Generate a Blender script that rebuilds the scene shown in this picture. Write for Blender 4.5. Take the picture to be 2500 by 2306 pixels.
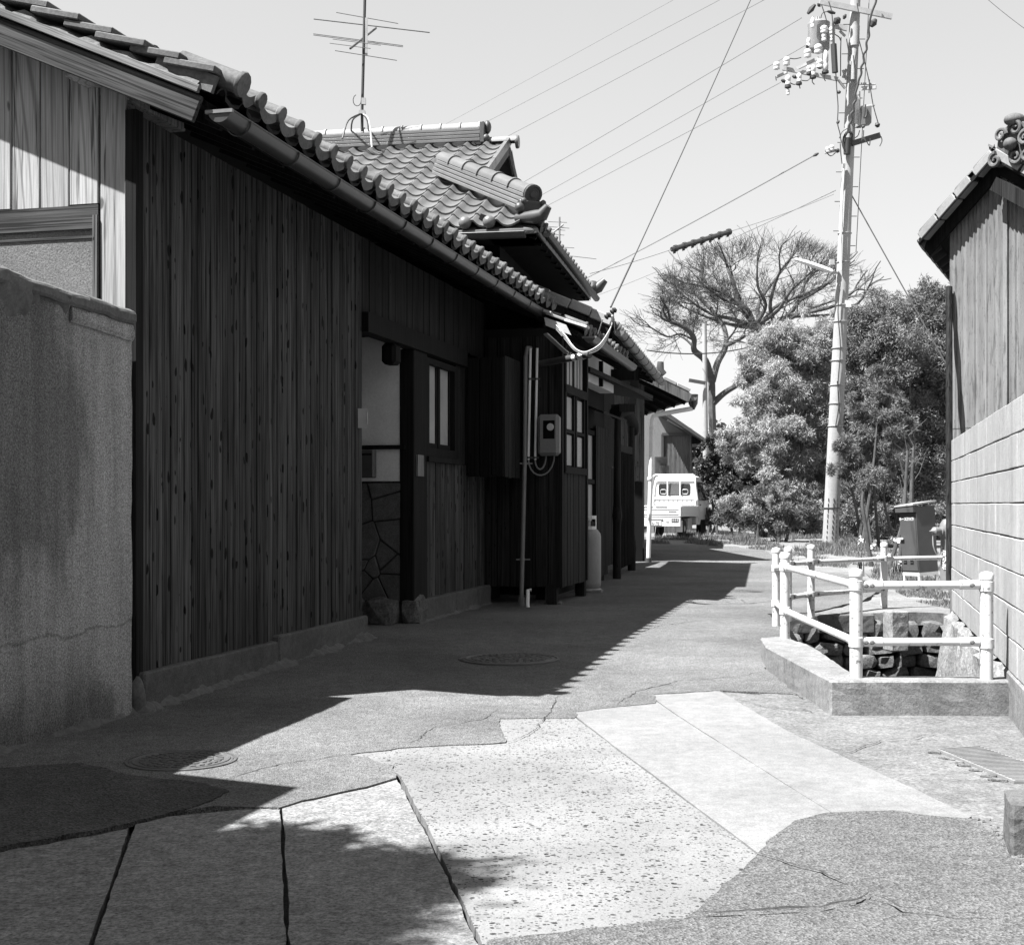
import bpy, bmesh, math, random
import numpy as np
from mathutils import Vector, Matrix, noise as mnoise
from mathutils.geometry import delaunay_2d_cdt

for o in list(bpy.data.objects):
    bpy.data.objects.remove(o)
SC = bpy.context.scene
COL = SC.collection
RNG = random.Random(7)

# ------------------------------------------------------------ camera, sky, sun, exposure
CAM_Z, HOR, FPX = 1.25, 1232.0, 3300.0
cam = bpy.data.cameras.new("camera")
cam_o = bpy.data.objects.new("camera", cam)
COL.objects.link(cam_o)
cam_o.location = (0, 0, CAM_Z)
cam_o.rotation_euler = (math.pi / 2, 0, 0)
cam.sensor_fit = 'HORIZONTAL'
cam.sensor_width = 36.0
cam.lens = 36.0 * FPX / 2500.0
cam.shift_y = (HOR - 1153.0) / 2500.0
cam.clip_start, cam.clip_end = 0.05, 3000.0
SC.camera = cam_o

SUN_TRAVEL = Vector((.511, .269, -1.0)).normalized()
SUN_EL = math.asin(-SUN_TRAVEL.z)
SUN_AZ = math.atan2(-SUN_TRAVEL.x, -SUN_TRAVEL.y)

world = bpy.data.worlds.new("World")
SC.world = world
world.use_nodes = True
wn = world.node_tree
wn.nodes.clear()
sky = wn.nodes.new("ShaderNodeTexSky")
sky.sky_type = 'NISHITA'
sky.sun_disc = False
sky.sun_elevation = SUN_EL
sky.sun_rotation = SUN_AZ % (2 * math.pi)
sky.air_density = 1.0
sky.dust_density = 0.1
sky.ozone_density = 1.0
sep = wn.nodes.new("ShaderNodeSeparateColor")     # blue-sensitive black-and-white film: a bright sky without hue
bw = wn.nodes.new("ShaderNodeMath"); bw.operation = 'POWER'; bw.inputs[1].default_value = .55
bg = wn.nodes.new("ShaderNodeBackground")
bg.inputs['Strength'].default_value = 0.091
wo = wn.nodes.new("ShaderNodeOutputWorld")
wn.links.new(sky.outputs[0], sep.inputs[0])
wn.links.new(sep.outputs[2], bw.inputs[0])
wn.links.new(bw.outputs[0], bg.inputs['Color'])
wn.links.new(bg.outputs[0], wo.inputs['Surface'])

sun = bpy.data.lights.new("sun", 'SUN')
sun.energy = 5.0
sun.angle = math.radians(0.53)
sun.color = (1.0, 1.0, 1.0)                       # monochrome photograph
sun_o = bpy.data.objects.new("sun", sun)
COL.objects.link(sun_o)
sun_o.location = (-20, -15, 40)
sun_o.rotation_euler = SUN_TRAVEL.to_track_quat('-Z', 'Y').to_euler()

SC.view_settings.view_transform = 'Standard'
SC.view_settings.look = 'None'
SC.view_settings.gamma = 1.0
SC.view_settings.use_curve_mapping = False
SC.view_settings.exposure = 1.90
SC.cycles.max_bounces = 8
SC.cycles.diffuse_bounces = 4

# ------------------------------------------------------------ places
def g(y):
    """height of the ground along the lane"""
    return float(np.interp(y, (-100, 8, 12, 26, 37, 60, 400), (0, 0, .08, .11, .33, .40, .6)))

def P(px, py, Y):
    return Vector(((px - 1250.0) / FPX * Y, Y, CAM_Z - (py - HOR) / FPX * Y))

def G(px, py, dz=0.0):
    """where a sight line meets the ground"""
    lo, hi = 0.5, 400.0
    for _ in range(60):
        m = (lo + hi) / 2
        if CAM_Z - (py - HOR) / FPX * m > g(m) + dz: lo = m
        else: hi = m
    return Vector(((px - 1250.0) / FPX * lo, lo, g(lo) + dz))

O_A = Vector((-2.25, 8.15, 0)); T_A = Vector((.2439, .9698, 0)); N_A = Vector((.9698, -.2439, 0))
def F(s, u, z):
    return O_A + T_A * s + N_A * u + Vector((0, 0, z))
def S_at(px, u=0.0):
    k = (px - 1250.0) / FPX
    return (k * (8.15 - .2439 * u) + 2.25 - .9698 * u) / (.2439 - .9698 * k)
UP = Vector((0, 0, 1))

# ------------------------------------------------------------ mesh building
def V(*a):
    return Vector(a)

class MB:
    def __init__(self):
        self.v, self.f, self.sm = [], [], []
    def add(self, verts, faces, smooth=False):
        b = len(self.v)
        self.v += [Vector(p) for p in verts]
        for f in faces:
            self.f.append(tuple(b + i for i in f)); self.sm.append(smooth)
    def obox(self, c, ax, ay, az, sx, sy, sz):
        ax, ay, az = Vector(ax) * sx / 2, Vector(ay) * sy / 2, Vector(az) * sz / 2
        c = Vector(c)
        vs = [c + ax * i + ay * j + az * k for k in (-1, 1) for j in (-1, 1) for i in (-1, 1)]
        self.add(vs, [(0, 2, 3, 1), (4, 5, 7, 6), (0, 1, 5, 4), (2, 6, 7, 3), (0, 4, 6, 2), (1, 3, 7, 5)])
    def box(self, x0, x1, y0, y1, z0, z1):
        self.obox(((x0 + x1) / 2, (y0 + y1) / 2, (z0 + z1) / 2), (1, 0, 0), (0, 1, 0), (0, 0, 1), x1 - x0, y1 - y0, z1 - z0)
    def fbox(self, s0, s1, u0, u1, z0, z1):
        self.obox(F((s0 + s1) / 2, (u0 + u1) / 2, (z0 + z1) / 2), T_A, N_A, UP, s1 - s0, u1 - u0, z1 - z0)
    def bar(self, a, b, w, h, up=UP):
        a, b = Vector(a), Vector(b)
        d = (b - a); L = d.length; d.normalize()
        sx = d.cross(Vector(up))
        if sx.length < 1e-5: sx = d.cross(Vector((1, 0, 0)))
        sx.normalize(); sz = sx.cross(d)
        self.obox((a + b) / 2, d, sx, sz, L, w, h)
    def prism(self, pts, ext):
        """planar polygon pts extruded by vector ext"""
        n = len(pts); ext = Vector(ext)
        vs = [Vector(p) for p in pts] + [Vector(p) + ext for p in pts]
        fs = [tuple(range(n))[::-1], tuple(range(n, 2 * n))] + [(i, (i + 1) % n, n + (i + 1) % n, n + i) for i in range(n)]
        self.add(vs, fs)
    def tube(self, pts, r, sides=8, cap=True, smooth=True):
        pts = [Vector(p) for p in pts]; n = len(pts)
        rs = r if isinstance(r, (list, tuple)) else [r] * n
        prev = None; vs = []
        for i, p in enumerate(pts):
            d = (pts[min(i + 1, n - 1)] - pts[max(i - 1, 0)])
            if d.length < 1e-9: d = Vector((0, 0, 1))
            d.normalize()
            if prev is None:
                x = d.cross(UP)
                if x.length < 1e-3: x = d.cross(Vector((1, 0, 0)))
            else:
                x = prev - d * prev.dot(d)
                if x.length < 1e-4: x = d.cross(UP)
            x.normalize(); prev = x; y = d.cross(x)
            for k in range(sides):
                a = 2 * math.pi * k / sides
                vs.append(p + (x * math.cos(a) + y * math.sin(a)) * rs[i])
        fs = []
        for i in range(n - 1):
            for k in range(sides):
                k2 = (k + 1) % sides
                fs.append((i * sides + k, i * sides + k2, (i + 1) * sides + k2, (i + 1) * sides + k))
        self.add(vs, fs, smooth)
        if cap:
            self.add(vs[:sides], [tuple(range(sides))[::-1]]); self.add(vs[-sides:], [tuple(range(sides))])
    def lathe(self, c, prof, sides=20, axis=UP, smooth=True):
        """prof: list of (radius, height along the axis)"""
        axis = Vector(axis).normalized()
        x = axis.cross(Vector((0, 1, 0)))
        if x.length < 1e-3: x = Vector((1, 0, 0))
        x.normalize(); y = axis.cross(x); c = Vector(c)
        vs = []
        for (r, h) in prof:
            for k in range(sides):
                a = 2 * math.pi * k / sides
                vs.append(c + axis * h + (x * math.cos(a) + y * math.sin(a)) * r)
        n = len(prof)
        fs = []
        for i in range(n - 1):
            for k in range(sides):
                k2 = (k + 1) % sides
                fs.append((i * sides + k, i * sides + k2, (i + 1) * sides + k2, (i + 1) * sides + k))
        self.add(vs, fs, smooth)
        self.add(vs[:sides], [tuple(range(sides))[::-1]]); self.add(vs[-sides:], [tuple(range(sides))])
    def ball(self, c, r, nu=10, nv=6):
        rx, ry, rz = r if isinstance(r, (list, tuple)) else (r, r, r)
        vs, fs = [], []
        for j in range(nv + 1):
            t = math.pi * j / nv
            for i in range(nu):
                a = 2 * math.pi * i / nu
                vs.append(Vector(c) + V(rx * math.sin(t) * math.cos(a), ry * math.sin(t) * math.sin(a), rz * math.cos(t)))
        for j in range(nv):
            for i in range(nu):
                i2 = (i + 1) % nu
                fs.append((j * nu + i, (j + 1) * nu + i, (j + 1) * nu + i2, j * nu + i2))
        self.add(vs, fs, True)
    def mesh(self, name, base=V(0, 0, 0)):
        me = bpy.data.meshes.new(name)
        me.from_pydata([tuple(p - base) for p in self.v], [], self.f)
        me.polygons.foreach_set("use_smooth", self.sm)
        me.update()
        if any(self.sm): me.set_sharp_from_angle(angle=math.radians(42))
        return me
    def build(self, name, m, parent=None, bevel=0.0, base=None, rough=0.0, rough_len=.06):
        if base is None:
            base = base_of(parent) if parent else V(0, 0, 0)
        me = self.mesh(name, base)
        if bevel:
            bm = bmesh.new(); bm.from_mesh(me)
            bmesh.ops.remove_doubles(bm, verts=bm.verts, dist=1e-5)
            es = [e for e in bm.edges if len(e.link_faces) == 2 and e.calc_face_angle(0) > .6]
            bmesh.ops.bevel(bm, geom=es, offset=bevel, segments=1, affect='EDGES', clamp_overlap=True)
            bmesh.ops.recalc_face_normals(bm, faces=bm.faces)
            bm.to_mesh(me); bm.free()
        if rough:
            bm = bmesh.new(); bm.from_mesh(me); bmesh.ops.remove_doubles(bm, verts=bm.verts, dist=1e-5)
            for _ in range(4):
                es = [e for e in bm.edges if e.calc_length() > rough_len]
                if es: bmesh.ops.subdivide_edges(bm, edges=es, cuts=1, use_grid_fill=True)
            bmesh.ops.triangulate(bm, faces=[f for f in bm.faces if len(f.verts) > 4])
            bm.normal_update()
            for v in bm.verts:
                q = v.co + base
                v.co += v.normal * rough * (mnoise.noise(q * 5) + .7 * mnoise.noise(q * 17) + .5 * mnoise.noise(q * 41))
            bm.to_mesh(me); bm.free()
        me.materials.append(m)
        return put(name, me, parent)

def base_of(o):
    while o.parent: o = o.parent
    return o.location.copy()

def put(name, me, parent=None, loc=None, rot=None):
    o = bpy.data.objects.new(name, me)
    COL.objects.link(o)
    if parent: o.parent = parent
    if loc is not None: o.location = loc
    if rot is not None: o.rotation_euler = rot
    return o

def tag(o, label, cat, group=None, kind=None):
    if label: o['label'] = label
    if cat: o['category'] = cat
    if group: o['group'] = group
    if kind: o['kind'] = kind
    return o

def thing(name, loc, label, cat, group=None):
    o = bpy.data.objects.new(name, None)
    o.empty_display_size = .2
    COL.objects.link(o)
    o.location = Vector(loc)
    return tag(o, label, cat, group)

def structure(o):
    o['kind'] = 'structure'; return o

def piece(name, me, parent, M):
    """a small piece that shares its mesh; M is its matrix in world space"""
    o = bpy.data.objects.new(name, me)
    COL.objects.link(o)
    o.parent = parent
    o.matrix_local = Matrix.Translation(-base_of(parent)) @ M
    return o

def frame(o, ax, ay, az):
    m = Matrix.Identity(4)
    for i, a in enumerate((ax, ay, az)):
        for j in range(3): m[j][i] = a[j]
    for j in range(3): m[j][3] = o[j]
    return m

# ------------------------------------------------------------ materials (all greys: a black-and-white world)
class NT:
    def __init__(self, name):
        self.m = bpy.data.materials.new(name); self.m.use_nodes = True
        self.t = self.m.node_tree; self.t.nodes.clear()
        self.out = self.n("ShaderNodeOutputMaterial")
        self.b = self.n("ShaderNodeBsdfPrincipled")
        self.l(self.b.outputs[0], self.out.inputs['Surface'])
        self.geo = self.n("ShaderNodeNewGeometry")
        self.pos = self.geo.outputs['Position']
    def n(self, k, **kw):
        nd = self.t.nodes.new(k)
        for a, b in kw.items(): setattr(nd, a, b)
        return nd
    def l(self, a, b): self.t.links.new(a, b)
    def inp(self, sock, v):
        if hasattr(v, 'is_output'): self.l(v, sock)
        else: sock.default_value = v
    def math(self, op, a, b=0.0, c=0.0, clamp=False):
        nd = self.n("ShaderNodeMath", operation=op, use_clamp=clamp)
        self.inp(nd.inputs[0], a); self.inp(nd.inputs[1], b); self.inp(nd.inputs[2], c)
        return nd.outputs[0]
    def mr(self, v, a, b, c, d, smooth=False):
        nd = self.n("ShaderNodeMapRange"); nd.clamp = True
        if smooth: nd.interpolation_type = 'SMOOTHSTEP'
        self.inp(nd.inputs[0], v)
        for i, x in enumerate((a, b, c, d)): self.inp(nd.inputs[1 + i], x)
        return nd.outputs[0]
    def scaled(self, s, src=None, off=None):
        nd = self.n("ShaderNodeVectorMath", operation='MULTIPLY')
        self.l(src or self.pos, nd.inputs[0]); nd.inputs[1].default_value = s
        if off is None: return nd.outputs[0]
        ad = self.n("ShaderNodeVectorMath", operation='ADD')
        self.l(nd.outputs[0], ad.inputs[0]); self.l(off, ad.inputs[1])
        return ad.outputs[0]
    def noise(self, scale, detail=4.0, rough=.55, stretch=(1, 1, 1), off=None, dist=0.0):
        nd = self.n("ShaderNodeTexNoise")
        self.l(self.scaled(stretch, off=off), nd.inputs['Vector'])
        nd.inputs['Scale'].default_value = scale
        nd.inputs['Detail'].default_value = detail
        nd.inputs['Roughness'].default_value = rough
        nd.inputs['Distortion'].default_value = dist
        return nd.outputs['Fac']
    def voro(self, scale, stretch=(1, 1, 1), feature='F1', off=None, rnd=1.0):
        nd = self.n("ShaderNodeTexVoronoi", feature=feature)
        self.l(self.scaled(stretch, off=off), nd.inputs['Vector'])
        nd.inputs['Scale'].default_value = scale
        nd.inputs['Randomness'].default_value = rnd
        return nd
    def rand(self):
        return self.n("ShaderNodeObjectInfo").outputs['Random']
    def bump(self, h, strength, dist=.01):
        nd = self.n("ShaderNodeBump")
        nd.inputs['Strength'].default_value = strength
        nd.inputs['Distance'].default_value = dist
        self.l(h, nd.inputs['Height'])
        self.l(nd.outputs[0], self.b.inputs['Normal'])
    def done(self, col, rough=.8, spec=.3, metal=0.0):
        self.inp(self.b.inputs['Base Color'], col) if hasattr(col, 'is_output') else setattr(self.b.inputs['Base Color'], 'default_value', (col, col, col, 1))
        self.inp(self.b.inputs['Roughness'], rough)
        self.b.inputs['Specular IOR Level'].default_value = spec
        self.b.inputs['Metallic'].default_value = metal
        return self.m

def simple(name, c, rough=.7, spec=.3, var=.25, scale=6.0, fine=.12, fscale=60.0, metal=0.0, bump=.0, rnd=0.0, stretch=(1, 1, 1)):
    t = NT(name)
    a = t.mr(t.noise(scale, 5, .6, stretch), .28, .72, 1 - var, 1 + var)
    v = t.math('MULTIPLY', a, c)
    if fine:
        v = t.math('MULTIPLY', v, t.mr(t.noise(fscale, 3, .6, stretch), .3, .7, 1 - fine, 1 + fine))
    if rnd:
        v = t.math('MULTIPLY', v, t.mr(t.rand(), 0, 1, 1 - rnd, 1 + rnd))
    if bump:
        t.bump(t.noise(fscale, 4, .6, stretch), bump, .006)
    return t.done(v, rough, spec, metal)

def asphalt(name, c, lightspk=.9, stain=.25, sc=1.0):
    t = NT(name)
    v = t.mr(t.noise(.55, 5, .6), .3, .7, c * (1 - stain), c * (1 + stain))
    vo = t.voro(150 * sc); stone = t.mr(vo.outputs['Color'], 0, 1, .35, 1.75)
    v = t.math('MULTIPLY', v, stone)
    fl = t.mr(t.noise(220 * sc, 2, .5), .56, .70, 0, 1)
    v = t.math('MULTIPLY', v, t.mr(fl, 0, 1, 1, 1 - .55 * lightspk))
    big = t.mr(t.noise(9, 5, .7), .35, .65, .86, 1.14)
    v = t.math('MULTIPLY', v, big)
    t.bump(t.math('ADD', vo.outputs['Distance'], t.noise(60, 4, .6)), .75, .008)
    return t.done(v, .9, .2)

def concrete(name, c, stain=.2, fine=.25, fs=130.0, pits=True, bump=.35, streak=0.0, blot=0.0):
    t = NT(name)
    v = t.mr(t.noise(1.1, 6, .62), .3, .7, c * (1 - stain), c * (1 + stain))
    v = t.math('MULTIPLY', v, t.mr(t.noise(fs, 4, .8), .36, .64, 1 - fine, 1 + fine))
    v = t.math('MULTIPLY', v, t.mr(t.noise(14, 5, .7), .34, .66, 1 - fine * .6, 1 + fine * .6))
    if pits:
        pt = t.mr(t.noise(70, 2, .5), .63, .70, 1, .45)
        v = t.math('MULTIPLY', v, pt)
    if streak:
        v = t.math('MULTIPLY', v, t.mr(t.noise(2.2, 5, .6, (3, 3, .16)), .36, .64, 1 - streak, 1 + streak))
    if blot:
        v = t.math('MULTIPLY', v, t.mr(t.noise(1.7, 6, .66, (1, 1, .8)), .40, .58, 1 - blot, 1 + blot * .5))
    t.bump(t.noise(fs * .7, 5, .7), bump, .008)
    return t.done(v, .92, .2)

def pebbled(name):
    t = NT(name)
    base = t.mr(t.noise(.9, 6, .65), .32, .68, .118, .195)
    base = t.math('MULTIPLY', base, t.mr(t.noise(160, 4, .7), .3, .7, .8, 1.2))
    for sc, thr in ((44, .40), (85, .42)):
        off = t.n("ShaderNodeTexNoise"); t.l(t.scaled((1, 1, 1)), off.inputs['Vector']); off.inputs['Scale'].default_value = sc * .8
        wob = t.n("ShaderNodeVectorMath", operation='MULTIPLY'); t.l(off.outputs['Color'], wob.inputs[0]); wob.inputs[1].default_value = (.018, .018, 0)
        vo = t.voro(sc, (1, 1, .1), off=wob.outputs[0])
        sep = t.n("ShaderNodeSeparateColor"); t.l(vo.outputs['Color'], sep.inputs[0])
        rad = t.math('MULTIPLY', sep.outputs[0], thr * 1.25)
        inside = t.mr(t.math('SUBTRACT', rad, vo.outputs['Distance']), 0.0, .07, 0, 1)
        inside = t.math('MULTIPLY', inside, t.mr(sep.outputs[1], .22, .26, 0, 1))
        dark = t.mr(sep.outputs[2], 0, 1, .12, .6)
        f = t.math('MULTIPLY_ADD', inside, t.math('SUBTRACT', dark, 1.0), 1.0)
        base = t.math('MULTIPLY', base, f)
    t.bump(t.noise(70, 4, .6), .5, .008)
    return t.done(base, .9, .2)

def wood(name, c, knots=1.0, grain=.45, rnd=.22, kscale=2.6, gs=1.0, rough=.85, kdark=.12, cath=False, along=None, spec=.15):
    """upright boards: grain stretched along z, dark knots, each board its own tone"""
    t = NT(name)
    if along is not None:       # grain runs along this direction instead of upright
        al = Vector(along).normalized(); ex = al.cross(Vector((0, 0, 1))).normalized(); ey = ex.cross(al)
        cmb = t.n("ShaderNodeCombineXYZ")
        for i, a in enumerate((ex, ey, al)):
            d = t.n("ShaderNodeVectorMath", operation='DOT_PRODUCT'); t.l(t.geo.outputs['Position'], d.inputs[0]); d.inputs[1].default_value = a
            t.l(d.outputs['Value'], cmb.inputs[i])
        t.pos = cmb.outputs[0]
    r = t.rand()
    off = t.n("ShaderNodeCombineXYZ")
    t.l(t.math('MULTIPLY', r, 37.0), off.inputs[0]); t.l(t.math('MULTIPLY', r, 91.0), off.inputs[2])
    o = off.outputs[0]
    v = t.mr(r, 0, 1, c * (1 - rnd), c * (1 + rnd))
    wide = t.noise(7 * gs, 4, .55, (1, 1, .12), o, .6)
    if cath:
        ring = t.math('SINE', t.math('MULTIPLY', t.noise(2.4 * gs, 1.2, .4, (1, 1, .05), o, .03), 190.0))
        v = t.math('MULTIPLY', v, t.mr(ring, .45, 1, 1.05, 1 - grain))
        v = t.math('MULTIPLY', v, t.mr(t.noise(150 * gs, 2, .5, (1, 1, .02), o), .42, .60, 1.05, .8))
    else:
        fine = t.noise(70 * gs, 4, .6, (1, 1, .022), o)
        v = t.math('MULTIPLY', v, t.mr(fine, .33, .67, 1 - grain, 1 + grain))
    v = t.math('MULTIPLY', v, t.mr(wide, .35, .65, 1 - grain * .5, 1 + grain * .5))
    crack = t.mr(t.noise(38 * gs, 3, .6, (1, 1, .03), o), .60, .66, 1, .28)
    v = t.math('MULTIPLY', v, crack)
    if not cath: v = t.math('MULTIPLY', v, t.mr(t.noise(64 * gs, 2, .5, (1, 1, .012), o), .58, .63, 1, .3))
    if knots:
        kd = t.n("ShaderNodeVectorMath", operation='DOT_PRODUCT'); t.l(t.geo.outputs['Position'], kd.inputs[0]); kd.inputs[1].default_value = (T_A + N_A) * 4.6
        kz = t.n("ShaderNodeSeparateXYZ"); t.l(t.pos, kz.inputs[0])
        kv = t.n("ShaderNodeCombineXYZ"); t.l(t.math('MULTIPLY_ADD', r, 61.0, kd.outputs['Value']), kv.inputs[0]); t.l(t.math('MULTIPLY_ADD', kz.outputs[2], 1.9, t.math('MULTIPLY', r, 23.0)), kv.inputs[1])
        wob = t.n("ShaderNodeVectorMath", operation='ADD'); wn_ = t.n("ShaderNodeTexNoise"); t.l(t.pos, wn_.inputs['Vector']); wn_.inputs['Scale'].default_value = 9.0
        ws = t.n("ShaderNodeVectorMath", operation='SCALE'); t.l(wn_.outputs['Color'], ws.inputs[0]); ws.inputs['Scale'].default_value = .16
        t.l(kv.outputs[0], wob.inputs[0]); t.l(ws.outputs[0], wob.inputs[1])
        vo = t.n("ShaderNodeTexVoronoi", feature='F1'); vo.voronoi_dimensions = '2D'; t.l(wob.outputs[0], vo.inputs['Vector']); vo.inputs['Scale'].default_value = kscale
        sep = t.n("ShaderNodeSeparateColor"); t.l(vo.outputs['Color'], sep.inputs[0])
        rad = t.mr(sep.outputs[0], .45, 1, -.05, .20 * knots)
        k = t.mr(t.math('SUBTRACT', vo.outputs['Distance'], rad), -.02, .03, kdark, 1)
        v = t.math('MULTIPLY', v, k)
    t.bump(t.noise(55 * gs, 4, .6, (1, 1, .03), o), .45, .006)
    return t.done(v, rough, spec)

def leafmat(name, c, spread=.32):
    t = NT(name)
    v = t.math('MULTIPLY', t.mr(t.geo.outputs['Random Per Island'], 0, 1, c * (1 - spread), c * (1 + spread)), t.mr(t.noise(.8, 3, .6), .3, .7, .8, 1.2))
    t.done(v, .6, .25)
    tr = t.n("ShaderNodeBsdfTranslucent"); t.l(v, tr.inputs['Color'])
    mx = t.n("ShaderNodeMixShader"); mx.inputs[0].default_value = .3
    t.l(t.b.outputs[0], mx.inputs[1]); t.l(tr.outputs[0], mx.inputs[2]); t.l(mx.outputs[0], t.out.inputs['Surface'])
    return t.m

def glass(name, c, rough, spec=.6, texs=0.0, bumps=0.0):
    t = NT(name)
    v = t.mr(t.noise(3, 3, .5), .3, .7, c * .85, c * 1.15)
    if texs:
        v = t.math('MULTIPLY', v, t.mr(t.noise(texs, 3, .7, (1, 1, 1.6)), .35, .65, .55, 1.5))
    if bumps: t.bump(t.noise(texs or 60, 2, .6), bumps, .004)
    return t.done(v, rough, spec)

M = {}
M['asphalt'] = asphalt("asphalt", .112, .9, .32)
M['asphalt_dark'] = asphalt("dark_asphalt", .055, 1.0, .45, .7)
M['asphalt_patch'] = asphalt("asphalt_patch", .092, .7, .22, .8)
M['joint_dirt'] = concrete("joint_dirt", .03, .3, .5, 60, False, .6)
M['soil'] = concrete("soil", .10, .35, .5, 40, False, .6)
M['dirt'] = concrete("dirt", .14, .25, .35, 55, False, .5)
M['slab'] = concrete("slab_concrete", .158, .16, .22, 110, False, .3)
M['slab_old'] = concrete("old_slab_concrete", .152, .18, .5, 60, True, .45)
M['apron'] = concrete("apron_concrete", .118, .22, .4, 50, True, .5, blot=.12)
M['pebble'] = pebbled("pebbled_concrete")
M['kerb'] = concrete("kerb_concrete", .16, .2, .32, 70, True, .5, streak=.12)
M['plinth'] = concrete("plinth_concrete", .085, .2, .3, 90, False, .5)
M['mortar'] = concrete("mortar", .105, .15, .2, 40, False, .6)
M['wall_render'] = concrete("wall_render", .110, .25, .8, 75, False, .7, streak=.22, blot=.38)
def stained_render():
    t = NT("wall_render")
    def dot(vec, shift=0.0):
        d = t.n("ShaderNodeVectorMath", operation='DOT_PRODUCT'); t.l(t.geo.outputs['Position'], d.inputs[0]); d.inputs[1].default_value = vec
        return t.math('ADD', d.outputs['Value'], shift)
    s = dot(T_A, -O_A.dot(T_A)); z = dot((0, 0, 1))
    w = t.mr(t.noise(1.6, 5, .6, (1, 1, .5)), .3, .7, -.35, .35)
    stain = t.math('MULTIPLY', t.mr(t.math('ADD', s, w), -.95, -.55, 1, 0, True), t.mr(t.math('ADD', z, w), .55, .95, 0, 1, True))      # old damp stain running down from the broken coping
    foot = t.mr(t.math('ADD', z, t.math('MULTIPLY', w, .7)), .05, .42, 1, 0, True)
    foot = t.math('MULTIPLY', foot, t.mr(t.math('ADD', s, w), -.5, -.2, 1, .25, True))
    v = t.mr(t.noise(1.3, 6, .6), .3, .7, .225, .285)
    v = t.math('MULTIPLY', v, t.math('SUBTRACT', 1.0, t.math('MULTIPLY', stain, .5)))
    v = t.math('MULTIPLY', v, t.math('SUBTRACT', 1.0, t.math('MULTIPLY', foot, .5)))
    v = t.math('MULTIPLY', v, t.mr(t.noise(3.0, 5, .6, (3, 3, .2)), .36, .64, .85, 1.15))
    v = t.math('MULTIPLY', v, t.mr(t.noise(95, 3, .8), .36, .64, .5, 1.5))
    v = t.math('MULTIPLY', v, t.mr(t.noise(220, 2, .6), .36, .64, .7, 1.3))
    v = t.math('MULTIPLY', v, t.mr(t.math('ABSOLUTE', t.math('SUBTRACT', z, t.mr(t.noise(2, 4, .6), .3, .7, .50, .58))), 0, .012, .6, 1))     # joint of two coats
    v = t.math('MULTIPLY', v, t.mr(t.math('ABSOLUTE', t.noise(1.4, 3, .5)), .497, .5015, 1, 1))
    t.bump(t.noise(80, 4, .7), .8, .008)
    return t.done(v, .95, .15)
M['wall_render'] = stained_render()
M['block'] = concrete("concrete_block", .27, .12, .14, 70, True, .4, streak=.12)
M['grout'] = concrete("grout", .12, .2, .2, 40, False, .3)
M['wood_dark'] = wood("dark_board", .046, 1.15, .62, .30, 2.7, kdark=.04)
M['wood_black'] = wood("blackened_wood", .007, 0, .4, .3)
M['wood_brown'] = wood("weathered_wood", .015, .5, .5, .25)
M['wood_light'] = wood("pale_cedar", .29, .9, .36, .10, 1.3, 1.0, .7, .3, True)
M['barge'] = wood("barge_wood", .06, 0, .5, .2, along=(.9698, -.2439, -.43))
M['wood_grey_level'] = wood("grey_rail_wood", .045, 0, .45, .15, along=(.9698, -.2439, 0))
M['wood_trim'] = wood("verge_trim_wood", .12, 0, .45, .15, along=(.9698, -.2439, -.43))
M['wood_grey'] = wood("grey_boards", .10, .6, .35, .2)
M['plaster'] = simple("plaster", .54, .9, .15, .14, 2.0, .08, 50)
M['plaster_white'] = simple("white_plaster", .28, .9, .15, .12, 2.0, .06, 50)
M['tile'] = simple("roof_tile", .108, .36, .5, .18, 2.5, .14, 70, 0, .15, .12)
M['tile_dark'] = simple("dark_roof_tile", .045, .5, .45, .25, 5, .15, 60, 0, .15, .15)
M['tile_old'] = simple("old_roof_tile", .085, .75, .25, .35, 7, .25, 50, 0, .3, .22)
M['tile_bleached'] = simple("bleached_verge_tile", .32, .7, .3, .15, 4, .1, 40, 0, .1, .12)
M['tile_pale'] = simple("pale_roof_tile", .19, .6, .35, .2, 4, .12, 50, 0, .15, .1)
M['gutter'] = simple("gutter_metal", .03, .35, .5, .2, 8, .1, 60)
M['gutter_pale'] = simple("pale_gutter", .14, .45, .4, .2, 5, .1, 40)
M['pvc_white'] = simple("white_pvc", .62, .4, .4, .08, 4, .04, 40)
M['pvc_grey'] = simple("grey_pvc", .13, .45, .4, .12, 6, .06, 40)
M['white'] = simple("white_paint", .60, .4, .4, .05, 3, .05, 30)
M['rail_white'] = (lambda t: t.done(t.math('MULTIPLY', t.mr(t.noise(2, 4, .6), .3, .7, .44, .54), t.mr(t.noise(23, 5, .72), .575, .64, 1, .3)), .4, .4))(NT("chipped_white_paint"))
M['rust'] = simple("rusty_bolt", .12, .7, .3, .3, 40, .2, 120)
M['metal'] = simple("grey_metal", .30, .4, .5, .15, 8, .1, 60)
M['metal_dark'] = simple("dark_metal", .05, .5, .4, .2, 8, .1, 60)
M['wire'] = simple("cable_black", .035, .6, .3, .1, 5, 0)
M['wire_grey'] = simple("cable_grey", .16, .6, .3, .1, 5, 0)
M['pole'] = concrete("pole_concrete", .27, .12, .12, 60, False, .2, streak=.08)
M['porcelain'] = simple("porcelain", .5, .2, .5, .04, 5, 0)
M['cabinet'] = simple("cabinet_paint", .06, .5, .35, .1, 5, .12, 90)
M['hydrant'] = simple("hydrant_paint", .14, .45, .4, .12, 8, .08, 60)
M['stone'] = concrete("field_stone", .10, .35, .4, 45, True, .9)
M['stone_pale'] = concrete("pale_stone", .17, .28, .35, 45, True, .9)
M['water'] = glass("still_water", .015, .06, .5, 0, 0)
M['frosted'] = glass("frosted_glass", .26, .55, .5)
M['frosted_dark'] = glass("rippled_glass", .11, .38, .5, 90, .6)
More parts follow.
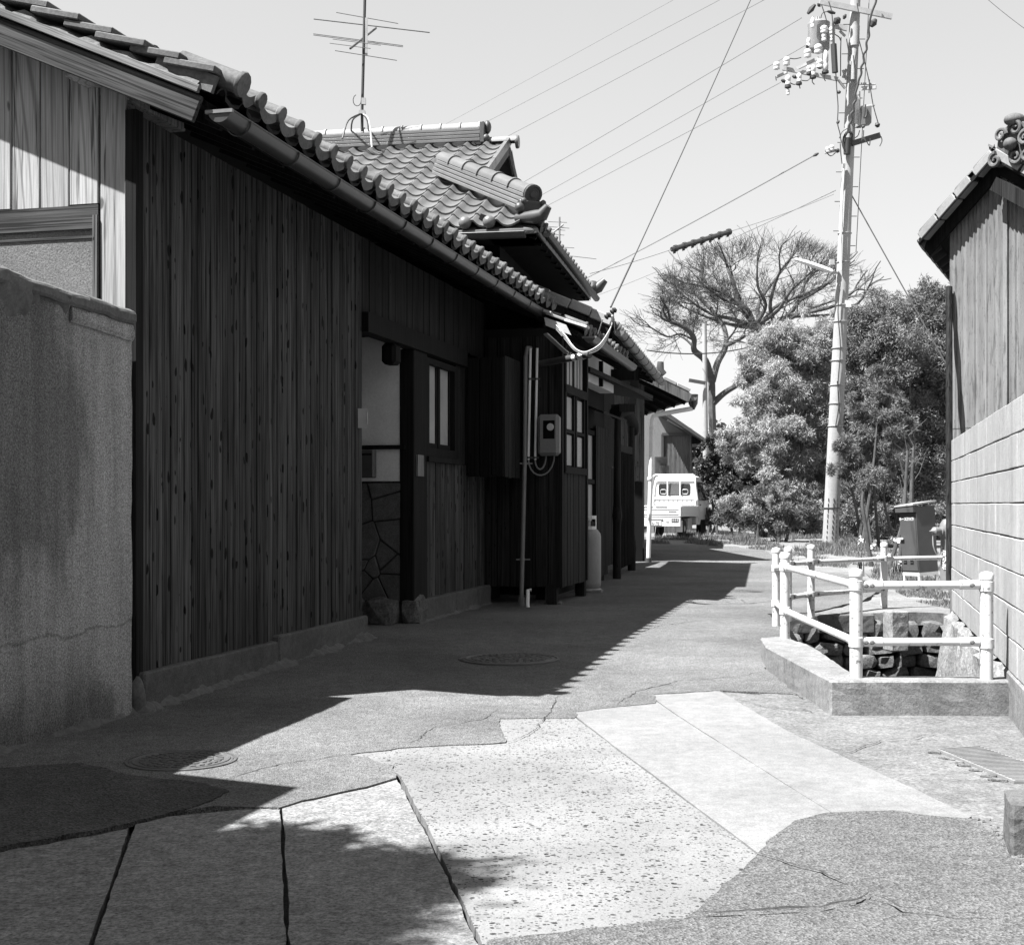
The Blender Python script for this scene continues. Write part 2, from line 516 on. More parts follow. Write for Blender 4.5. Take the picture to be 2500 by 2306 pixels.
M['pattern_glass'] = glass("patterned_glass", .28, .4, .5, 55, .5)
M['dark_glass'] = glass("dark_glass", .02, .08, .6)
M['cab_glass'] = glass("cab_glass", .07, .15, .5)
M['meter_glass'] = glass("meter_glass", .006, .12, .12)
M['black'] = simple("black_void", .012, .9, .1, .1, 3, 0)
M['iron'] = simple("cast_iron", .085, .5, .4, .25, 12, .2, 90, 0, .2)
M['grate'] = simple("ribbed_plate", .17, .5, .4, .2, 6, .12, 60)
M['steel_plate'] = simple("steel_plate", .40, .5, .4, .12, 6, .08, 60)
M['corr'] = (lambda t: (t.bump(t.noise(60, 3, .6), .1, .003), t.done(t.math('MULTIPLY', t.math('MULTIPLY', t.mr(t.noise(1.5, 5, .65, (1, 1, .35)), .35, .65, .115, .185), t.mr(t.noise(30, 5, .7, (1, 1, .09)), .52, .64, 1, .5)), t.mr(t.noise(90, 3, .7, (1, 1, .25)), .6, .68, 1, .55)), .7, .3))[1])(NT("weathered_corrugated_iron"))
M['shed_wall'] = simple("shed_wall", .17, .8, .2, .15, 2, .1, 30, stretch=(1, 1, .3))
M['bark'] = simple("bark", .07, .9, .15, .35, 4, .25, 40, 0, .4)
M['leaf_pale'] = leafmat("bamboo_leaf", .33)
M['leaf'] = leafmat("oleander_leaf", .155, .4)
M['leaf_dark'] = leafmat("dark_leaf", .07, .6)
M['grass'] = leafmat("grass_blade", .14, .5)
M['petal'] = simple("white_petal", .75, .7, .2, .05, 5, 0)
M['truck_paint'] = simple("truck_paint", .55, .28, .5, .03, 2, 0)
M['rubber'] = simple("rubber", .02, .8, .2, .2, 20, 0)
M['lamp_red'] = simple("tail_lamp", .08, .2, .5, .1, 5, 0)
M['paper'] = simple("paper", .22, .8, .2, .1, 8, 0)
M['sign_wood'] = wood("plaque_wood", .15, 0, .3, .1)
# ------------------------------------------------------------ ground sheets
def rough_edge(poly, step, amp, seed=0, keep=()):
    """subdivide a polygon outline and make it ragged"""
    out = []
    n = len(poly)
    for i in range(n):
        a, b = Vector(poly[i][:2]), Vector(poly[(i + 1) % n][:2])
        L = (b - a).length
        k = max(1, int(L / step)) if i not in keep else 1
        nrm = Vector((-(b - a).y, (b - a).x)).normalized() if L > 1e-6 else Vector((0, 0))
        for j in range(k):
            p = a + (b - a) * (j / k)
            if j and amp:
                q = Vector((p.x * 3.1 + seed, p.y * 3.1, seed * 1.7))
                d = (mnoise.noise(q) + .6 * mnoise.noise(q * 4.3) + .5 * mnoise.noise(q * 11)) * amp
                p = p + nrm * d
            out.append((p.x, p.y))
    return out

def inside(p, poly):
    x, y = p; r = False; n = len(poly)
    for i in range(n):
        x0, y0 = poly[i]; x1, y1 = poly[(i + 1) % n]
        if (y0 > y) != (y1 > y) and x < (x1 - x0) * (y - y0) / (y1 - y0) + x0: r = not r
    return r

def sheet(name, poly, dz, m, th=.12, res=.6, holes=(), parent=None, relief=0.0, near=None):
    poly = [tuple(p[:2]) for p in poly]
    loops = [poly] + [[tuple(p[:2]) for p in h] for h in holes]
    vs, es = [], []
    for lp in loops:
        b = len(vs); vs += [Vector(p) for p in lp]
        es += [(b + i, b + (i + 1) % len(lp)) for i in range(len(lp))]
    xs = [p[0] for p in poly]; ys = [p[1] for p in poly]
    x0, x1, y0, y1 = min(xs), max(xs), min(ys), max(ys)
    x = x0 + res / 2
    while x < x1:
        y = y0 + res / 2
        while y < y1:
            if inside((x, y), poly) and not any(inside((x, y), h) for h in loops[1:]): vs.append(Vector((x, y)))
            y += res
        x += res
    ov, oe, of, *_ = delaunay_2d_cdt(vs, es, [], 0, 1e-5)
    keep = []
    for f in of:
        c = sum((ov[i] for i in f), Vector((0, 0))) / len(f)
        if inside(c, poly) and not any(inside(c, h) for h in loops[1:]): keep.append(f)
    def z(p):
        h = g(p.y) + dz
        if relief: h += relief * mnoise.noise(Vector((p.x * 1.3, p.y * 1.3, 3.3)))
        return h
    top = [Vector((p.x, p.y, z(p))) for p in ov]
    mb = MB()
    faces = []
    for f in keep:
        a, b, c = ov[f[0]], ov[f[1]], ov[f[2]]
        if (b - a).cross(c - a) < 0: f = f[::-1]
        faces.append(tuple(f))
    edge = {}
    for f in faces:
        for i in range(len(f)):
            e = (f[i], f[(i + 1) % len(f)])
            edge[e] = edge.get(e, 0) + 1
    n = len(top)
    if th:
        bot = {}
        sk = []
        allv = list(top)
        for (a, b) in list(edge):
            if (b, a) in edge: continue
            for q in (a, b):
                if q not in bot:
                    bot[q] = len(allv); allv.append(top[q] - Vector((0, 0, th)))
            sk.append((b, a, bot[a], bot[b]))
        mb.add(allv, faces + sk)
    else:
        mb.add(top, faces)
    return mb.build(name, m, parent)

def Gp(*pts):
    return [tuple(G(px, py)[:2]) for px, py in pts]

# canal: the pit beside the lane
BW0 = Vector((4.13, 12.70, 0)); BWD = Vector((.2439, .9698, 0))          # far end of the block wall
def BW(l, off, z): return BW0 - BWD * l + Vector((.9698, -.2439, 0)) * off + Vector((0, 0, z))
canal = [(2.06, 8.20), (2.98, 8.20), (4.16, 12.9), (4.60, 14.55), (2.78, 14.35), (2.62, 13.1), (2.08, 10.1)]

structure(sheet("ground", [(-300, -60), (300, -60), (300, 600), (-300, 600)], -.125, M['soil'], th=0, res=30.0, holes=[canal]))

road_poly = Gp((-300, 2110), (0, 2068), (120, 2046), (215, 2030), (321, 2010), (400, 1990), (520, 1972), (682, 1976), (800, 1945), (966, 1903), (962, 1872), (900, 1853), (852, 1846),
               (975, 1829), (1100, 1822), (1235, 1815), (1220, 1757), (1402, 1756), (1404, 1741), (1500, 1729), (1600, 1719), (1595, 1697), (1744, 1688), (1800, 1690), (1952, 1698))
road_poly += [(1.85, 8.6), (1.86, 9.97), (2.06, 10.15), (2.60, 13.15), (2.72, 14.38), (3.2, 14.5)]
road_poly += Gp((2110, 1466), (2165, 1432), (2080, 1405), (1950, 1388), (1890, 1360), (1870, 1345), (1800, 1336), (1700, 1331), (1560, 1326))
road_poly += [(-4, 45), (-6, 30), (-4.5, 12), (-4.6, 6), (-4.8, 4.9)]
road = sheet("road", rough_edge(road_poly, .07, .022, 2.0), .010, M['asphalt'], th=.14, res=.7)
structure(road)

pave = sheet("pavement", rough_edge(Gp((1744, 1688), (1797, 1712), (1950, 1800), (2100, 1868), (2250, 1936), (2372, 1996), (2400, 2075), (2480, 2150), (2900, 2220), (3100, 1740), (2600, 1734)) + [(1.95, 8.02), (1.95, 8.9)] + Gp((1925, 1688), (1850, 1696)), .12, .02, 5.0), .002, M['apron'], th=.12, res=.5, relief=.006)
structure(pave)
sheet("joint_dirt", Gp((-420, 2100), (321, 2020), (682, 1985), (966, 1915), (1400, 1775), (1600, 1725), (2031, 1995), (2380, 1985), (2470, 2080), (2300, 2160), (1840, 2110), (1700, 2290), (1300, 2680), (-700, 2680)), -.032, M['joint_dirt'], th=0, res=.5, parent=pave, relief=.012)
def crack(px_pts, w, parent, dz, seed):
    """a dirt-filled crack: a ragged thin strip lying in the surface"""
    pts = [Gp(p)[0] for p in px_pts]; fine = []
    for a, b in zip(pts[:-1], pts[1:]):
        n_ = max(2, int(math.hypot(b[0] - a[0], b[1] - a[1]) / .025))
        fine += [Vector((a[0] + (b[0] - a[0]) * k / n_, a[1] + (b[1] - a[1]) * k / n_)) for k in range(n_)]
    fine.append(Vector(pts[-1]))
    L_, R_ = [], []
    for i, p in enumerate(fine):
        d = (fine[min(i + 1, len(fine) - 1)] - fine[max(i - 1, 0)]).normalized(); n_ = Vector((-d.y, d.x))
        p = p + n_ * .022 * (mnoise.noise(Vector((p.x * 9, p.y * 9, seed))) + .5 * mnoise.noise(Vector((p.x * 31, p.y * 31, seed))))
        t_ = i / (len(fine) - 1); ww = w * max(.12, (.55 + .9 * mnoise.noise(Vector((p.x * 14, p.y * 14, seed + 5))))) * min(1, 6 * t_, 6 * (1 - t_)) + .0008
        L_.append(p + n_ * ww / 2); R_.append(p - n_ * ww / 2)
    vs = [Vector((p.x, p.y, g(p.y) + dz)) for p in L_ + R_]; n_ = len(L_)
    mb = MB(); mb.add(vs, [(i, n_ + i, n_ + i + 1, i + 1) for i in range(n_ - 1)])
    return mb.build("crack", M['joint_dirt'], parent)
crack([(1235, 1820), (1300, 1790), (1345, 1740), (1360, 1700)], .008, road, .0125, 1)
crack([(1520, 1560), (1610, 1530), (1700, 1518), (1790, 1516)], .010, road, .0125, 2)
crack([(1500, 1725), (1560, 1690), (1660, 1665), (1800, 1655), (1870, 1640)], .009, road, .0125, 3)
crack([(560, 1905), (640, 1880), (700, 1868), (850, 1846)], .007, road, .0125, 4)
crack([(1000, 1820), (1060, 1780), (1180, 1760), (1215, 1735)], .007, road, .0125, 5)
crack([(2050, 1850), (2150, 1810), (2230, 1806), (2300, 1790)], .009, pave, .012, 6)
crack([(1800, 1712), (1880, 1730), (1960, 1735), (2020, 1752)], .010, pave, .012, 7)
for nm, pts, mt, dz, amp in (
    ("slab", [(-420, 2135), (0, 2060), (321, 2004), (214, 2306), (80, 2680), (-700, 2680)], 'slab_old', -.004, .006),
    ("slab", [(333, 2000), (682, 1968), (697, 2306), (712, 2680), (100, 2680), (230, 2306)], 'slab_old', 0.0, .006),
    ("slab", [(690, 1965), (966, 1890), (980, 1925), (1038, 2034), (1168, 2306), (1340, 2680), (738, 2680), (710, 2306)], 'slab_old', .001, .007),
    ("pebble_slab", [(835, 1836), (975, 1820), (1220, 1800), (1205, 1750), (1398, 1748), (1600, 1901), (1851, 2089), (1790, 2160), (1710, 2260), (1700, 2330), (1190, 2330), (1052, 2034), (990, 1918), (972, 1890)], 'pebble', .003, .007),
    ("slab", [(1404, 1750), (1400, 1735), (1598, 1710), (2031, 1988), (1960, 2030), (1855, 2088)], 'slab', .005, .003),
    ("slab", [(1604, 1712), (1585, 1690), (1744, 1680), (1797, 1712), (1950, 1800), (2100, 1868), (2250, 1936), (2372, 1996), (2300, 2030), (2035, 1990)], 'slab', .006, .004)):
    sheet(nm, rough_edge(Gp(*pts), .05, amp, len(pts) * 1.3), dz, M[mt], th=.13, res=.25, parent=pave, relief=.004)
structure(sheet("asphalt_patch", rough_edge(Gp((1100, 2700), (1192, 2304), (1473, 2273), (1671, 2250), (1705, 2225), (1780, 2155), (1851, 2089), (1940, 2010), (2020, 1991), (2180, 1985), (2280, 1998), (2385, 2006), (2430, 2045), (2480, 2110), (2560, 2200), (3000, 2300), (3000, 2700)), .05, .016, 9.0), .012, M['asphalt_patch'], th=.14, res=.3, relief=.007))
structure(sheet("dark_asphalt_patch", rough_edge(Gp((-300, 1905), (40, 1880), (200, 1868), (330, 1900), (470, 1915), (560, 1938), (500, 1966), (400, 1996), (321, 2016), (215, 2038), (120, 2056), (0, 2078), (-300, 2122)), .04, .03, 12.0), .016, M['asphalt_dark'], th=.02, res=.3))
# the crack across the patch: a second layer of asphalt that stops at a broken edge
structure(sheet("asphalt_layer", rough_edge(Gp((1100, 2720), (1190, 2312), (1400, 2285), (1672, 2254), (1850, 2243), (2000, 2236), (2090, 2222), (2112, 2205), (2160, 2240), (2290, 2262), (2600, 2290), (2900, 2720)), .04, .018, 4.0), .019, M['asphalt_patch'], th=.02, res=.3, relief=.007))
ap_ = bpy.data.objects["asphalt_patch"]
crack([(1668, 2256), (1760, 2247), (1850, 2244), (1930, 2239), (2000, 2234), (2060, 2226), (2100, 2216), (2118, 2196)], .022, ap_, .030, 8)
crack([(1840, 2092), (1900, 2110), (2000, 2140), (2070, 2170), (2115, 2195)], .007, ap_, .022, 9)
crack([(2118, 2200), (2200, 2235), (2320, 2250), (2480, 2252)], .010, ap_, .030, 10)
gv = MB(); rg = random.Random(3)
for _ in range(900):
    p = G(rg.gauss(2455, 60), rg.gauss(2110, 60))
    if p.y > 5.35: continue
    r = rg.uniform(.004, .013)
    a = rg.uniform(0, 6.28)
    vs = [p + V(math.cos(a + k * 2.09) * r, math.sin(a + k * 2.09) * r, .006) for k in range(3)] + [p + V(0, 0, .007 + r * .6)]
    gv.add(vs, [(0, 1, 3), (1, 2, 3), (2, 0, 3)])
tag(gv.build("gravel", M['stone']), "loose gravel at the foot of the concrete block", "gravel", kind="stuff")

# verge: soil and dirt path beyond the rails, and far side of the lane
verge = Gp((2110, 1470), (2168, 1434), (2080, 1407), (1950, 1390), (1888, 1362), (1868, 1345), (1800, 1335), (1700, 1330), (1560, 1325)) + [(-4, 45.2), (-20, 70), (60, 90), (40, 20), (5.6, 12.0), (4.30, 12.9), (4.66, 14.6), (3.2, 14.45)]
structure(sheet("verge", rough_edge(verge, .25, .05, 6.0), .004, M['dirt'], th=.15, res=1.3, relief=.03))

# ------------------------------------------------------------ canal walls and water
wt = MB(); wt.add([V(1.6, 7.9, -.62), V(5.5, 7.9, -.62), V(5.5, 16, -.62), V(1.6, 16, -.62)], [(0, 1, 2, 3)])
o = wt.build("water", M['water']); structure(o)
def boulder(seed, sx, sy, sz):
    r = random.Random(seed); bm = bmesh.new()
    bmesh.ops.create_icosphere(bm, subdivisions=2, radius=1)
    for v in bm.verts:
        c = v.co.copy()
        for a in range(3):   # squarish lump
            c[a] = math.copysign(abs(c[a]) ** .5, c[a])
        c *= 1 + .26 * mnoise.noise(c * 1.3 + Vector((seed * 3.7, 0, 0))) + .12 * mnoise.noise(c * 3.4 + Vector((0, seed, 0)))
        v.co = Vector((c.x * sx, c.y * sy, c.z * sz)) * .86
    me = bpy.data.meshes.new("stone"); bm.to_mesh(me); bm.free()
    return me
stone_mesh = [boulder(i, 1, .8, 1) for i in range(8)]
for me in stone_mesh: me.materials.append(M['stone'])
canal_wall = thing("canal_wall", (2.8, 14.3, -.6), "rubble stone bank of the canal seen through the white rails", "stone wall")
back = MB()
back.prism([V(2.70, 14.62, -.75), V(4.9, 14.82, -.75), V(4.9, 14.82, .03), V(2.70, 14.62, .03)], V(0, .25, 0))
back.prism([V(1.98, 9.9, -.75), V(2.56, 13.2, -.75), V(2.56, 13.2, .04), V(1.98, 9.9, .0)], V(-.1, 0, 0))
back.prism([V(2.50, 13.0, -.75), V(2.72, 14.7, -.75), V(2.72, 14.7, .04), V(2.50, 13.0, .04)], V(-.1, 0, 0))
back.build("earth_bank", M['stone'], canal_wall)
rs = random.Random(21)
for (a, b, z1, n) in (((2.66, 14.42), (4.66, 14.66), .02, 9), ((2.60, 13.1), (2.72, 14.4), .0, 5), ((2.10, 10.2), (2.58, 13.0), .0, 10)):
    a, b = V(a[0], a[1], 0), V(b[0], b[1], 0)
    d = (b - a); L = d.length; d.normalize(); nrm = V(d.y, -d.x, 0)
    z = -.66
    while z < z1 - .05:
        h = rs.uniform(.14, .24)
        if z + h > z1 + .06: h = max(.10, z1 - z + .02)
        x = rs.uniform(-.1, .05)
        while x < L:
            w = rs.uniform(.18, .42)
            c = a + d * (x + w / 2) + V(0, 0, z + h / 2) + nrm * rs.uniform(-.02, .07)
            rot = Matrix.Rotation(rs.uniform(-.25, .25), 3, nrm)
            piece("stone", rs.choice(stone_mesh), canal_wall, frame(c, rot @ d * (w * .54), nrm * .17, rot @ UP * (h * .58)))
            x += w
        z += h * .96
# concrete lintel and post stub on top of the far bank
tb = MB(); tb.obox(V(3.38, 14.50, -.02), V(.99, .12, 0), V(-.12, .99, 0), UP, .98, .22, .20); tb.build("lintel", M['plinth'], canal_wall, bevel=.012, rough=.006)
tb = MB(); tb.obox(V(4.06, 14.30, -.08), V(.98, .2, 0), V(-.2, .98, 0), UP, .20, .20, .42); tb.build("post_stub", M['stone_pale'], canal_wall, bevel=.012, rough=.006)
# right bank: rough rendered stone below the block wall
bank = MB(); cols = []
N = 70
for i in range(N + 1):
    l = 4.75 * i / N
    row = []
    for (off, z) in ((.02, .262), (-.035, .20), (-.06, .02), (-.085, -.22), (-.11, -.48), (-.13, -.75)):
        q = BW(l - .05, off, z)
        d = .09 * mnoise.noise(V(q.x * 3.1, q.y * 3.1, q.z * 1.6)) + .06 * mnoise.noise(V(q.x * 8, q.y * 8, q.z * 4))
        row.append(q + V(-d, d * .3, d * .4 if z < .25 else 0))
    cols.append(row)
vs = [p for r in cols for p in r]
bank.add(vs, [(i * 6 + j, i * 6 + j + 1, (i + 1) * 6 + j + 1, (i + 1) * 6 + j) for i in range(N) for j in range(5)])
ob = bank.build("wall_footing", M['stone_pale'])
tag(ob, "rough pale stone footing of the block wall sloping into the canal", "footing")

# ------------------------------------------------------------ kerb round the canal
kerb = thing("canal_kerb", (1.9, 8.0, 0), "low grey concrete kerb round the canal, carrying the white rails", "kerb")
mb = MB()
zt = .21
mb.prism([V(1.885, 8.0, -.1), V(3.30, 7.97, -.1), V(3.30, 7.97, zt), V(1.885, 8.0, zt)], V(.0, .23, 0))
mb.build("front_kerb", M['kerb'], kerb, bevel=.010, rough=.0045)
mb = MB()
mb.prism([V(1.885, 8.232, -.1), V(2.10, 8.232, -.1), V(2.23, 10.05, -.1), V(2.13, 10.72, -.1), V(1.95, 10.6, -.1), V(1.87, 9.95, -.1)], V(0, 0, zt + .098))
mb.build("side_kerb", M['kerb'], kerb, bevel=.010, rough=.0045)

# ------------------------------------------------------------ white pipe rails
fence = thing("pipe_fence", (2.07, 8.2, .21), "white painted pipe railing with double rails round the canal", "railing")
posts = [(2.83, 8.06, .21, .63), (2.072, 8.14, .21, .645), (2.13, 10.55, .21, .66), (2.53, 12.95, .09, .74), (2.83, 13.85, .09, .72), (3.16, 14.28, .09, .73), (4.17, 15.15, .09, .73)]
R_P = .038
for i, (x, y, z, h) in enumerate(posts):
    mb = MB()
    mb.lathe(V(x, y, z - .03), [(R_P, 0), (R_P, h + .015)], 20)
    p = mb.build("post", M['rail_white'], fence)
    mb = MB(); mb.lathe(V(x, y, z + h - .035), [(R_P + .004, 0), (R_P + .004, .03), (R_P - .006, .042), (.012, .048)], 20)
    mb.build("post_cap", M['rail_white'], p)
    for hz in (.555, .215):
        mb = MB(); mb.lathe(V(x, y, z + hz - .032), [(R_P + .002, 0), (R_P + .006, .004), (R_P + .006, .060), (R_P + .002, .064)], 20)
        mb.build("collar", M['rail_white'], p)
order = [0, 1, 2, 3, 4, 5, 6]
for a, b in zip(order[:-1], order[1:]):
    pa, pb = posts[a], posts[b]
    for hz in (.555, .215):
        A = V(pa[0], pa[1], pa[2] + hz + (.01 if a == 0 else 0)); B = V(pb[0], pb[1], pb[2] + hz)
        d = (B - A).normalized()
        mb = MB(); mb.tube([A + d * .03, B - d * .03], .0243, 14)
        r = mb.build("rail", M['rail_white'], fence)
        for q in (A + d * .10, B - d * .10):
            mb = MB(); mb.tube([q - d * .055, q + d * .055], .029, 14); mb.build("sleeve", M['rail_white'], r)
        nb = V(d.y, -d.x, 0).normalized()
        if nb.y > 0: nb = -nb
        for q in (A + d * .09, B - d * .09, B - d * .055):
            mb = MB(); mb.lathe(q + nb * .02, [(.015, 0), (.015, .012), (.008, .018)], 8, axis=nb)
            mb.build("bolt", M['rust'], r)
# the rail that runs on to the right behind the cabinet
mb = MB(); A = V(4.17, 15.15, .09 + .555); mb.tube([A, A + V(.75, .35, .0)], .0243, 12); mb.build("rail", M['rail_white'], fence)

# ------------------------------------------------------------ block wall
bwall = thing("block_wall", BW(0, .06, .26), "pale concrete block wall with dark open joints beside the canal", "wall")
cv = MB(); c0 = BW(5.6 / 2 + .9, .075, .26 + .8)
cv.obox(c0, BWD, V(.9698, -.2439, 0), UP, 7.36, .10, 1.595)
cv.build("core", M['grout'], bwall)
blk = MB(); blk.obox(V(0, 0, 0), V(1, 0, 0), V(0, 1, 0), UP, .397, .15, .1935)
bme = blk.mesh("block")
bm = bmesh.new(); bm.from_mesh(bme); bmesh.ops.bevel(bm, geom=list(bm.edges), offset=.005, segments=1, affect='EDGES'); bm.to_mesh(bme); bm.free()
bme.materials.append(M['block'])
rb = random.Random(5)
for c in range(8):
    off = 0 if c % 2 == 0 else .2
    for k in range(19):
        l = k * .4 + .2 - off
        if l < .1:
            l0, sc = .1, .5
        else: l0, sc = l, 1.0
        ctr = BW(l0, .075 + rb.uniform(-.002, .002), .26 + c * .2 + .1 + rb.uniform(-.002, .002))
        rot = Matrix.Rotation(rb.uniform(-.004, .004), 3, V(.97, -.24, 0))
        piece("block", bme, bwall, frame(ctr, rot @ -BWD * sc, V(.9698, -.2439, 0), rot @ UP))
mb = MB(); fa_, fb_ = BW(4.6, .075, .055), BW(8.0, .075, .055)
mb.obox((fa_ + fb_) / 2, BWD, V(.9698, -.2439, 0), UP, 3.4, .17, .41); mb.build("foundation", M['kerb'], bwall, bevel=.01, rough=.004)
structure(sheet("yard", [tuple(BW(8.2, .165, 0)[:2]), tuple(BW(8.2, 6.5, 0)[:2]), tuple(BW(-2.5, 6.5, 0)[:2]), tuple(BW(-.02, .165, 0)[:2])], .18, M['dirt'], th=.4, res=1.0, relief=.02))
wp = MB(); wp.tube([P(2318, 1425, 12.9), P(2317, 700, 13.3)], .032, 8); 
wo_ = wp.build("wooden_pole", M['wood_brown']); tag(wo_, "thin dark pole standing at the far end of the block wall", "pole")

# ------------------------------------------------------------ manhole covers, grate, block
def manhole(px, py, dia, label, dz=.012):
    c = G(px, py); c.z += dz
    t = thing("manhole_cover", c, label, "manhole cover", "round iron manhole covers")
    r = dia / 2
    mb = MB(); mb.lathe(c, [(r, -.03), (r, .004), (r * .955, .006), (r * .95, -.004), (r * .93, -.004)], 48, smooth=False); mb.build("frame", M['iron'], t)
    mb = MB()
    mb.lathe(c, [(r * .935, -.03), (r * .93, .003), (.001, .0035)], 48, smooth=False)
    cov = mb.build("cover", M['iron'], t)
    mb = MB()
    for q, n in ((.86, 0), (.70, 28), (.52, 20), (.34, 12), (.17, 6)):
        if n == 0:
            mb.lathe(c, [(r * .89, .003), (r * .88, .008), (r * .84, .008), (r * .83, .003)], 48, smooth=False)
        else:
            for k in range(n):
                a0 = 2 * math.pi * k / n
                for (x, w) in ((q, .10),):
                    a1 = a0 + 2 * math.pi / n * .62
                    pts = []
                    for (rr, aa) in ((q - .055, a0), (q - .055, a1), (q + .055, a1), (q + .055, a0)):
                        pts.append(c + V(math.cos(aa) * rr * r, math.sin(aa) * rr * r, .003))
                    mb.prism(pts, V(0, 0, .005))
    mb.build("raised_pattern", M['iron'], cov)
    return t
manhole(1243, 1611, .78, "round iron manhole cover in the eave shade in the middle of the lane")
manhole(443, 1861, .53, "round iron manhole cover half in the sun by the rendered wall")
manhole(1822, 1445, .44, "small far iron manhole cover on the sunny asphalt left of the rails")

gt = thing("drain_grate", G(2420, 1862), "ribbed steel plate covering the drain at the right edge", "drain cover")
q = [G(2287, 1833, .004), G(2476, 1912, .004), G(2640, 1912, .004), G(2392, 1826, .004)]
mb = MB(); mb.prism([p + V(0, 0, .0) for p in q], V(0, 0, .012)); mb.build("plate", M['grate'], gt)
mb = MB()
for i in range(26):
    f = (i + .5) / 26
    a = q[0].lerp(q[1], f); b = q[3].lerp(q[2], f)
    mb.bar(a.lerp(b, .04) + V(0, 0, .014), a.lerp(b, .96) + V(0, 0, .014), .010, .006)
mb.build("ribs", M['grate'], gt)
rr = random.Random(8)
for i in range(9):
    p = q[0].lerp(q[1], (i + rr.random()) / 9) + V(rr.uniform(-.05, -.03), rr.uniform(-.04, -.02), .004)
    piece("mortar_lump", stone_mesh[i % 8], gt, frame(p, V(rr.uniform(.02, .045), -.01, 0), V(.01, rr.uniform(.012, .022), 0), UP * rr.uniform(.006, .012)))

mb = MB(); b0 = G(2455, 2092)
mb.obox(b0 + V(.20, .10, .085), V(.97, -.24, 0), V(.24, .97, 0), UP, .30, .26, .22)
mb.build("concrete_block", M['plinth'], bevel=.012, rough=.006, rough_len=.04)
tag(bpy.data.objects["concrete_block"], "rough concrete block standing at the right edge of the pavement", "concrete block")
# ------------------------------------------------------------ rendered concrete wall, left
ZW = (2.44, 2.30)
cw = thing("rendered_wall", F(-1.0, 0, 0), "stained concrete garden wall with a broken coping at the left edge", "wall")
mb = MB()
ns, nz = 60, 46
def wall_pt(s, z):
    q = F(s, .03, z)
    return q + N_A * (.010 * mnoise.noise(q * 2.0) + .006 * mnoise.noise(q * 6.5))
def wtop(s): return 2.285 - .045 * s
vs = []; fs = []
for i in range(ns + 1):
    s = -4.0 + 3.87 * i / ns
    for j in range(nz + 1):
        vs.append(wall_pt(s, -.05 + (wtop(s) + .05) * j / nz))
for i in range(ns):
    for j in range(nz):
        a = i * (nz + 1) + j; fs.append((a, a + nz + 1, a + nz + 2, a + 1))
mb.add(vs, fs)
mb.fbox(-4.0, -.131, -.12, .005, -.05, 2.26)
mb.build("wall_body", M['wall_render'], cw)
# coping: rounded cap with a moulding below; a stretch of it has broken away
def sweep_wall(prof, s0, s1, n, jit, zoff=0.0):
    vs, fs = [], []
    k = len(prof)
    for i in range(n + 1):
        s = s0 + (s1 - s0) * i / n
        for (u, z) in prof:
            q = F(s, u, z + wtop(s) + zoff)
            d = jit * (mnoise.noise(q * 4) + .6 * mnoise.noise(q * 13))
            vs.append(q + N_A * d + V(0, 0, d * .7))
    for i in range(n):
        for j in range(k):
            j2 = (j + 1) % k
            fs.append((i * k + j, (i + 1) * k + j, (i + 1) * k + j2, i * k + j2))
    fs.append(tuple(range(k))); fs.append(tuple(range(n * k, n * k + k))[::-1])
    return vs, fs
mb = MB()
cap = [(-.16, .02), (.060, .02), (.073, .035), (.075, .075), (.066, .09), (.03, .108), (-.05, .112), (-.14, .10), (-.16, .07)]
v_, f_ = sweep_wall(cap, -.66, -.165, 24, .010); mb.add(v_, f_)
mb.build("coping", M['mortar'], cw)
mb = MB(); v_, f_ = sweep_wall([(u * 1.02, z * .98) for u, z in cap], -4.0, -.62, 60, .016, -.01); mb.add(v_, f_); mb.build("coping", M['mortar'], cw)
mb = MB(); v_, f_ = sweep_wall([(-.1, -.075), (.042, -.075), (.056, -.05), (.056, -.018), (.045, .018), (-.1, .018)], -.80, -.145, 24, .005); mb.add(v_, f_)
mb.build("moulding", M['wall_render'], cw)
def skin(name, s0, s1, zf0, zf1, hf, m, parent, n=90, k=18, u0=.025):
    """a thin trowelled skin on the wall: hf(s, f) gives its thickness, below zero it sinks into the wall"""
    vs = []; fs = []
    for i in range(n + 1):
        s = s0 + (s1 - s0) * i / n
        for j in range(k + 1):
            f = j / k; z = zf0(s) + (zf1(s) - zf0(s)) * f
            q = F(s, 0, z); vs.append(F(s, u0 + hf(s, f, q), z))
    for i in range(n):
        for j in range(k):
            a = i * (k + 1) + j; fs.append((a, a + k + 1, a + k + 2, a + 1))
    mb = MB(); mb.add(vs, fs, True); return mb.build(name, m, parent)
def patch_h(s, f, q):
    e = f - .55 + .45 * mnoise.noise(V(q.x * 5, q.y * 5, q.z * 3.5)) + .30 * mnoise.noise(V(q.x * 13, q.y * 13, q.z * 10)) - .5 * max(0, (s + .95) / .25) - .4 * max(0, (-1.75 - s) / .3)
    return -.02 + .075 * min(1, max(0, e * 2.2)) + .010 * mnoise.noise(q * 22)
skin("mortar_patch", -2.1, -.66, lambda s: wtop(s) - .30, lambda s: wtop(s) + .05, patch_h, M['mortar'], cw, 110, 24)
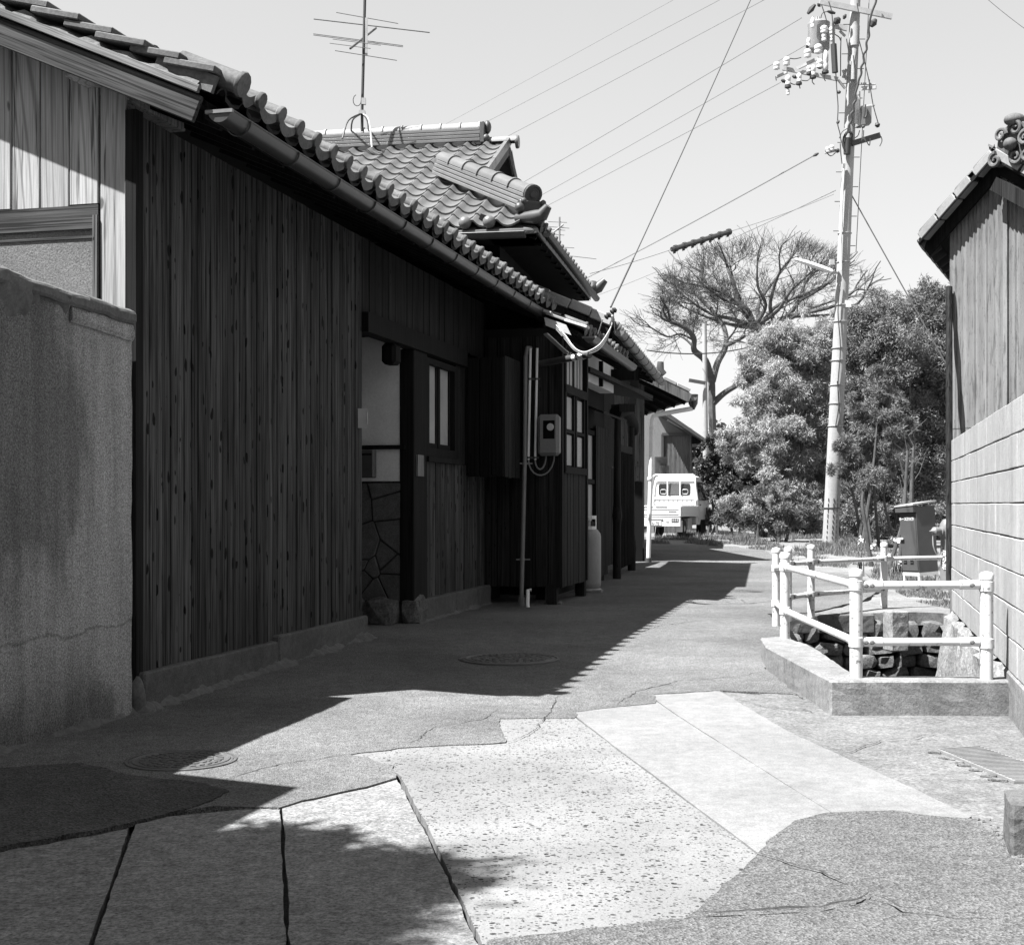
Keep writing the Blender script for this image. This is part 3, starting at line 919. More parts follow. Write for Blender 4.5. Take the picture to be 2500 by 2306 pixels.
def fillet(name, s0, s1, zb, rise, reach, m, parent, n=120, seed=0.0, u0=.0):
    """mortar smeared along the foot of a wall, wide and high in places"""
    vs = []; fs = []; k = 7
    for i in range(n + 1):
        s = s0 + (s1 - s0) * i / n
        a = .55 + .75 * mnoise.noise(V(s * 2.3, seed, 0)) + .5 * mnoise.noise(V(s * 9, seed, 2))
        a = max(.06, a)
        for j in range(k + 1):
            f = j / k; w = reach * a; h = rise * a
            q = F(s, u0 + w * f, zb(s) - .012 + h * (1 - f) ** 1.6 + .012 * (1 - f))
            d = .012 * mnoise.noise(q * 16) * (1 - f * .6)
            vs.append(q + UP * d + N_A * d)
    for i in range(n):
        for j in range(k):
            b = i * (k + 1) + j; fs.append((b, b + k + 1, b + k + 2, b + 1)[::-1])
    mb = MB(); mb.add(vs, fs, True); return mb.build(name, m, parent)
fillet("base_mortar", -3.6, -.08, lambda s: g(F(s, 0, 0).y) + .012, .06, .10, M['mortar'], cw, 160, 3.0, .015)
mb = MB(); mb.ball(F(-.07, .02, .08), (.06, .05, .16), 14, 9); mb.ball(F(-.02, .04, .0), (.09, .09, .07), 14, 8); corner_m = mb
for i, p in enumerate(corner_m.v): corner_m.v[i] = p + (p - F(-.05, .06, .06)) * (.35 * mnoise.noise(p * 9))
corner_m.build("corner_mortar", M['mortar'], cw)

# ------------------------------------------------------------ the long wooden house
EZ = 3.47      # gutter height
SL = .43       # roof slope
UE = .58       # eave projection
houseA = thing("wooden_house", F(0, -1.0, 0), "long dark board-clad house with a tiled eave and gutter along the lane", "house")
GZ = lambda s: g(F(s, 0, 0).y)

def boards(name, s0, s1, n, u, z0, z1, m, parent, th=.02, gap=.013, r=random.Random(11), axis='s', dz=0.0):
    """n upright boards side by side, each an object"""
    w = (s1 - s0) / n
    for i in range(n):
        a, b = s0 + i * w + gap / 2, s0 + (i + 1) * w - gap / 2
        if n == 42:       # tongued pairs: a fine groove inside a pair, an open seam between pairs
            k_ = .018 * math.sin(i // 2 * 2.3)
            if i % 2: a -= gap * .28; b += k_ * 0
            else: b += gap * .28
            q_ = .014 * math.sin(i // 2 * 5.1)
            if i % 2: a += q_
            else: b += q_
        du = r.uniform(-.004, .004)
        zz0 = (z0(a) if callable(z0) else z0) + r.uniform(-.012, .006)
        zz1a = z1(a) if callable(z1) else z1; zz1b = z1(b) if callable(z1) else z1
        mb = MB()
        c = .005
        if axis == 's':
            prof = [(a, u - th), (a, u - c), (a + c, u), (b - c, u), (b, u - c), (b, u - th)]
            pt = lambda x, y, z: F(x, y + du, z)
        else:
            prof = [(a, u + th), (a, u + c), (a + c, u), (b - c, u), (b, u + c), (b, u + th)]
            pt = lambda x, y, z: F(y + du, x, z)
        k = len(prof)
        lo = [pt(x, y, zz0) for x, y in prof]
        hi = [pt(x, y, zz1a + (zz1b - zz1a) * (x - a) / (b - a)) for x, y in prof]
        fs = [(j, (j + 1) % k, k + (j + 1) % k, k + j) for j in range(k)]
        if axis == 's': fs = [f[::-1] for f in fs]
        mb.add(lo + hi, fs + [tuple(range(k)), tuple(range(k, 2 * k))[::-1]])
        mb.build(name, m, parent)

# foundation stones
for a, b in ((-.02, 1.93), (1.95, 3.84)):
    mb = MB(); mb.obox(F((a + b) / 2, -.06, GZ((a + b) / 2) + .05), T_A, N_A, UP, b - a, .22, .34)
    mb.build("foundation_stone", M['plinth'], houseA, bevel=.012, rough=.005)
for a, b in ((5.25, 6.52), (6.54, 7.45), (7.47, 7.95)):
    mb = MB(); mb.obox(F((a + b) / 2, -.05, GZ((a + b) / 2) + .05), T_A, N_A, UP, b - a, .24, .36)
    mb.build("foundation_stone", M['plinth'], houseA, bevel=.012, rough=.005)
fillet("base_mortar", -.02, 3.86, lambda s: GZ(s) + .012, .06, .15, M['mortar'], houseA, 180, 7.0, .045)
fillet("base_mortar", 5.2, 7.9, lambda s: GZ(s) + .012, .04, .10, M['mortar'], houseA, 120, 11.0, .065)

# wall core (dark) so that gaps show black
mb = MB()
mb.fbox(0.02, 3.80, -.20, -.10, .1, 3.62)
mb.fbox(3.80, 5.2, -.20, -.10, 2.92, 3.62)
mb.fbox(5.22, 9.0, -.20, -.10, .1, 3.62)
mb.build("wall_core", M['black'], houseA)
boards("wall_board", 0.035, 3.84, 42, 0.0, lambda s: .195 + .075 * max(0, s) / 3.84, 3.60, M['wood_dark'], houseA)
mb = MB(); mb.fbox(-.055, .032, -.06, .012, .17, 3.62); mb.build("corner_post", M['wood_black'], houseA)
boards("wall_board", 3.85, 7.90, 23, -.005, 2.95, 3.60, M['wood_brown'], houseA, r=random.Random(12))
mb = MB(); mb.fbox(3.842, 7.0, -.08, .055, 2.77, 2.945); mb.build("lintel", M['wood_black'], houseA)

# alcove of the entrance (s 3.84 .. 5.2)
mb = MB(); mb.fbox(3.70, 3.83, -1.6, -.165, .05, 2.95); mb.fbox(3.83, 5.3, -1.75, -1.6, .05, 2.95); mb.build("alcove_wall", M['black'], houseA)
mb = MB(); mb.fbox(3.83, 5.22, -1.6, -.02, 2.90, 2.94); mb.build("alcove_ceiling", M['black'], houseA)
z_r = CAM_Z + (HOR - 1091) / FPX * 13.2; z_c = CAM_Z + (HOR - 1174) / FPX * 13.2
mb = MB(); mb.fbox(5.20, 5.30, -1.6, -.06, z_c, 2.90); mb.build("plaster_wall", M['plaster'], houseA)
mb = MB(); mb.fbox(5.165, 5.198, -1.6, -.06, z_r - .02, z_r + .02); mb.build("batten", M['wood_black'], houseA)
mb = MB(); mb.fbox(5.215, 5.32, -1.6, -.06, .0, z_c - .002); mb.build("cladding_backing", M['joint_dirt'], houseA)
# crazy-paved stone cladding: cells of a small Voronoi diagram, cut by clipping
def voronoi_cells(w, h, pts, gap):
    cells = []
    for i, p in enumerate(pts):
        poly = [(0, 0), (w, 0), (w, h), (0, h)]
        for j, q in enumerate(pts):
            if i == j: continue
            mx, my = (p[0] + q[0]) / 2, (p[1] + q[1]) / 2
            dx, dy = q[0] - p[0], q[1] - p[1]; L = math.hypot(dx, dy)
            mx -= dx / L * gap; my -= dy / L * gap
            new = []
            for k in range(len(poly)):
                a, b = poly[k], poly[(k + 1) % len(poly)]
                da = (a[0] - mx) * dx + (a[1] - my) * dy; db = (b[0] - mx) * dx + (b[1] - my) * dy
                if da <= 0: new.append(a)
                if (da < 0 < db) or (db < 0 < da):
                    t_ = da / (da - db); new.append((a[0] + (b[0] - a[0]) * t_, a[1] + (b[1] - a[1]) * t_))
            poly = new
            if not poly: break
        if len(poly) > 2: cells.append(poly)
    return cells
rr = random.Random(33); hh = z_c - .02 - .30
pts = [(rr.uniform(0, 1.5), rr.uniform(0, hh)) for _ in range(26)]
for cell in voronoi_cells(1.5, hh, pts, .006):
    mb = MB(); d = rr.uniform(.0, .028)
    mb.prism([F(5.213 - d, -.07 - x, .30 + y) for x, y in cell], T_A * .05)
    mb.build("cladding_stone", M['plinth'], houseA, bevel=.008)
mb = MB(); rr = random.Random(6)
for i, u in enumerate((-1.3, -.95, -.62, -.28)):
    o_ = piece("base_stone", stone_mesh[i], houseA, frame(F(5.10, u, GZ(5.1) + .12), N_A * .19, T_A * .2, UP * .17))
o_ = piece("base_stone", stone_mesh[6], houseA, frame(F(5.32, -.02, GZ(5.3) + .13), T_A * .2, N_A * .15, UP * .17))
mb = MB(); mb.fbox(5.19, 5.62, -.12, .03, .28, 2.77); mb.build("door_post", M['wood_black'], houseA, bevel=.01)
mb = MB(); mb.obox(F(4.75, -.05, 2.67), T_A, N_A, UP, .2, .14, .2); mb.build("bracket", M['wood_black'], houseA, bevel=.03)

npz = CAM_Z + (HOR - 1136) / FPX * 13.3
mb = MB(); mb.fbox(5.26, 5.46, .031, .046, npz - .105, npz + .105)
o = mb.build("name_plaque", M['sign_wood']); tag(o, "small weathered wooden plaque on the dark door post", "plaque")
pq = P(877, 1021, 11.75); t_ = thing("paper_notice", pq, "small pale folded notice at the end of the board wall", "notice")
mb = MB(); mb.obox(pq + N_A * .03, T_A * .6 + N_A * .8, UP, T_A * .8 - N_A * .6, .085, .17, .006); mb.build("sheet", M['paper'], t_)
mb = MB(); mb.obox(pq + N_A * .055 + T_A * .05, T_A * .9 - N_A * .4, UP, T_A * .4 + N_A * .9, .07, .10, .006); mb.build("flap", M['plaster'], t_)
mx = P(900, 1132, 13.0)
mt_ = thing("mail_box", mx, "small dark mail box on the white plaster in the entrance", "mail box")
mb = MB(); mb.obox(mx, N_A, T_A, UP, .13, .10, .27); mb.build("body", M['metal_dark'], mt_, bevel=.01)
mb = MB(); mb.obox(mx - T_A * .055 + V(0, 0, .09), N_A, T_A, UP, .10, .01, .02); mb.build("slot", M['black'], mt_)

# section 2: boards below the window
boards("wall_board", 5.63, 7.92, 13, 0.0, .30, 1.69, M['wood_dark'], houseA, r=random.Random(15))
boards("wall_board", 6.75, 7.92, 6, -.006, 1.70, 2.77, M['wood_brown'], houseA, r=random.Random(16))
# window with two frosted panes
wz0, wz1 = 1.80, 2.68
win = None
mb = MB()
for (a, b, z0, z1) in ((5.64, 5.72, wz0 - .06, wz1 + .06), (6.62, 6.74, wz0 - .06, wz1 + .06), (5.72, 6.62, wz1, wz1 + .06), (5.72, 6.62, wz0 - .06, wz0 + .03)):
    mb.fbox(a, b, -.09, .02, z0, z1)
win = mb.build("window", M['wood_black'], houseA)
for (a, b) in ((5.73, 6.15), (6.21, 6.61)):
    mb = MB(); mb.fbox(a + .035, b - .035, -.052, -.045, wz0 + .07, wz1); mb.build("pane", M['frosted'], win)
    mb = MB()
    for (c, d, z0, z1) in ((a, a + .04, wz0 + .03, wz1), (b - .04, b, wz0 + .03, wz1), (a + .04, b - .04, wz0 + .03, wz0 + .085)): mb.fbox(c, d, -.075, -.03, z0, z1)
    mb.build("sash", M['wood_black'], win)
mb = MB(); mb.fbox(6.15, 6.21, -.08, -.02, wz0 + .03, wz1); mb.build("mullion", M['wood_black'], win)
mb = MB(); mb.fbox(5.60, 6.80, -.05, .055, wz0 - .115, wz0 - .06); mb.build("sill", M['wood_black'], win)

# shutter box
mb = MB(); mb.fbox(7.11, 7.90, -.0, .44, 1.58, 2.86); sb = mb.build("shutter_box", M['wood_black'], houseA)
boards("box_board", 7.11, 7.90, 5, .455, 1.56, 2.90, M['wood_brown'], sb, r=random.Random(18))
boards("box_board", 0.02, .44, 3, 7.095, 1.56, 2.88, M['wood_black'], sb, axis='u', r=random.Random(19))

# gable wall of pale cedar boards at s=0, facing the camera
def rake_z(u): return EZ + .12 - (u - UE) * SL
ww_r = -.285; ww_z0, ww_z1 = 2.0, 2.985
gb = -.055
boards("gable_board", -.255, -.075, 1, -.018, 1.6, lambda u: rake_z(u) - .1, M['wood_light'], houseA, axis='u', r=random.Random(2), gap=.004)
for i in range(8):
    u1 = -.262 - .2 * i
    z0_ = ww_z1 + .09 if u1 - .2 > -1.75 else 1.6
    boards("gable_board", u1 - .197, u1, 1, -.018, z0_, lambda u: rake_z(u) - .1, M['wood_light'], houseA, axis='u', r=random.Random(40 + i), gap=.004)
mb = MB(); mb.fbox(-.05, .0, -.065, -.002, 1.6, 3.6); mb.build("corner_trim", M['wood_light'], houseA)
mb = MB(); mb.fbox(0.002, .06, -2.4, -.02, 1.5, 3.6); mb.build("gable_core", M['black'], houseA)
gw = MB()
gw.fbox(-.035, .0, -.292, -.262, ww_z0, ww_z1 + .02); gw.fbox(-.022, 0, -1.8, -1.77, ww_z0, ww_z1)
gwin = gw.build("window", M['wood_grey'], houseA)
mb = MB(); mb.fbox(-.022, .0, -1.8, -.262, ww_z1 + .02, ww_z1 + .085); mb.fbox(-.03, .0, -1.77, -.292, ww_z1 - .06, ww_z1 + .02); mb.build("head_frame", M['wood_grey_level'], gwin)
mb = MB(); mb.fbox(-.012, .001, -1.77, -.292, ww_z0, ww_z1 - .06); mb.build("pane", M['frosted_dark'], gwin)
mb = MB(); mb.fbox(-.02, -.008, -1.77, -.292, ww_z1 - .115, ww_z1 - .10); mb.build("glazing_bar", M['wood_grey_level'], gwin)

# roof A
RS0, RS1 = -.27, 8.35
def roofA(s, u, dz=0): return F(s, u, EZ + .13 - (u - UE) * SL + dz)
slopeA = (roofA(0, 1) - roofA(0, 0)).normalized()            # down the slope, towards the lane
nrmA = T_A.cross(slopeA).normalized()
if nrmA.z < 0: nrmA = -nrmA
mb = MB()
mb.prism([roofA(RS0 + .05, UE - .02, -.06), roofA(RS0 + .05, -4.5, -.06), roofA(RS0 + .05, -4.5, -.03), roofA(RS0 + .05, UE - .02, -.03)], T_A * (RS1 - RS0 - .05))
mb.build("roof_deck", M['wood_black'], houseA)
mb = MB()   # far slope of the roof
mb.prism([roofA(RS0, -4.5, -.03), F(RS0, -9, EZ - .1), F(RS0, -9, EZ - .05), roofA(RS0, -4.5, .05)], T_A * (RS1 - RS0))
mb.fbox(.0, 8.0, -8.6, -8.4, 0, 3.6); mb.fbox(7.8, 8.0, -8.4, -.2, 0, 3.6); mb.build("rear_roof", M['tile_dark'], houseA)
# gable fill above / far gable
mb = MB(); mb.prism([F(.01, -8.4, 1.5), F(.01, -2.4, 1.5), F(.01, -2.4, 4.7), F(.01, -4.4, 5.55), F(.01, -8.4, 3.6)], T_A * .08); mb.build("gable_wall", M['wood_brown'], houseA)
for i in range(19):
    s = RS0 + .35 + i * .46
    mb = MB(); mb.bar(roofA(s, UE - .07, -.105), roofA(s, -.4, -.105), .045, .07, nrmA); mb.build("rafter", M['wood_black'], houseA)
mb = MB(); mb.bar(roofA(RS0 + .06, UE - .03, -.085), roofA(RS1, UE - .03, -.085), .02, .09); mb.build("fascia", M['wood_black'], houseA)
mb = MB(); mb.bar(F(RS0 + .02, -.28, rake_z(-.28) - .12), F(1.0, -.28, rake_z(-.28) - .12), .13, .12); mb.build("purlin", M['wood_light'], houseA, bevel=.006)
# bargeboard on the near verge: board, thin upper trim
mb = MB()
a, b = roofA(RS0, UE - .05, -.105), roofA(RS0, -4.5, -.105)
mb.bar(a, b, .035, .155, nrmA); mb.build("bargeboard", M['barge'], houseA, bevel=.004)
mb = MB(); mb.bar(roofA(RS0 - .025, UE - .03, .012), roofA(RS0 - .025, -4.5, .012), .03, .045, nrmA); mb.build("barge_trim", M['wood_trim'], houseA, bevel=.003)
mb = MB()
vs, fs = [], []
for i in range(81):
    u = UE - .06 - 5.1 * i / 80
    for (ds, dn) in ((-.025, .03), (.13, .03), (.13, .085), (-.005, .052 + .03 * mnoise.noise(V(u * 9, 2, 1)) + .018 * math.sin(u * 29.2))):
        vs.append(roofA(RS0 + ds, u) + nrmA * dn)
for i in range(80):
    for j in range(4): fs.append((i * 4 + j, (i + 1) * 4 + j, (i + 1) * 4 + (j + 1) % 4, i * 4 + (j + 1) % 4))
mb.add(vs, fs + [(0, 1, 2, 3), (320, 323, 322, 321)]); mb.build("verge_mortar", M['mortar'], houseA)
# flat verge tiles, stepped
vt = MB(); vt.obox(V(0, 0, 0), V(1, 0, 0), V(0, 1, 0), UP, .30, .33, .040)
vtm = vt.mesh("verge_tile"); bm = bmesh.new(); bm.from_mesh(vtm); bmesh.ops.bevel(bm, geom=list(bm.edges), offset=.006, segments=1, affect='EDGES'); bm.to_mesh(vtm); bm.free(); vtm.materials.append(M['tile_old'])
rr = random.Random(17)
for i in range(22):
    u = UE - .14 - i * .215
    tilt = Matrix.Rotation(rr.uniform(-.03, .03), 3, nrmA)
    d = (slopeA + nrmA * .17).normalized()
    piece("verge_tile", vtm, houseA, frame(roofA(RS0 + .11 + rr.uniform(-.012, .012), u) + nrmA * (.118 + rr.uniform(-.004, .004)), tilt @ T_A, tilt @ -d, T_A.cross(-d)))
# round capping tiles along the verge
bt = MB()
def half_barrel(r0, r1, L, collar=True, n=10):
    mb = MB(); vs = []; prof = [(r0, 0), (r0, .04), (r1, .045), (r1 * .96, L)] if collar else [(r0, 0), (r1, L)]
    for (r, y) in prof:
        for k in range(n + 1):
            a = math.pi * k / n
            vs.append(V(r * math.cos(a), y, r * math.sin(a)))
    m_ = n + 1
    fs = [(i * m_ + k, (i + 1) * m_ + k, (i + 1) * m_ + k + 1, i * m_ + k + 1) for i in range(len(prof) - 1) for k in range(n)]
    fs.append(tuple(range(m_))); fs.append(tuple(range((len(prof) - 1) * m_, len(prof) * m_))[::-1])
    mb.add(vs, fs, True)
    return mb
hbm = half_barrel(.095, .078, .30).mesh("barrel_tile"); hbm.materials.append(M['tile_old'])
for i in range(18):
    u = UE - .02 - i * .275
    piece("barrel_tile", hbm, houseA, frame(roofA(RS0 + .33, u) + nrmA * .105, T_A * (1 if i else 1.05), -slopeA, nrmA))
# tile field: rounded ribs running down the slope behind the eave (its top is not seen from the lane)
PITCH = .29
mb = MB()
n_t = 30
prof = [(-.5, .02), (-.42, .055), (-.3, .075), (-.18, .055), (-.1, .02), (.2, .0), (.5, .02)]
for i in range(n_t):
    s = -.07 + .0 + i * PITCH
    if s > RS1 - .05: break
    for j in range(18):
        u1 = UE - .02 - j * .27; u0 = u1 - .30
        vs = [roofA(s + x * PITCH + PITCH * .3, u1) + nrmA * (z + .035) for x, z in prof] + [roofA(s + x * PITCH + PITCH * .3, u0) + nrmA * (z + .008) for x, z in prof] + [roofA(s + x * PITCH + PITCH * .3, u1) + nrmA * (z + .012) for x, z in prof]
        k = len(prof)
        mb.add(vs, [(q, q + 1, k + q + 1, k + q) for q in range(k - 1)], True)
        mb.add(vs, [(2 * k + q, 2 * k + q + 1, q + 1, q) for q in range(k - 1)])
tf = mb.build("roof_tiles", M['tile_dark'], houseA); tf['kind'] = 'stuff'
# eave tiles: round disc and hanging lip, one object each
def eave_tile_mesh(r=.056, pitch=PITCH, L=.30, big=False):
    mb = MB()     # local: x along the eave, y up the slope, z normal; disc at y=0
    n = 12
    vs = []
    for (rr_, y) in ((r * .95, -.012), (r, -.006), (r, .012), (r * .84, .02), (r * .82, L)):
        for k in range(n):
            a = 2 * math.pi * k / n
            vs.append(V(rr_ * math.cos(a), y, rr_ * math.sin(a) + .02))
    fs = [(i * n + k, i * n + (k + 1) % n, (i + 1) * n + (k + 1) % n, (i + 1) * n + k) for i in range(4) for k in range(n)]
    mb.add(vs, fs, True); mb.add(vs[:n], [tuple(range(n))])
    m_ = 8; top, bot, back_ = [], [], []
    for k in range(m_ + 1):
        x = r * .6 + (pitch - r * 1.2) * k / m_
        sag = -.030 * math.sin(math.pi * k / m_)
        top.append(V(x, .006, sag + .012)); bot.append(V(x, .0, sag - .042 - .012 * math.sin(math.pi * k / m_))); back_.append(V(x, .30, sag + .012))
    vs = top + bot + back_; q = m_ + 1
    mb.add(vs, [(k, k + 1, q + k + 1, q + k) for k in range(m_)] + [(2 * q + k, 2 * q + k + 1, k + 1, k) for k in range(m_)])
    return mb
etm = eave_tile_mesh(.051).mesh("eave_tile"); etm.materials.append(M['tile_old'])
rr = random.Random(23)
for i in range(30):
    s = .10 + i * PITCH
    if s > RS1 - .1: break
    piece("eave_tile", etm, houseA, frame(roofA(s, UE + .125) + nrmA * (.098 + rr.uniform(-.006, .006)), (T_A + nrmA * rr.uniform(-.02, .02)).normalized(), -slopeA, nrmA))
ebm = eave_tile_mesh(.076, .24, .42).mesh("corner_eave_tile"); ebm.materials.append(M['tile_old'])
piece("corner_eave_tile", ebm, houseA, frame(roofA(-.16, UE + .12) + nrmA * .12, T_A, -slopeA, nrmA))
mb = MB(); a = roofA(RS0 + .0, UE + .02) + nrmA * .02
mb.prism([a, a - slopeA * .4, a - slopeA * .4 + nrmA * .09, a + nrmA * .10], T_A * .035); mb.build("verge_end_tile", M['tile_old'], houseA)

# gutter: half-round trough, hoops, brackets
def trough(name, a, b, r, m, parent, n=10, close=True, up=UP):
    a, b = Vector(a), Vector(b); d = (b - a).normalized(); x = d.cross(UP).normalized(); y = x.cross(d)
    mb = MB(); vs = []
    angs = [math.pi + math.pi * k / n for k in range(n + 1)]
    for p in (a, b):
        for rr_ in (r, r * .93):
            for t_ in angs: vs.append(p + x * math.cos(t_) * rr_ + y * math.sin(t_) * rr_)
    k = n + 1
    fs = [(i, i + 1, 2 * k + i + 1, 2 * k + i) for i in range(n)] + [(k + i + 1, k + i, 3 * k + i, 3 * k + i + 1) for i in range(n)]
    fs += [(0, 2 * k, 3 * k, k), (k - 1, 2 * k - 1, 4 * k - 1, 3 * k - 1)]
    mb.add(vs, fs, True)
    if close:
        for p, sgn in ((a, -1), (b, 1)):
            e = [p + x * math.cos(t_) * r + y * math.sin(t_) * r for t_ in angs]
            mb.prism(e, d * .006 * sgn)
        mb.tube([a + x * r, b + x * r], r * .09, 6); mb.tube([a - x * r, b - x * r], r * .09, 6)
    o_ = mb.build(name, m, parent)
    return o_, d, x, y
UG = UE + .07
gA, d_, x_, y_ = trough("gutter", F(RS0 + .03, UG, EZ + .045), F(8.30, UG, EZ + .03), .072, M['gutter'], houseA)
mb = MB(); mb.bar(F(RS0 + .025, UG - .085, EZ + .035), F(RS0 + .025, UG + .085, EZ + .035), .02, .02); mb.build("end_lip", M['gutter_pale'], gA)
for i in range(12):
    s = RS0 + .28 + i * .72
    mb = MB(); c = F(s, UG, EZ + .04)
    mb.tube([c + x_ * math.cos(t_) * .078 + y_ * math.sin(t_) * .078 for t_ in [math.pi + math.pi * k / 10 for k in range(11)]], .006, 5)
    mb.build("gutter_hoop", M['gutter'], gA)
# hopper and downpipe
hp = P(1347, 800, F(8.28, UG, 0).y)
mb = MB(); mb.lathe(F(8.25, UG, EZ - .26), [(.04, 0), (.075, .12), (.075, .24)], 12); mb.build("hopper", M['gutter'], houseA)
mb = MB()
top = F(8.25, UG, EZ - .26); pa = P(1283, 870, 15.6); pb = P(1281, 1130, 15.6); pc = P(1273, 1462, 15.45)
mb.tube([top, top + V(-.05, 0, -.12), pa + V(.02, 0, .1), pa], .024, 10); mb.tube([pa, pb, pc], .026, 10)
mb.tube([pc + V(0, 0, .02), pc - V(0, 0, .12)], .04, 10)
dp = mb.build("downpipe", M['pvc_grey'], houseA)
for q in (pb + V(0, 0, -.02), pb.lerp(pc, .72)):
    mb = MB(); mb.lathe(q, [(.030, 0), (.033, .015), (.030, .03)], 12); mb.bar(q - V(.07, 0, -.015), q + V(.09, 0, .015), .02, .015); mb.build("pipe_clip", M['pvc_grey'], dp)
mb = MB(); q = P(1289, 1440, 15.4); mb.tube([q + V(.04, 0, .0), q, P(1288, 1476, 15.3), P(1290, 1486, 15.25)], .022, 8)
o = mb.build("standpipe", M['pvc_white']); tag(o, "short bent white pipe at the foot of the grey downpipe", "pipe")
# ------------------------------------------------------------ second house: bay, low roofs, hipped tile roof
houseB = thing("tiled_house", F(10, -1.5, 0), "house with a large grey hip-and-gable tile roof rising behind the long eave", "house")
# --- bay with meter and lattice window
bz0 = .30
mb = MB(); mb.fbox(7.93, 9.46, -.2, .885, bz0 + .02, 3.3); mb.build("bay_core", M['black'], houseB)
boards("bay_board", .0, .91, 6, 7.91, lambda x: bz0, 3.2, M['wood_brown'], houseB, axis='u', r=random.Random(51))
boards("bay_board", 7.91, 9.48, 9, .915, lambda x: bz0 + .0, 1.62, M['wood_brown'], houseB, r=random.Random(52))
mb = MB(); mb.fbox(7.90, 8.0, .84, .93, bz0, 3.2); mb.fbox(9.40, 9.49, .84, .93, bz0, 3.2); mb.build("bay_post", M['wood_black'], houseB)
for s, u in ((7.97, .80), (9.40, .85), (8.7, .5)):
    mb = MB(); mb.fbox(s - .06, s + .06, u - .06, u + .06, GZ(s) - .06, bz0 + .03); mb.build("bay_foot", M['wood_brown'], houseB)
mb = MB(); mb.fbox(7.95, 8.1, .70, .9, GZ(8) - .05, GZ(8) + .04); mb.build("foot_stone", M['plinth'], houseB, bevel=.02)
# bay window: s 8.05..9.4, two rows of panes with a transom above
wb = MB()
for (a, b, z0, z1) in ((8.02, 8.09, 1.64, 3.15), (9.33, 9.41, 1.64, 3.15), (8.02, 9.41, 2.56, 2.66), (8.02, 9.41, 1.62, 1.70), (8.02, 9.41, 3.1, 3.2)): wb.fbox(a, b, .84, .945, z0, z1)
bw_ = wb.build("window", M['wood_black'], houseB)
for k, (a, b) in enumerate(((8.10, 8.68), (8.74, 9.32))):
    for (z0, z1) in ((1.70, 2.10), (2.13, 2.55)):
        mb = MB(); mb.fbox(a + .06, b - .06, .888, .896, z0 + .02, z1 - .02); mb.build("pane", M['frosted' if k == 0 else 'pattern_glass'], bw_)
    mb = MB(); mb.fbox(a, a + .07, .89, .925, 1.70, 2.56); mb.fbox(b - .07, b, .89, .925, 1.70, 2.56); mb.fbox(a + .07, b - .07, .89, .925, 2.10, 2.135); mb.build("sash", M['wood_black'], bw_)
    for q in range(3):
        mb = MB(); x0 = a + .05 + q * .18; mb.fbox(x0, x0 + .12, .888, .896, 2.68, 3.08); mb.build("transom_pane", M['frosted'], bw_)
# white plaster band and canopy after the bay
mb = MB(); mb.fbox(9.50, 12.4, .55, .75, 2.90, 3.28); mb.build("plaster_band", M['plaster'], houseB)
mb = MB(); mb.fbox(9.495, 9.545, .74, .80, 2.62, 3.3); mb.build("white_post", M['white'], houseB)
mb = MB(); mb.fbox(11.2, 11.28, .70, .80, 2.9, 3.25); mb.build("band_post", M['wood_black'], houseB)
mb = MB(); mb.bar(F(9.6, .90, 2.98), F(15.2, .90, 3.05), .07, .06); mb.prism([F(9.6, .3, 3.10), F(9.6, .93, 2.99), F(9.6, .93, 3.01), F(9.6, .3, 3.13)], T_A * 5.6); mb.build("canopy", M['wood_brown'], houseB)
mb = MB(); mb.prism([F(10.2, .55, 2.62), F(10.2, 1.0, 2.45), F(10.2, 1.0, 2.48), F(10.2, .55, 2.66)], T_A * 1.9); mb.build("lower_canopy", M['wood_black'], houseB)
mb = MB(); mb.fbox(9.47, 13.0, -.6, .35, .0, 3.3); mb.fbox(9.47, 12.9, .34, .52, .0, 2.95); mb.build("wall_core", M['black'], houseB)
# glazed sliding door beyond the gas bottle
gd = MB()
for s0 in (10.2, 11.0, 11.8): gd.fbox(s0, s0 + .07, .52, .60, .25, 2.35)
for z0 in (.25, .95, 1.55, 2.25): gd.fbox(10.2, 11.87, .53, .58, z0, z0 + .06)
dd = gd.build("glazed_door", M['wood_black'], houseB)
for s0 in (10.27, 11.07):
    for z0, z1 in ((.32, .94), (1.02, 1.54), (1.62, 2.24)):
        mb = MB(); mb.fbox(s0, s0 + .73, .535, .542, z0, z1); mb.build("pane", M['frosted'], dd)
# slatted dark wall beyond
boards("wall_board", 12.0, 13.0, 8, .56, .2, 2.4, M['wood_brown'], houseB, r=random.Random(61))

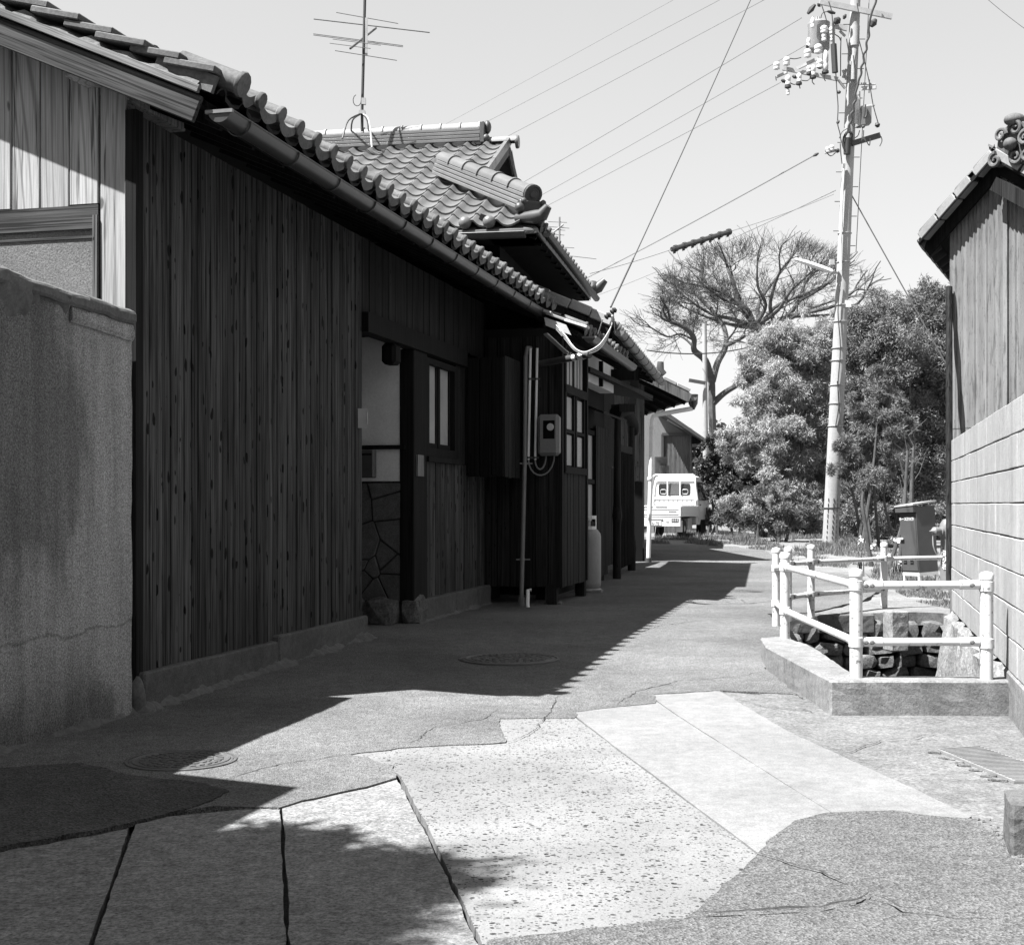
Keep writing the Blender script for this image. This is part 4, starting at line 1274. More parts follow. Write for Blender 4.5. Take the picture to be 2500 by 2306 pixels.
def roof_strip(house, eave0, eave1, up, z_th, n_tiles, tile_mesh, deck_m, tile_m, rows, label_tiles="roof_tiles"):
    """pent roof strip: deck, tile ribs (joined) and one object per eave tile. eave0/eave1 are the eave ends, up the vector up the slope"""
    e0, e1, up = Vector(eave0), Vector(eave1), Vector(up)
    ex = (e1 - e0); L = ex.length; ex.normalize(); uy = up.normalized(); nz = ex.cross(uy).normalized()
    if nz.z < 0: nz = -nz
    mb = MB(); mb.prism([e0 - nz * .06, e0 + up - nz * .06, e0 + up - nz * .02, e0 - nz * .02], e1 - e0); mb.build("roof_deck", deck_m, house)
    pitch = L / n_tiles
    mb = MB(); prof = [(-.5, .02), (-.3, .07), (-.1, .02), (.2, 0), (.5, .02)]
    for i in range(n_tiles):
        for j in range(rows):
            y0, y1 = j * up.length / rows, (j + 1.08) * up.length / rows
            c = e0 + ex * (pitch * (i + .5))
            vs = [c + ex * (x * pitch) + uy * y0 + nz * (z + .03) for x, z in prof] + [c + ex * (x * pitch) + uy * y1 + nz * (z + .008) for x, z in prof] + [c + ex * (x * pitch) + uy * y0 + nz * z for x, z in prof]
            k = len(prof)
            mb.add(vs, [(q, q + 1, k + q + 1, k + q) for q in range(k - 1)], True)
            mb.add(vs, [(2 * k + q, 2 * k + q + 1, q + 1, q) for q in range(k - 1)])
    o_ = mb.build(label_tiles, tile_m, house); o_['kind'] = 'stuff'
    for i in range(n_tiles):
        piece("eave_tile", tile_mesh, house, frame(e0 + ex * (pitch * (i + .15)) - uy * .05 + nz * .045, ex, uy, nz))
    return ex, uy, nz

etm2 = eave_tile_mesh(.052, .26, .28).mesh("eave_tile"); etm2.materials.append(M['tile_old'])
# low roof over the bay
e0, e1 = F(7.95, 1.12, 3.27), F(11.25, 1.10, 3.27)
ex2, uy2, nz2 = roof_strip(houseB, e0, e1, F(0, -.45, .63) - F(0, 1.12, 0), .05, 12, etm2, M['wood_black'], M['tile_old'], 6)
g2, *_ = trough("gutter", F(8.05, 1.22, 3.20), F(11.3, 1.20, 3.18), .070, M['gutter'], houseB)
mb = MB(); mb.bar(F(8.045, 1.135, 3.19), F(8.045, 1.305, 3.19), .02, .02); mb.build("end_lip", M['gutter_pale'], g2)
# its near verge: bleached, broken tiles and tin
rr = random.Random(71)
for i in range(7):
    c = F(7.93 + rr.uniform(-.02, .03), 1.10 - i * .21, 3.33 + i * .21 * .40)
    mb = MB(); mb.obox(c, (T_A + UP * rr.uniform(-.1, .1)).normalized(), (N_A - UP * .36 + T_A * rr.uniform(-.25, .25)).normalized(), (UP + N_A * .36).normalized(), .17, .30, .03)
    mb.build("verge_tile", M['tile_bleached'], houseB, bevel=.005)
mb = MB(); mb.prism([F(7.88, 1.04, 3.20), F(7.88, .74, 3.32), F(7.88, .72, 3.42), F(7.88, .98, 3.32)], T_A * .02); mb.build("tin_flashing", M['steel_plate'], houseB)
mb = MB(); mb.obox(F(7.80, .88, 3.10), (T_A * .5 + N_A * .6 - UP * .6).normalized(), (N_A * .5 - T_A * .6).normalized(), (UP).normalized(), .34, .10, .012); mb.build("loose_tin", M['steel_plate'], houseB)

# --- roof over the entrance court (pale verge tiles, pale gutter)
R3a, R3b = V(1.33, 18.0, 3.60), V(2.70, 25.25, 3.60)
d3 = (R3b - R3a).normalized(); n3 = V(d3.y, -d3.x, 0)
up3 = (-n3 + UP * .43) * 1.75
ex3, uy3, nz3 = roof_strip(houseB, R3a, R3b, up3, .05, 27, etm2, M['wood_black'], M['tile_old'], 6)
g3, *_ = trough("gutter", R3a + n3 * .10 - d3 * .05 + V(0, 0, -.045), R3b + n3 * .10 + V(0, 0, -.055), .072, M['gutter_pale'], houseB)
for i in range(9):
    c = (R3a + n3 * .10).lerp(R3b + n3 * .10, (i + .6) / 9.2) + V(0, 0, -.05)
    mb = MB(); x = n3; y = UP
    mb.tube([c + x * math.cos(t_) * .076 + y * math.sin(t_) * .076 for t_ in [math.pi + math.pi * k / 8 for k in range(9)]], .006, 5)
    mb.build("gutter_hoop", M['gutter'], g3)
for i in range(6):
    a = R3a + uy3 * (.02 + i * .31) - ex3 * .02
    mb = MB(); mb.obox(a + uy3 * .15 + nz3 * (.075 + .012 * (i % 2)), ex3, uy3, nz3, .24, .30, .13); mb.build("verge_tile", M['tile_bleached'], houseB, bevel=.012)
mb = MB(); mb.bar(R3a - ex3 * .10 - nz3 * .08, R3a - ex3 * .10 + up3 - nz3 * .08, .03, .16, nz3); mb.build("bargeboard", M['wood_brown'], houseB)
mb = MB(); c = R3b - ex3 * .05 + nz3 * .12
mb.tube([c - uy3 * .1, c - uy3 * .0 + nz3 * .05, c - uy3 * (-.05) + nz3 * .2], [.07, .08, .06], 10); mb.build("corner_ornament", M['tile_dark'], houseB)
for i in range(10):
    c = R3a.lerp(R3b, (i + .5) / 10)
    mb = MB(); mb.bar(c - nz3 * .10, c + up3 - nz3 * .10, .04, .06, nz3); mb.build("rafter", M['wood_black'], houseB)
mb = MB(); mb.bar(R3b + V(-.5, -.5, -.45), R3b + V(-.9, -5.5, -.45), .12, .16); mb.bar(R3b + V(-.9, -5.5, -.45), R3b + V(-2.2, -5.2, -.45), .12, .16); mb.build("court_beam", M['wood_black'], houseB)

# --- hip-and-gable roof
OB = V(.28, 15.5, 4.45); TB = V(.177, .984, 0).normalized(); NB = V(.984, -.177, 0).normalized()
SB = .52
def B(w, v, dz=0.0): return OB + NB * w + TB * v + UP * (SB * v + dz)      # on the slope that faces the camera
def Bf(w, v, z): return Vector((OB.x, OB.y, 0)) + NB * w + TB * v + UP * z
VR, WG = 3.85, -1.05      # ridge distance, gable verge
upB = (TB + UP * SB).normalized(); nB = NB.cross(upB).normalized()
if nB.z < 0: nB = -nB
# decks: front slope, street hip, rear
mb = MB()
fr = [B(-6.5, 0, -.03), B(0.02, 0, -.03), B(-1.05, 2.05, -.03), B(-1.05, VR, -.03), B(-6.5, VR, -.03)]
mb.prism(fr, V(0, 0, -.05))
mb.build("roof_deck", M['tile'], houseB)
mb = MB()
def Bs(w, v): return Bf(w, v, OB.z + .48 * max(0, -w) )
mb.prism([Bs(0, 0) - UP * .02, Bs(0, 5.2) - UP * .02, Bs(-2.1, 5.2) - UP * .02, Bs(-2.1, 2.05) - UP * .02], V(0, 0, -.06))
mb.prism([Bf(-6.5, VR, 6.42), Bf(-1.05, VR, 6.42), Bf(-1.05, 7.7, 4.45), Bf(-6.5, 7.7, 4.45)], V(0, 0, -.05))
mb.build("rear_roof", M['tile_dark'], houseB)
# wall below the eaves
mb = MB(); mb.prism([Bf(-6.3, .65, 2.6), Bf(-.55, .65, 2.6), Bf(-.55, .65, 4.40), Bf(-6.3, .65, 4.40)], TB * 4.9); mb.build("upper_wall", M['wood_black'], houseB)
mb = MB(); mb.prism([Bf(-6.5, .02, 4.36), Bf(.0, .02, 4.36), Bf(.0, .02, 4.40), Bf(-6.5, .02, 4.40)], TB * .7); mb.prism([Bf(-.6, .0, 4.36), Bf(-.02, .0, 4.36), Bf(-.02, .0, 4.40), Bf(-.6, .0, 4.40)], TB * 5.2); mb.build("soffit", M['wood_black'], houseB)
# tiles of the front slope: an S-shaped tile, one object each
def s_tile(pitch, L):
    mb = MB()
    prof = [(0, .030), (.06, .056), (.13, .062), (.20, .048), (.28, .020), (.40, -.004), (.55, -.014), (.70, -.010), (.85, .006), (.95, .022), (1.06, .036)]
    k = len(prof)
    top0 = [V(x * pitch, 0, z + .030) for x, z in prof]; top1 = [V(x * pitch, L, z + .006) for x, z in prof]
    lip = [V(x * pitch, 0.0, z + .006) for x, z in prof]
    mb.add(top0 + top1, [(i, i + 1, k + i + 1, k + i) for i in range(k - 1)], True)
    mb.add(lip + top0, [(i, i + 1, k + i + 1, k + i) for i in range(k - 1)])
    mb.add([top0[-1], top1[-1], lip[-1], top1[-1] - V(0, 0, .02)], [(0, 2, 3, 1)])
    return mb
tp, tv = .285, .27
stm = s_tile(tp, tv / math.cos(math.atan(SB)) * 1.14).mesh("roof_tile"); stm.materials.append(M['tile'])
rr = random.Random(81); nt = 0
for r_ in range(14):
    v = .02 + r_ * tv
    for c_ in range(18):
        w = WG - .02 - tp * (c_ - 3)
        if v > 2.0 and w - 0 > WG - .2 + .15: continue
        if v <= 2.0:
            lim = -.15 - v * .70
            if w > lim - .10: continue
        q = B(w, v)
        px = 1250 + FPX * q.x / q.y; py = HOR - FPX * (q.z - CAM_Z) / q.y
        if px < 690 or py > 305 + (px - 640) * .62 + 40: continue
        piece("roof_tile", stm, houseB, frame(q + nB * rr.uniform(-.003, .003), (NB + nB * rr.uniform(-.012, .012)).normalized(), upB, nB)); nt += 1
# verge of the gable: stepped end tiles and bargeboards
for r_ in range(8):
    v = 2.02 + r_ * tv * .86
    mb = MB(); c = B(WG + .03, v + .12); mb.obox(c + nB * (.02 + .012), NB, upB, nB, .05, .30, .12); mb.build("verge_tile", M['tile'], houseB)
mb = MB(); mb.bar(B(WG + .02, 1.95, -.09), B(WG + .02, VR, -.09), .03, .13, nB); mb.bar(Bf(WG + .02, VR, 6.45 - .07), Bf(WG + .02, 5.8, 5.46 - .07), .03, .16); mb.build("bargeboard", M['wood_grey'], houseB)
mb = MB(); mb.prism([Bf(WG - .55, 2.05, 5.45), Bf(WG - .55, 5.65, 5.45), Bf(WG - .55, VR, 6.40)], NB * .05); mb.build("gable_wall", M['wood_black'], houseB)
mb = MB(); mb.bar(Bf(WG + .03, VR + .15, 6.35), Bf(WG + .03, VR + 1.6, 5.3), .02, .14); mb.build("gable_strut", M['wood_grey'], houseB)
# ridge: stacked courses and round cap tiles with collars
Rw0, Rw1 = -6.5, -1.42
for k in range(4):
    mb = MB(); c = Bf((Rw0 + Rw1) / 2, VR, 6.50 + k * .052); mb.obox(c, NB, TB, UP, Rw1 - Rw0 - .02 * (k % 2), .26 - .015 * k, .044); mb.build("ridge_course", M['tile'], houseB, bevel=.006)
cpm = MB(); n = 12
def cap_mesh(r, L, ring=True):
    mb = MB(); prof = [(r, 0), (r, L * .86), (r * 1.0, L * .86), (r * 1.16, L * .87), (r * 1.16, L * .96), (r, L * .97)] if ring else [(r, 0), (r, L)]
    vs = []
    for (q, y) in prof:
        for k in range(n + 1):
            a = math.pi * k / n - .0
            vs.append(V(y, q * math.cos(a), q * math.sin(a)))
    m_ = n + 1
    mb.add(vs, [(i * m_ + k, (i + 1) * m_ + k, (i + 1) * m_ + k + 1, i * m_ + k + 1)[::-1] for i in range(len(prof) - 1) for k in range(n)], True)
    mb.add(vs[:m_], [tuple(range(m_))]); mb.add(vs[-m_:], [tuple(range(m_))[::-1]])
    return mb
cm = cap_mesh(.088, .29).mesh("ridge_cap_tile"); cm.materials.append(M['tile_pale'])
for i in range(18):
    w = Rw1 - .29 * (i + 1)
    piece("ridge_cap_tile", cm, houseB, frame(Bf(w, VR, 6.685), NB, TB, UP))
mb = MB(); c = Bf(Rw1 + .03, VR, 6.60)
mb.obox(c, NB, TB, UP, .07, .30, .30); mb.ball(c + NB * .05 + UP * .10, (.06, .1, .1), 10, 6); mb.ball(c + NB * .05 + TB * -.1 - UP * .08, .06, 8, 5); mb.ball(c + NB * .05 + TB * .1 - UP * .08, .06, 8, 5)
mb.build("ridge_end_ornament", M['tile_dark'], houseB, bevel=.01)
c4 = cap_mesh(.085, .62, False).mesh("ridge_tail_tile"); c4.materials.append(M['tile_pale'])
piece("ridge_tail_tile", c4, houseB, frame(Bf(Rw1 - .1, VR, 6.47), NB, TB, UP))
mb = MB(); c = Bf(Rw1 + .52, VR, 6.47); mb.lathe(c, [(.095, -.02), (.10, 0), (.09, .025), (.02, .03)], 14, axis=NB); mb.build("end_disc", M['tile'], houseB)
# hip ridge going down to the street corner
h0, h1 = B(-1.62, 2.05, .08), B(-.12, .22, .10)
hd = (h1 - h0); HL = hd.length; hd.normalize(); hx = hd.cross(UP).normalized(); hz = hx.cross(hd)
for k in range(4):
    mb = MB(); mb.obox((h0 + h1) / 2 + hz * (.02 + k * .05), hd, hx, hz, HL - .06 * (k == 3), .24 - .014 * k, .042); mb.build("hip_course", M['tile'], houseB, bevel=.006)
cm2 = cap_mesh(.098, HL / 6.0).mesh("hip_cap_tile"); cm2.materials.append(M['tile'])
for i in range(6): piece("hip_cap_tile", cm2, houseB, frame(h0 + hd * (HL / 6.0 * i) + hz * .20, hd, -hx, hz))
mb = MB(); c = h1 + hz * .20; mb.lathe(c, [(.10, -.01), (.115, .0), (.115, .03), (.09, .035), (.085, .022), (.05, .02), (.04, .035), (.01, .036)], 18, axis=hd); mb.build("end_disc", M['tile_dark'], houseB)
mb = MB(); mb.obox(h1 + hz * .05 + hd * .02, hd, hx, hz, .08, .34, .16)
for sg in (-1, 1):
    mb.ball(h1 + hz * .04 + hx * .17 * sg + hd * .06, .06, 10, 6); mb.ball(h1 + hz * .12 + hx * .13 * sg + hd * .06, .04, 8, 5)
mb.build("hip_ornament", M['tile_dark'], houseB, bevel=.015)
# upturned corner tile and front eave dome tiles
mb = MB(); mb.tube([OB + NB * -.25 + TB * .12 + UP * .12, OB + NB * -.02 + UP * .10, OB + NB * .08 - TB * .05 + UP * .11, OB + NB * .15 - TB * .08 + UP * .20], [.05, .08, .075, .045], 12)
mb.build("corner_tile", M['tile_dark'], houseB)
for i in range(9):
    w = -.58 - i * tp
    mb = MB(); mb.ball(B(w + .03, -.02, .07), (.075, .06, .075), 12, 8); mb.build("eave_dome", M['tile'], houseB)
trough("gutter", Bf(-6.3, -.09, 4.37), Bf(-.12, -.09, 4.36), .068, M['gutter'], houseB)
# street eave: tile ends, one object each
exB = TB; uyB = (-NB + UP * .48).normalized(); nzB = exB.cross(uyB).normalized()
if nzB.z < 0: nzB = -nzB
for i in range(19):
    piece("eave_tile", etm2, houseB, frame(Bf(.04, .12 + i * .265, OB.z + .04), exB, uyB, nzB))
trough("side_gutter", Bf(.10, .15, 4.39), Bf(.10, 5.1, 4.38), .05, M['gutter'], houseB)
mb = MB(); c = Bf(.0, 5.2, OB.z + .06); mb.tube([c - NB * .2, c, c + NB * .12 + UP * .05, c + NB * .22 + UP * .16], [.06, .09, .085, .05], 12); mb.ball(c + NB * .03 + UP * .05, .11, 10, 6); mb.build("corner_ornament", M['tile_dark'], houseB)
for i in range(12):
    mb = MB(); mb.bar(Bf(-.03, .2 + i * .42, 4.36), Bf(-.7, .2 + i * .42, 4.62), .05, .07); mb.build("rafter", M['wood_black'], houseB)

# ------------------------------------------------------------ electric meter, pipes, gas bottle
em_c = P(1341, 1062, 15.56)
em = thing("electric_meter", em_c, "grey electric meter box with a small window on the dark bay wall", "electric meter")
mb = MB(); mb.obox(em_c, N_A, T_A, UP, .255, .15, .475); bx = mb.build("case", M['pvc_grey'], em, bevel=.035)
fc = em_c - T_A * .0755
mb = MB(); mb.obox(fc + N_A * .012 + UP * .06, N_A, T_A, UP, .135, .006, .21); mb.build("window", M['meter_glass'], em)
mb = MB(); mb.lathe(fc - T_A * .003 + N_A * .03 + UP * .09, [(.042, 0), (.042, .003), (.03, .004), (.004, .004)], 16, axis=-T_A); mb.build("dial", M['steel_plate'], em)
for px in (1292.5, 1309):
    q0, q1 = P(px + 2.5, 850, 15.62), P(px - 2.5, 1122, 15.62)
    cd = thing("conduit", q1, "%s of two white conduit pipes running down to the electric meter" % ("left" if px < 1300 else "right"), "pipe", "white conduits beside the electric meter")
    mb = MB(); mb.tube([q0, q1], .0155, 10); mb.build("tube", M['pvc_white'], cd)
    for py in (925, 1117):
        mb = MB(); q = P(px + (1 if py < 1000 else -2), py, 15.62); mb.lathe(q - UP * .012, [(.02, 0), (.02, .024)], 10); mb.bar(q - N_A * .04, q + N_A * .04, .012, .02); mb.build("clip", M['metal_dark'], cd)
    tx = 1333 if px > 1300 else 1353
    mid = (px + tx) / 2; dep = 1150 if px > 1300 else 1165
    pts = [P(px - 2.5 + (tx - px + 2.5) * (.5 - .5 * math.cos(math.pi * k / 10)), 1122 + (dep - 1122) * math.sin(math.pi * k / 10) - (10 * k / 10), 15.6) for k in range(11)]
    mb = MB(); mb.tube(pts, .010, 8); mb.build("flexible_tube", M['pvc_grey'], cd)

arm = thing("service_conduit", P(1285, 893, 15.9), "dark horizontal arm carrying the house cables, white bands near its tip", "cable arm")
A_, B_ = P(1282, 894, 15.9), P(1440, 866, 14.9)
mb = MB(); mb.tube([A_, B_], .037, 10); mb.build("tube", M['metal_dark'], arm)
for f0, f1 in ((.76, .81), (.84, .92)):
    mb = MB(); mb.tube([A_.lerp(B_, f0), A_.lerp(B_, f1)], .0395, 10); mb.build("band", M['pvc_white'], arm)

def cable(name, pts, r, m, label, group, sides=6):
    mb = MB(); mb.tube(pts, r, sides)
    o_ = mb.build(name, m); tag(o_, label, "cable", group); return o_
def spline(pts, n=10):
    out = []
    P_ = [Vector(p) for p in pts]; P_ = [P_[0] * 2 - P_[1]] + P_ + [P_[-1] * 2 - P_[-2]]
    for i in range(1, len(P_) - 2):
        for k in range(n):
            t = k / n; a, b, c, d = P_[i - 1], P_[i], P_[i + 1], P_[i + 2]
            out.append(.5 * ((2 * b) + (c - a) * t + (2 * a - 5 * b + 4 * c - d) * t * t + (3 * b - a - 3 * c + d) * t ** 3))
    out.append(P_[-2]); return out
ins = P(1486, 762, 14.9)
for k, (off, m_, w) in enumerate(((0, 'pvc_white', "topmost"), (6, 'gutter_pale', "middle"), (11, 'pvc_grey', "lowest"))):
    cable("service_cable", spline([P(1358, 793 + off, 15.4), P(1380, 818 + off, 15.2), P(1397, 842 + off * .7, 15.0), P(1412, 855 + off * .5, 14.95), P(1432, 858 + off * .6, 14.9), P(1462, 842 + off, 14.9), P(1482, 815 + off, 14.9), P(1494, 790, 14.9), P(1492 + k * 2, 772, 14.9)]), .0055, M[m_],
          "%s of the pale service cables looping under the eave to the dark arm" % w, "service cables looping under the eave")

gc = V(1.00, 17.85, g(17.85) + .03)
gb_ = thing("gas_bottle", gc, "grey gas bottle with a collar handle standing behind the dark bay", "gas bottle")
mb = MB(); mb.lathe(gc, [(.15, 0), (.155, .03), (.172, .05), (.176, .10), (.176, .70), (.168, .75), (.13, .80), (.06, .825), (.04, .83)], 24); body = mb.build("body", M['pvc_grey'], gb_)
body.data.materials[0] = simple("bottle_paint", .20, .5, .4, .12, 5, .08, 60)
mb = MB(); mb.lathe(gc, [(.1765, .0), (.180, .005), (.180, .02), (.1765, .025)], 24); mb.build("foot_ring", M['metal'], gb_)
mb = MB()
for k in range(16):
    a0, a1 = 2 * math.pi * k / 16, 2 * math.pi * (k + 1) / 16
    for (z0, z1) in (((.80, .845), (.94, .985)) if k % 4 < 3 else ((.80, .985),)):
        p0, p1 = gc + V(math.cos(a0) * .105, math.sin(a0) * .105, 0), gc + V(math.cos(a1) * .105, math.sin(a1) * .105, 0)
        mb.prism([p0 + UP * z0, p1 + UP * z0, p1 + UP * z1, p0 + UP * z1], (p0 + p1 - gc * 2) * .05)
mb.build("collar", M['pvc_white'], gb_)
mb = MB(); mb.lathe(gc, [(.02, .82), (.02, .90), (.035, .90), (.035, .92), (.01, .925)], 10); mb.build("valve", M['metal'], gb_)
mb = MB(); mb.obox(gc + V(.02, -.1, -.035), N_A, T_A, UP, .34, .14, .10); o = mb.build("concrete_block", M['kerb'], bevel=.01)
tag(o, "small pale concrete block at the foot of the gas bottle", "concrete block")

# ------------------------------------------------------------ entrance gate: two posts, lattice leaf, bent-log beam
gate = thing("wooden_gate", F(13.26, .65, g(20.9)), "old wooden gate with two round posts and a bent log on top", "gate")
pA0, pA1 = P(1506, 1414, 20.85), P(1508, 1006, 20.85)
pB0, pB1 = P(1542, 1394, 23.4), P(1541, 1030, 23.4)
mb = MB(); mb.tube([pA0 - UP * .1, pA0.lerp(pA1, .33), pA0.lerp(pA1, .38), pA0.lerp(pA1, .45), pA1], [.066, .064, .080, .062, .058], 10); mb.build("post", M['wood_brown'], gate)
mb = MB(); mb.tube([pB0 - UP * .1, pB0.lerp(pB1, .1), pB0.lerp(pB1, .16), pB0.lerp(pB1, .25), pB1], [.068, .075, .085, .062, .055], 10); mb.build("post", M['wood_brown'], gate)
mb = MB(); mb.tube(spline([pA1 + V(-.05, -.2, -.02), pA1 + V(.15, .4, .06), pA1.lerp(pB1, .55) + UP * .12, pB1 + V(.02, 0, .0), pB1 + V(.06, .3, -.15)], 5), .10, 9); mb.build("bent_log", M['wood_black'], gate)
mb = MB(); mb.bar(pA1 + V(-.05, -.15, .05), pA1 + V(.20, .0, .06), .22, .12); mb.bar(pA1 + V(0, 0, -.55), pB1 + V(0, 0, -.50), .06, .12); mb.build("cross_beam", M['wood_black'], gate)
nl = 9
for i in range(nl):
    f = .08 + .84 * i / (nl - 1)
    a = pA0.lerp(pB0, f) + UP * .16; b = pA1.lerp(pB1, f) - UP * .6
    mb = MB(); mb.bar(a, b, .12, .02, T_A); mb.build("gate_board", M['wood_brown'], gate)
mb = MB(); mb.bar(pA0.lerp(pB0, .5) + UP * .0 + N_A * -.3, pA0.lerp(pB0, .5) - N_A * .3 + UP * .001, 2.6, .06); mb.build("threshold", M['plinth'], gate)

# ------------------------------------------------------------ third house at the bend
houseC = thing("board_house", V(2.4, 27, g(27)), "board-clad house at the bend of the lane with a pale drainpipe on its corner", "house")
cc = V(2.62, 26.75, 0)                      # near street corner of its wall
eC = V(-.13, .99, 0).normalized(); nC = V(.99, .13, 0).normalized()
z_e = 3.36
for i in range(3):
    x0 = .20 * i
    mb = MB(); mb.obox(cc - nC * (x0 + .1) + V(0, 0, 2.05), nC, eC, UP, .192, .03, 3.3); mb.build("wall_board", M['wood_grey'], houseC)
mb = MB(); mb.prism([cc + eC * .03 - nC * .58, cc + eC * .03, cc + eC * .03 + UP * 3.55, cc + eC * .03 - nC * .58 + UP * 3.8], eC * 7.5); mb.build("wall_core", M['wood_black'], houseC)
mb = MB(); mb.obox(cc - nC * .62 + V(0, -.05, .75), nC, eC, UP, 1.15, .05, 1.9); mb.build("shade_panel", M['black'], houseC)  # black sheet standing in for the shade on the lower wall
mb = MB(); mb.obox(cc - nC * .35 + V(0, -.06, 1.86), nC, eC, UP, .6, .05, .28); mb.build("meter_cupboard", M['wood_grey'], houseC)
eav = V(3.44, 26.15, z_e)
upC = (-nC + UP * .46).normalized()
mb = MB(); mb.prism([eav - UP * .08, eav + upC * 1.6 - UP * .08, eav + upC * 1.6 - UP * .02, eav - UP * .02], eC * 7.6); mb.build("roof_deck", M['wood_black'], houseC)
mb = MB(); mb.bar(eav - eC * .02 + upC * .0 - UP * .05, eav - eC * .02 + upC * 1.6 - UP * .05, .03, .17, UP); mb.build("bargeboard", M['wood_grey'], houseC)
mb = MB(); mb.prism([eav + UP * -.01, eav + upC * 5 - UP * .01, eav + upC * 5 + UP * .06, eav + UP * .06], eC * 7.6); o_ = mb.build("roof_tiles", M['tile_old'], houseC); o_['kind'] = 'stuff'
for i in range(5):
    c = eav + upC * (.14 + i * .30) + eC * .1 + UP * .10
    mb = MB(); mb.obox(c, eC, upC, eC.cross(upC), .26, .285, .07); mb.build("verge_tile", M['tile_bleached'], houseC, bevel=.01)
for i in range(9):
    c = eav + eC * (.35 + i * .8)
    mb = MB(); mb.bar(c - UP * .12, c + upC * 1.1 - UP * .12, .05, .07); mb.build("rafter", M['wood_black'], houseC)
trough("gutter", eav + nC * .08 + UP * -.03, eav + nC * .08 + eC * 7.4 + UP * -.05, .065, M['gutter_pale'], houseC)
pz = lambda px, py: P(px, py, 26.5)
mb = MB(); mb.lathe(pz(1692, 1000), [(.03, 0), (.09, .12), (.10, .28), (.10, .30)], 10); mb.build("hopper", M['gutter'], houseC)
mb = MB(); mb.tube([pz(1690, 997), pz(1605, 1012), pz(1596, 1016), pz(1592, 1026), pz(1588, 1180), pz(1583, 1366)], .044, 12); dpc = mb.build("downpipe", M['pvc_white'], houseC)
for q in (pz(1592, 1048), pz(1587, 1172)):
    mb = MB(); mb.lathe(q, [(.05, 0), (.054, .01), (.054, .05), (.05, .06)], 12); mb.build("pipe_clip", M['pvc_white'], dpc)
mb = MB(); mb.lathe(pz(1583, 1376), [(.06, 0), (.06, .12)], 10); mb.build("pipe_foot", M['metal_dark'], dpc)

# ------------------------------------------------------------ far shed behind the truck
shed = thing("corrugated_shed", V(4.8, 43, g(43)), "pale far shed with a ribbed metal shutter behind the white pickup", "shed")
q = lambda px, py, Y=43.0: P(px, py, Y)
gzs = g(43)
mb = MB(); a, b = q(1560, 1232), q(1690, 1232)
mb.prism([V(a.x, 43, gzs), V(b.x, 43, gzs), q(1690, 1060), q(1625, 1008), q(1560, 985)], V(-1.0, 8, 0)); mb.build("wall", M['shed_wall'], shed)
mb = MB()
a, b = q(1618, 1232, 42.97), q(1687, 1232, 42.97)
zt0, zt1 = q(1618, 1062).z, q(1687, 1062).z
nr = 22
pts = []
for i in range(nr * 2 + 1):
    f = i / (nr * 2); pts.append(V(a.x + (b.x - a.x) * f, 42.95 - (.03 if i % 2 else 0), gzs))
mb.add([p for p in pts] + [V(p.x, p.y, zt0) for p in pts], [(i, i + 1, len(pts) + i + 1, len(pts) + i) for i in range(len(pts) - 1)])
mb.build("shutter", M['corr'], shed)
mb = MB(); mb.bar(q(1616, 1060, 42.9), q(1690, 1060, 42.9), .08, .09); mb.bar(q(1617, 1232, 42.9), q(1617, 1060, 42.9), .07, .07); mb.build("shutter_frame", M['metal_dark'], shed)
mb = MB(); mb.prism([q(1615, 996, 42.3), q(1732, 1077, 42.3), q(1732, 1085, 42.3), q(1615, 1008, 42.3)], V(-1, 9, 0)); mb.build("roof", M['tile_dark'], shed)
mb = MB(); mb.bar(q(1630, 1022, 42.6), q(1688, 1052, 42.6), .1, .14); mb.build("eave_board", M['plaster_white'], shed)
mb = MB(); mb.prism([q(1690, 1060, 42.6), q(1726, 1083, 42.6), q(1690, 1083, 42.6)], V(0, .2, 0)); mb.build("eave_soffit", M['wood_black'], shed)
mb = MB(); mb.obox(q(1612, 1135, 42), V(1, 0, 0), V(0, 1, 0), UP, .35, .3, .5); mb.obox(q(1622, 1148, 41.9), V(1, 0, 0), V(0, 1, 0), UP, .3, .3, .3); mb.build("junk_box", M['metal_dark'], shed)

# ------------------------------------------------------------ small corrugated outhouse on the right
K = 1.06
ap = P(2422, 362, 12.72); dG = V(.55, -.835, 0).normalized(); eG = V(.42, .907, 0).normalized(); inn = V(.835, .55, 0)
el = P(2243, 570, 12.72 + .835 * .80 * K)
slL = (ap - el); 
rightn = P(2500, 405, 12.72 - .835 * .30 * K); slR = (rightn - ap).normalized()
er = ap + slR * 2.2
outh = thing("corrugated_outhouse", P(2420, 1232, 13.4) * 1.0 - UP * 1.1, "small outhouse clad in rusty corrugated iron behind the block wall", "outhouse")
wl = P(2325, 1000, 13.38); wl.z = 0
def wallp(d, z): return V(wl.x, wl.y, 0) + dG * d + UP * z
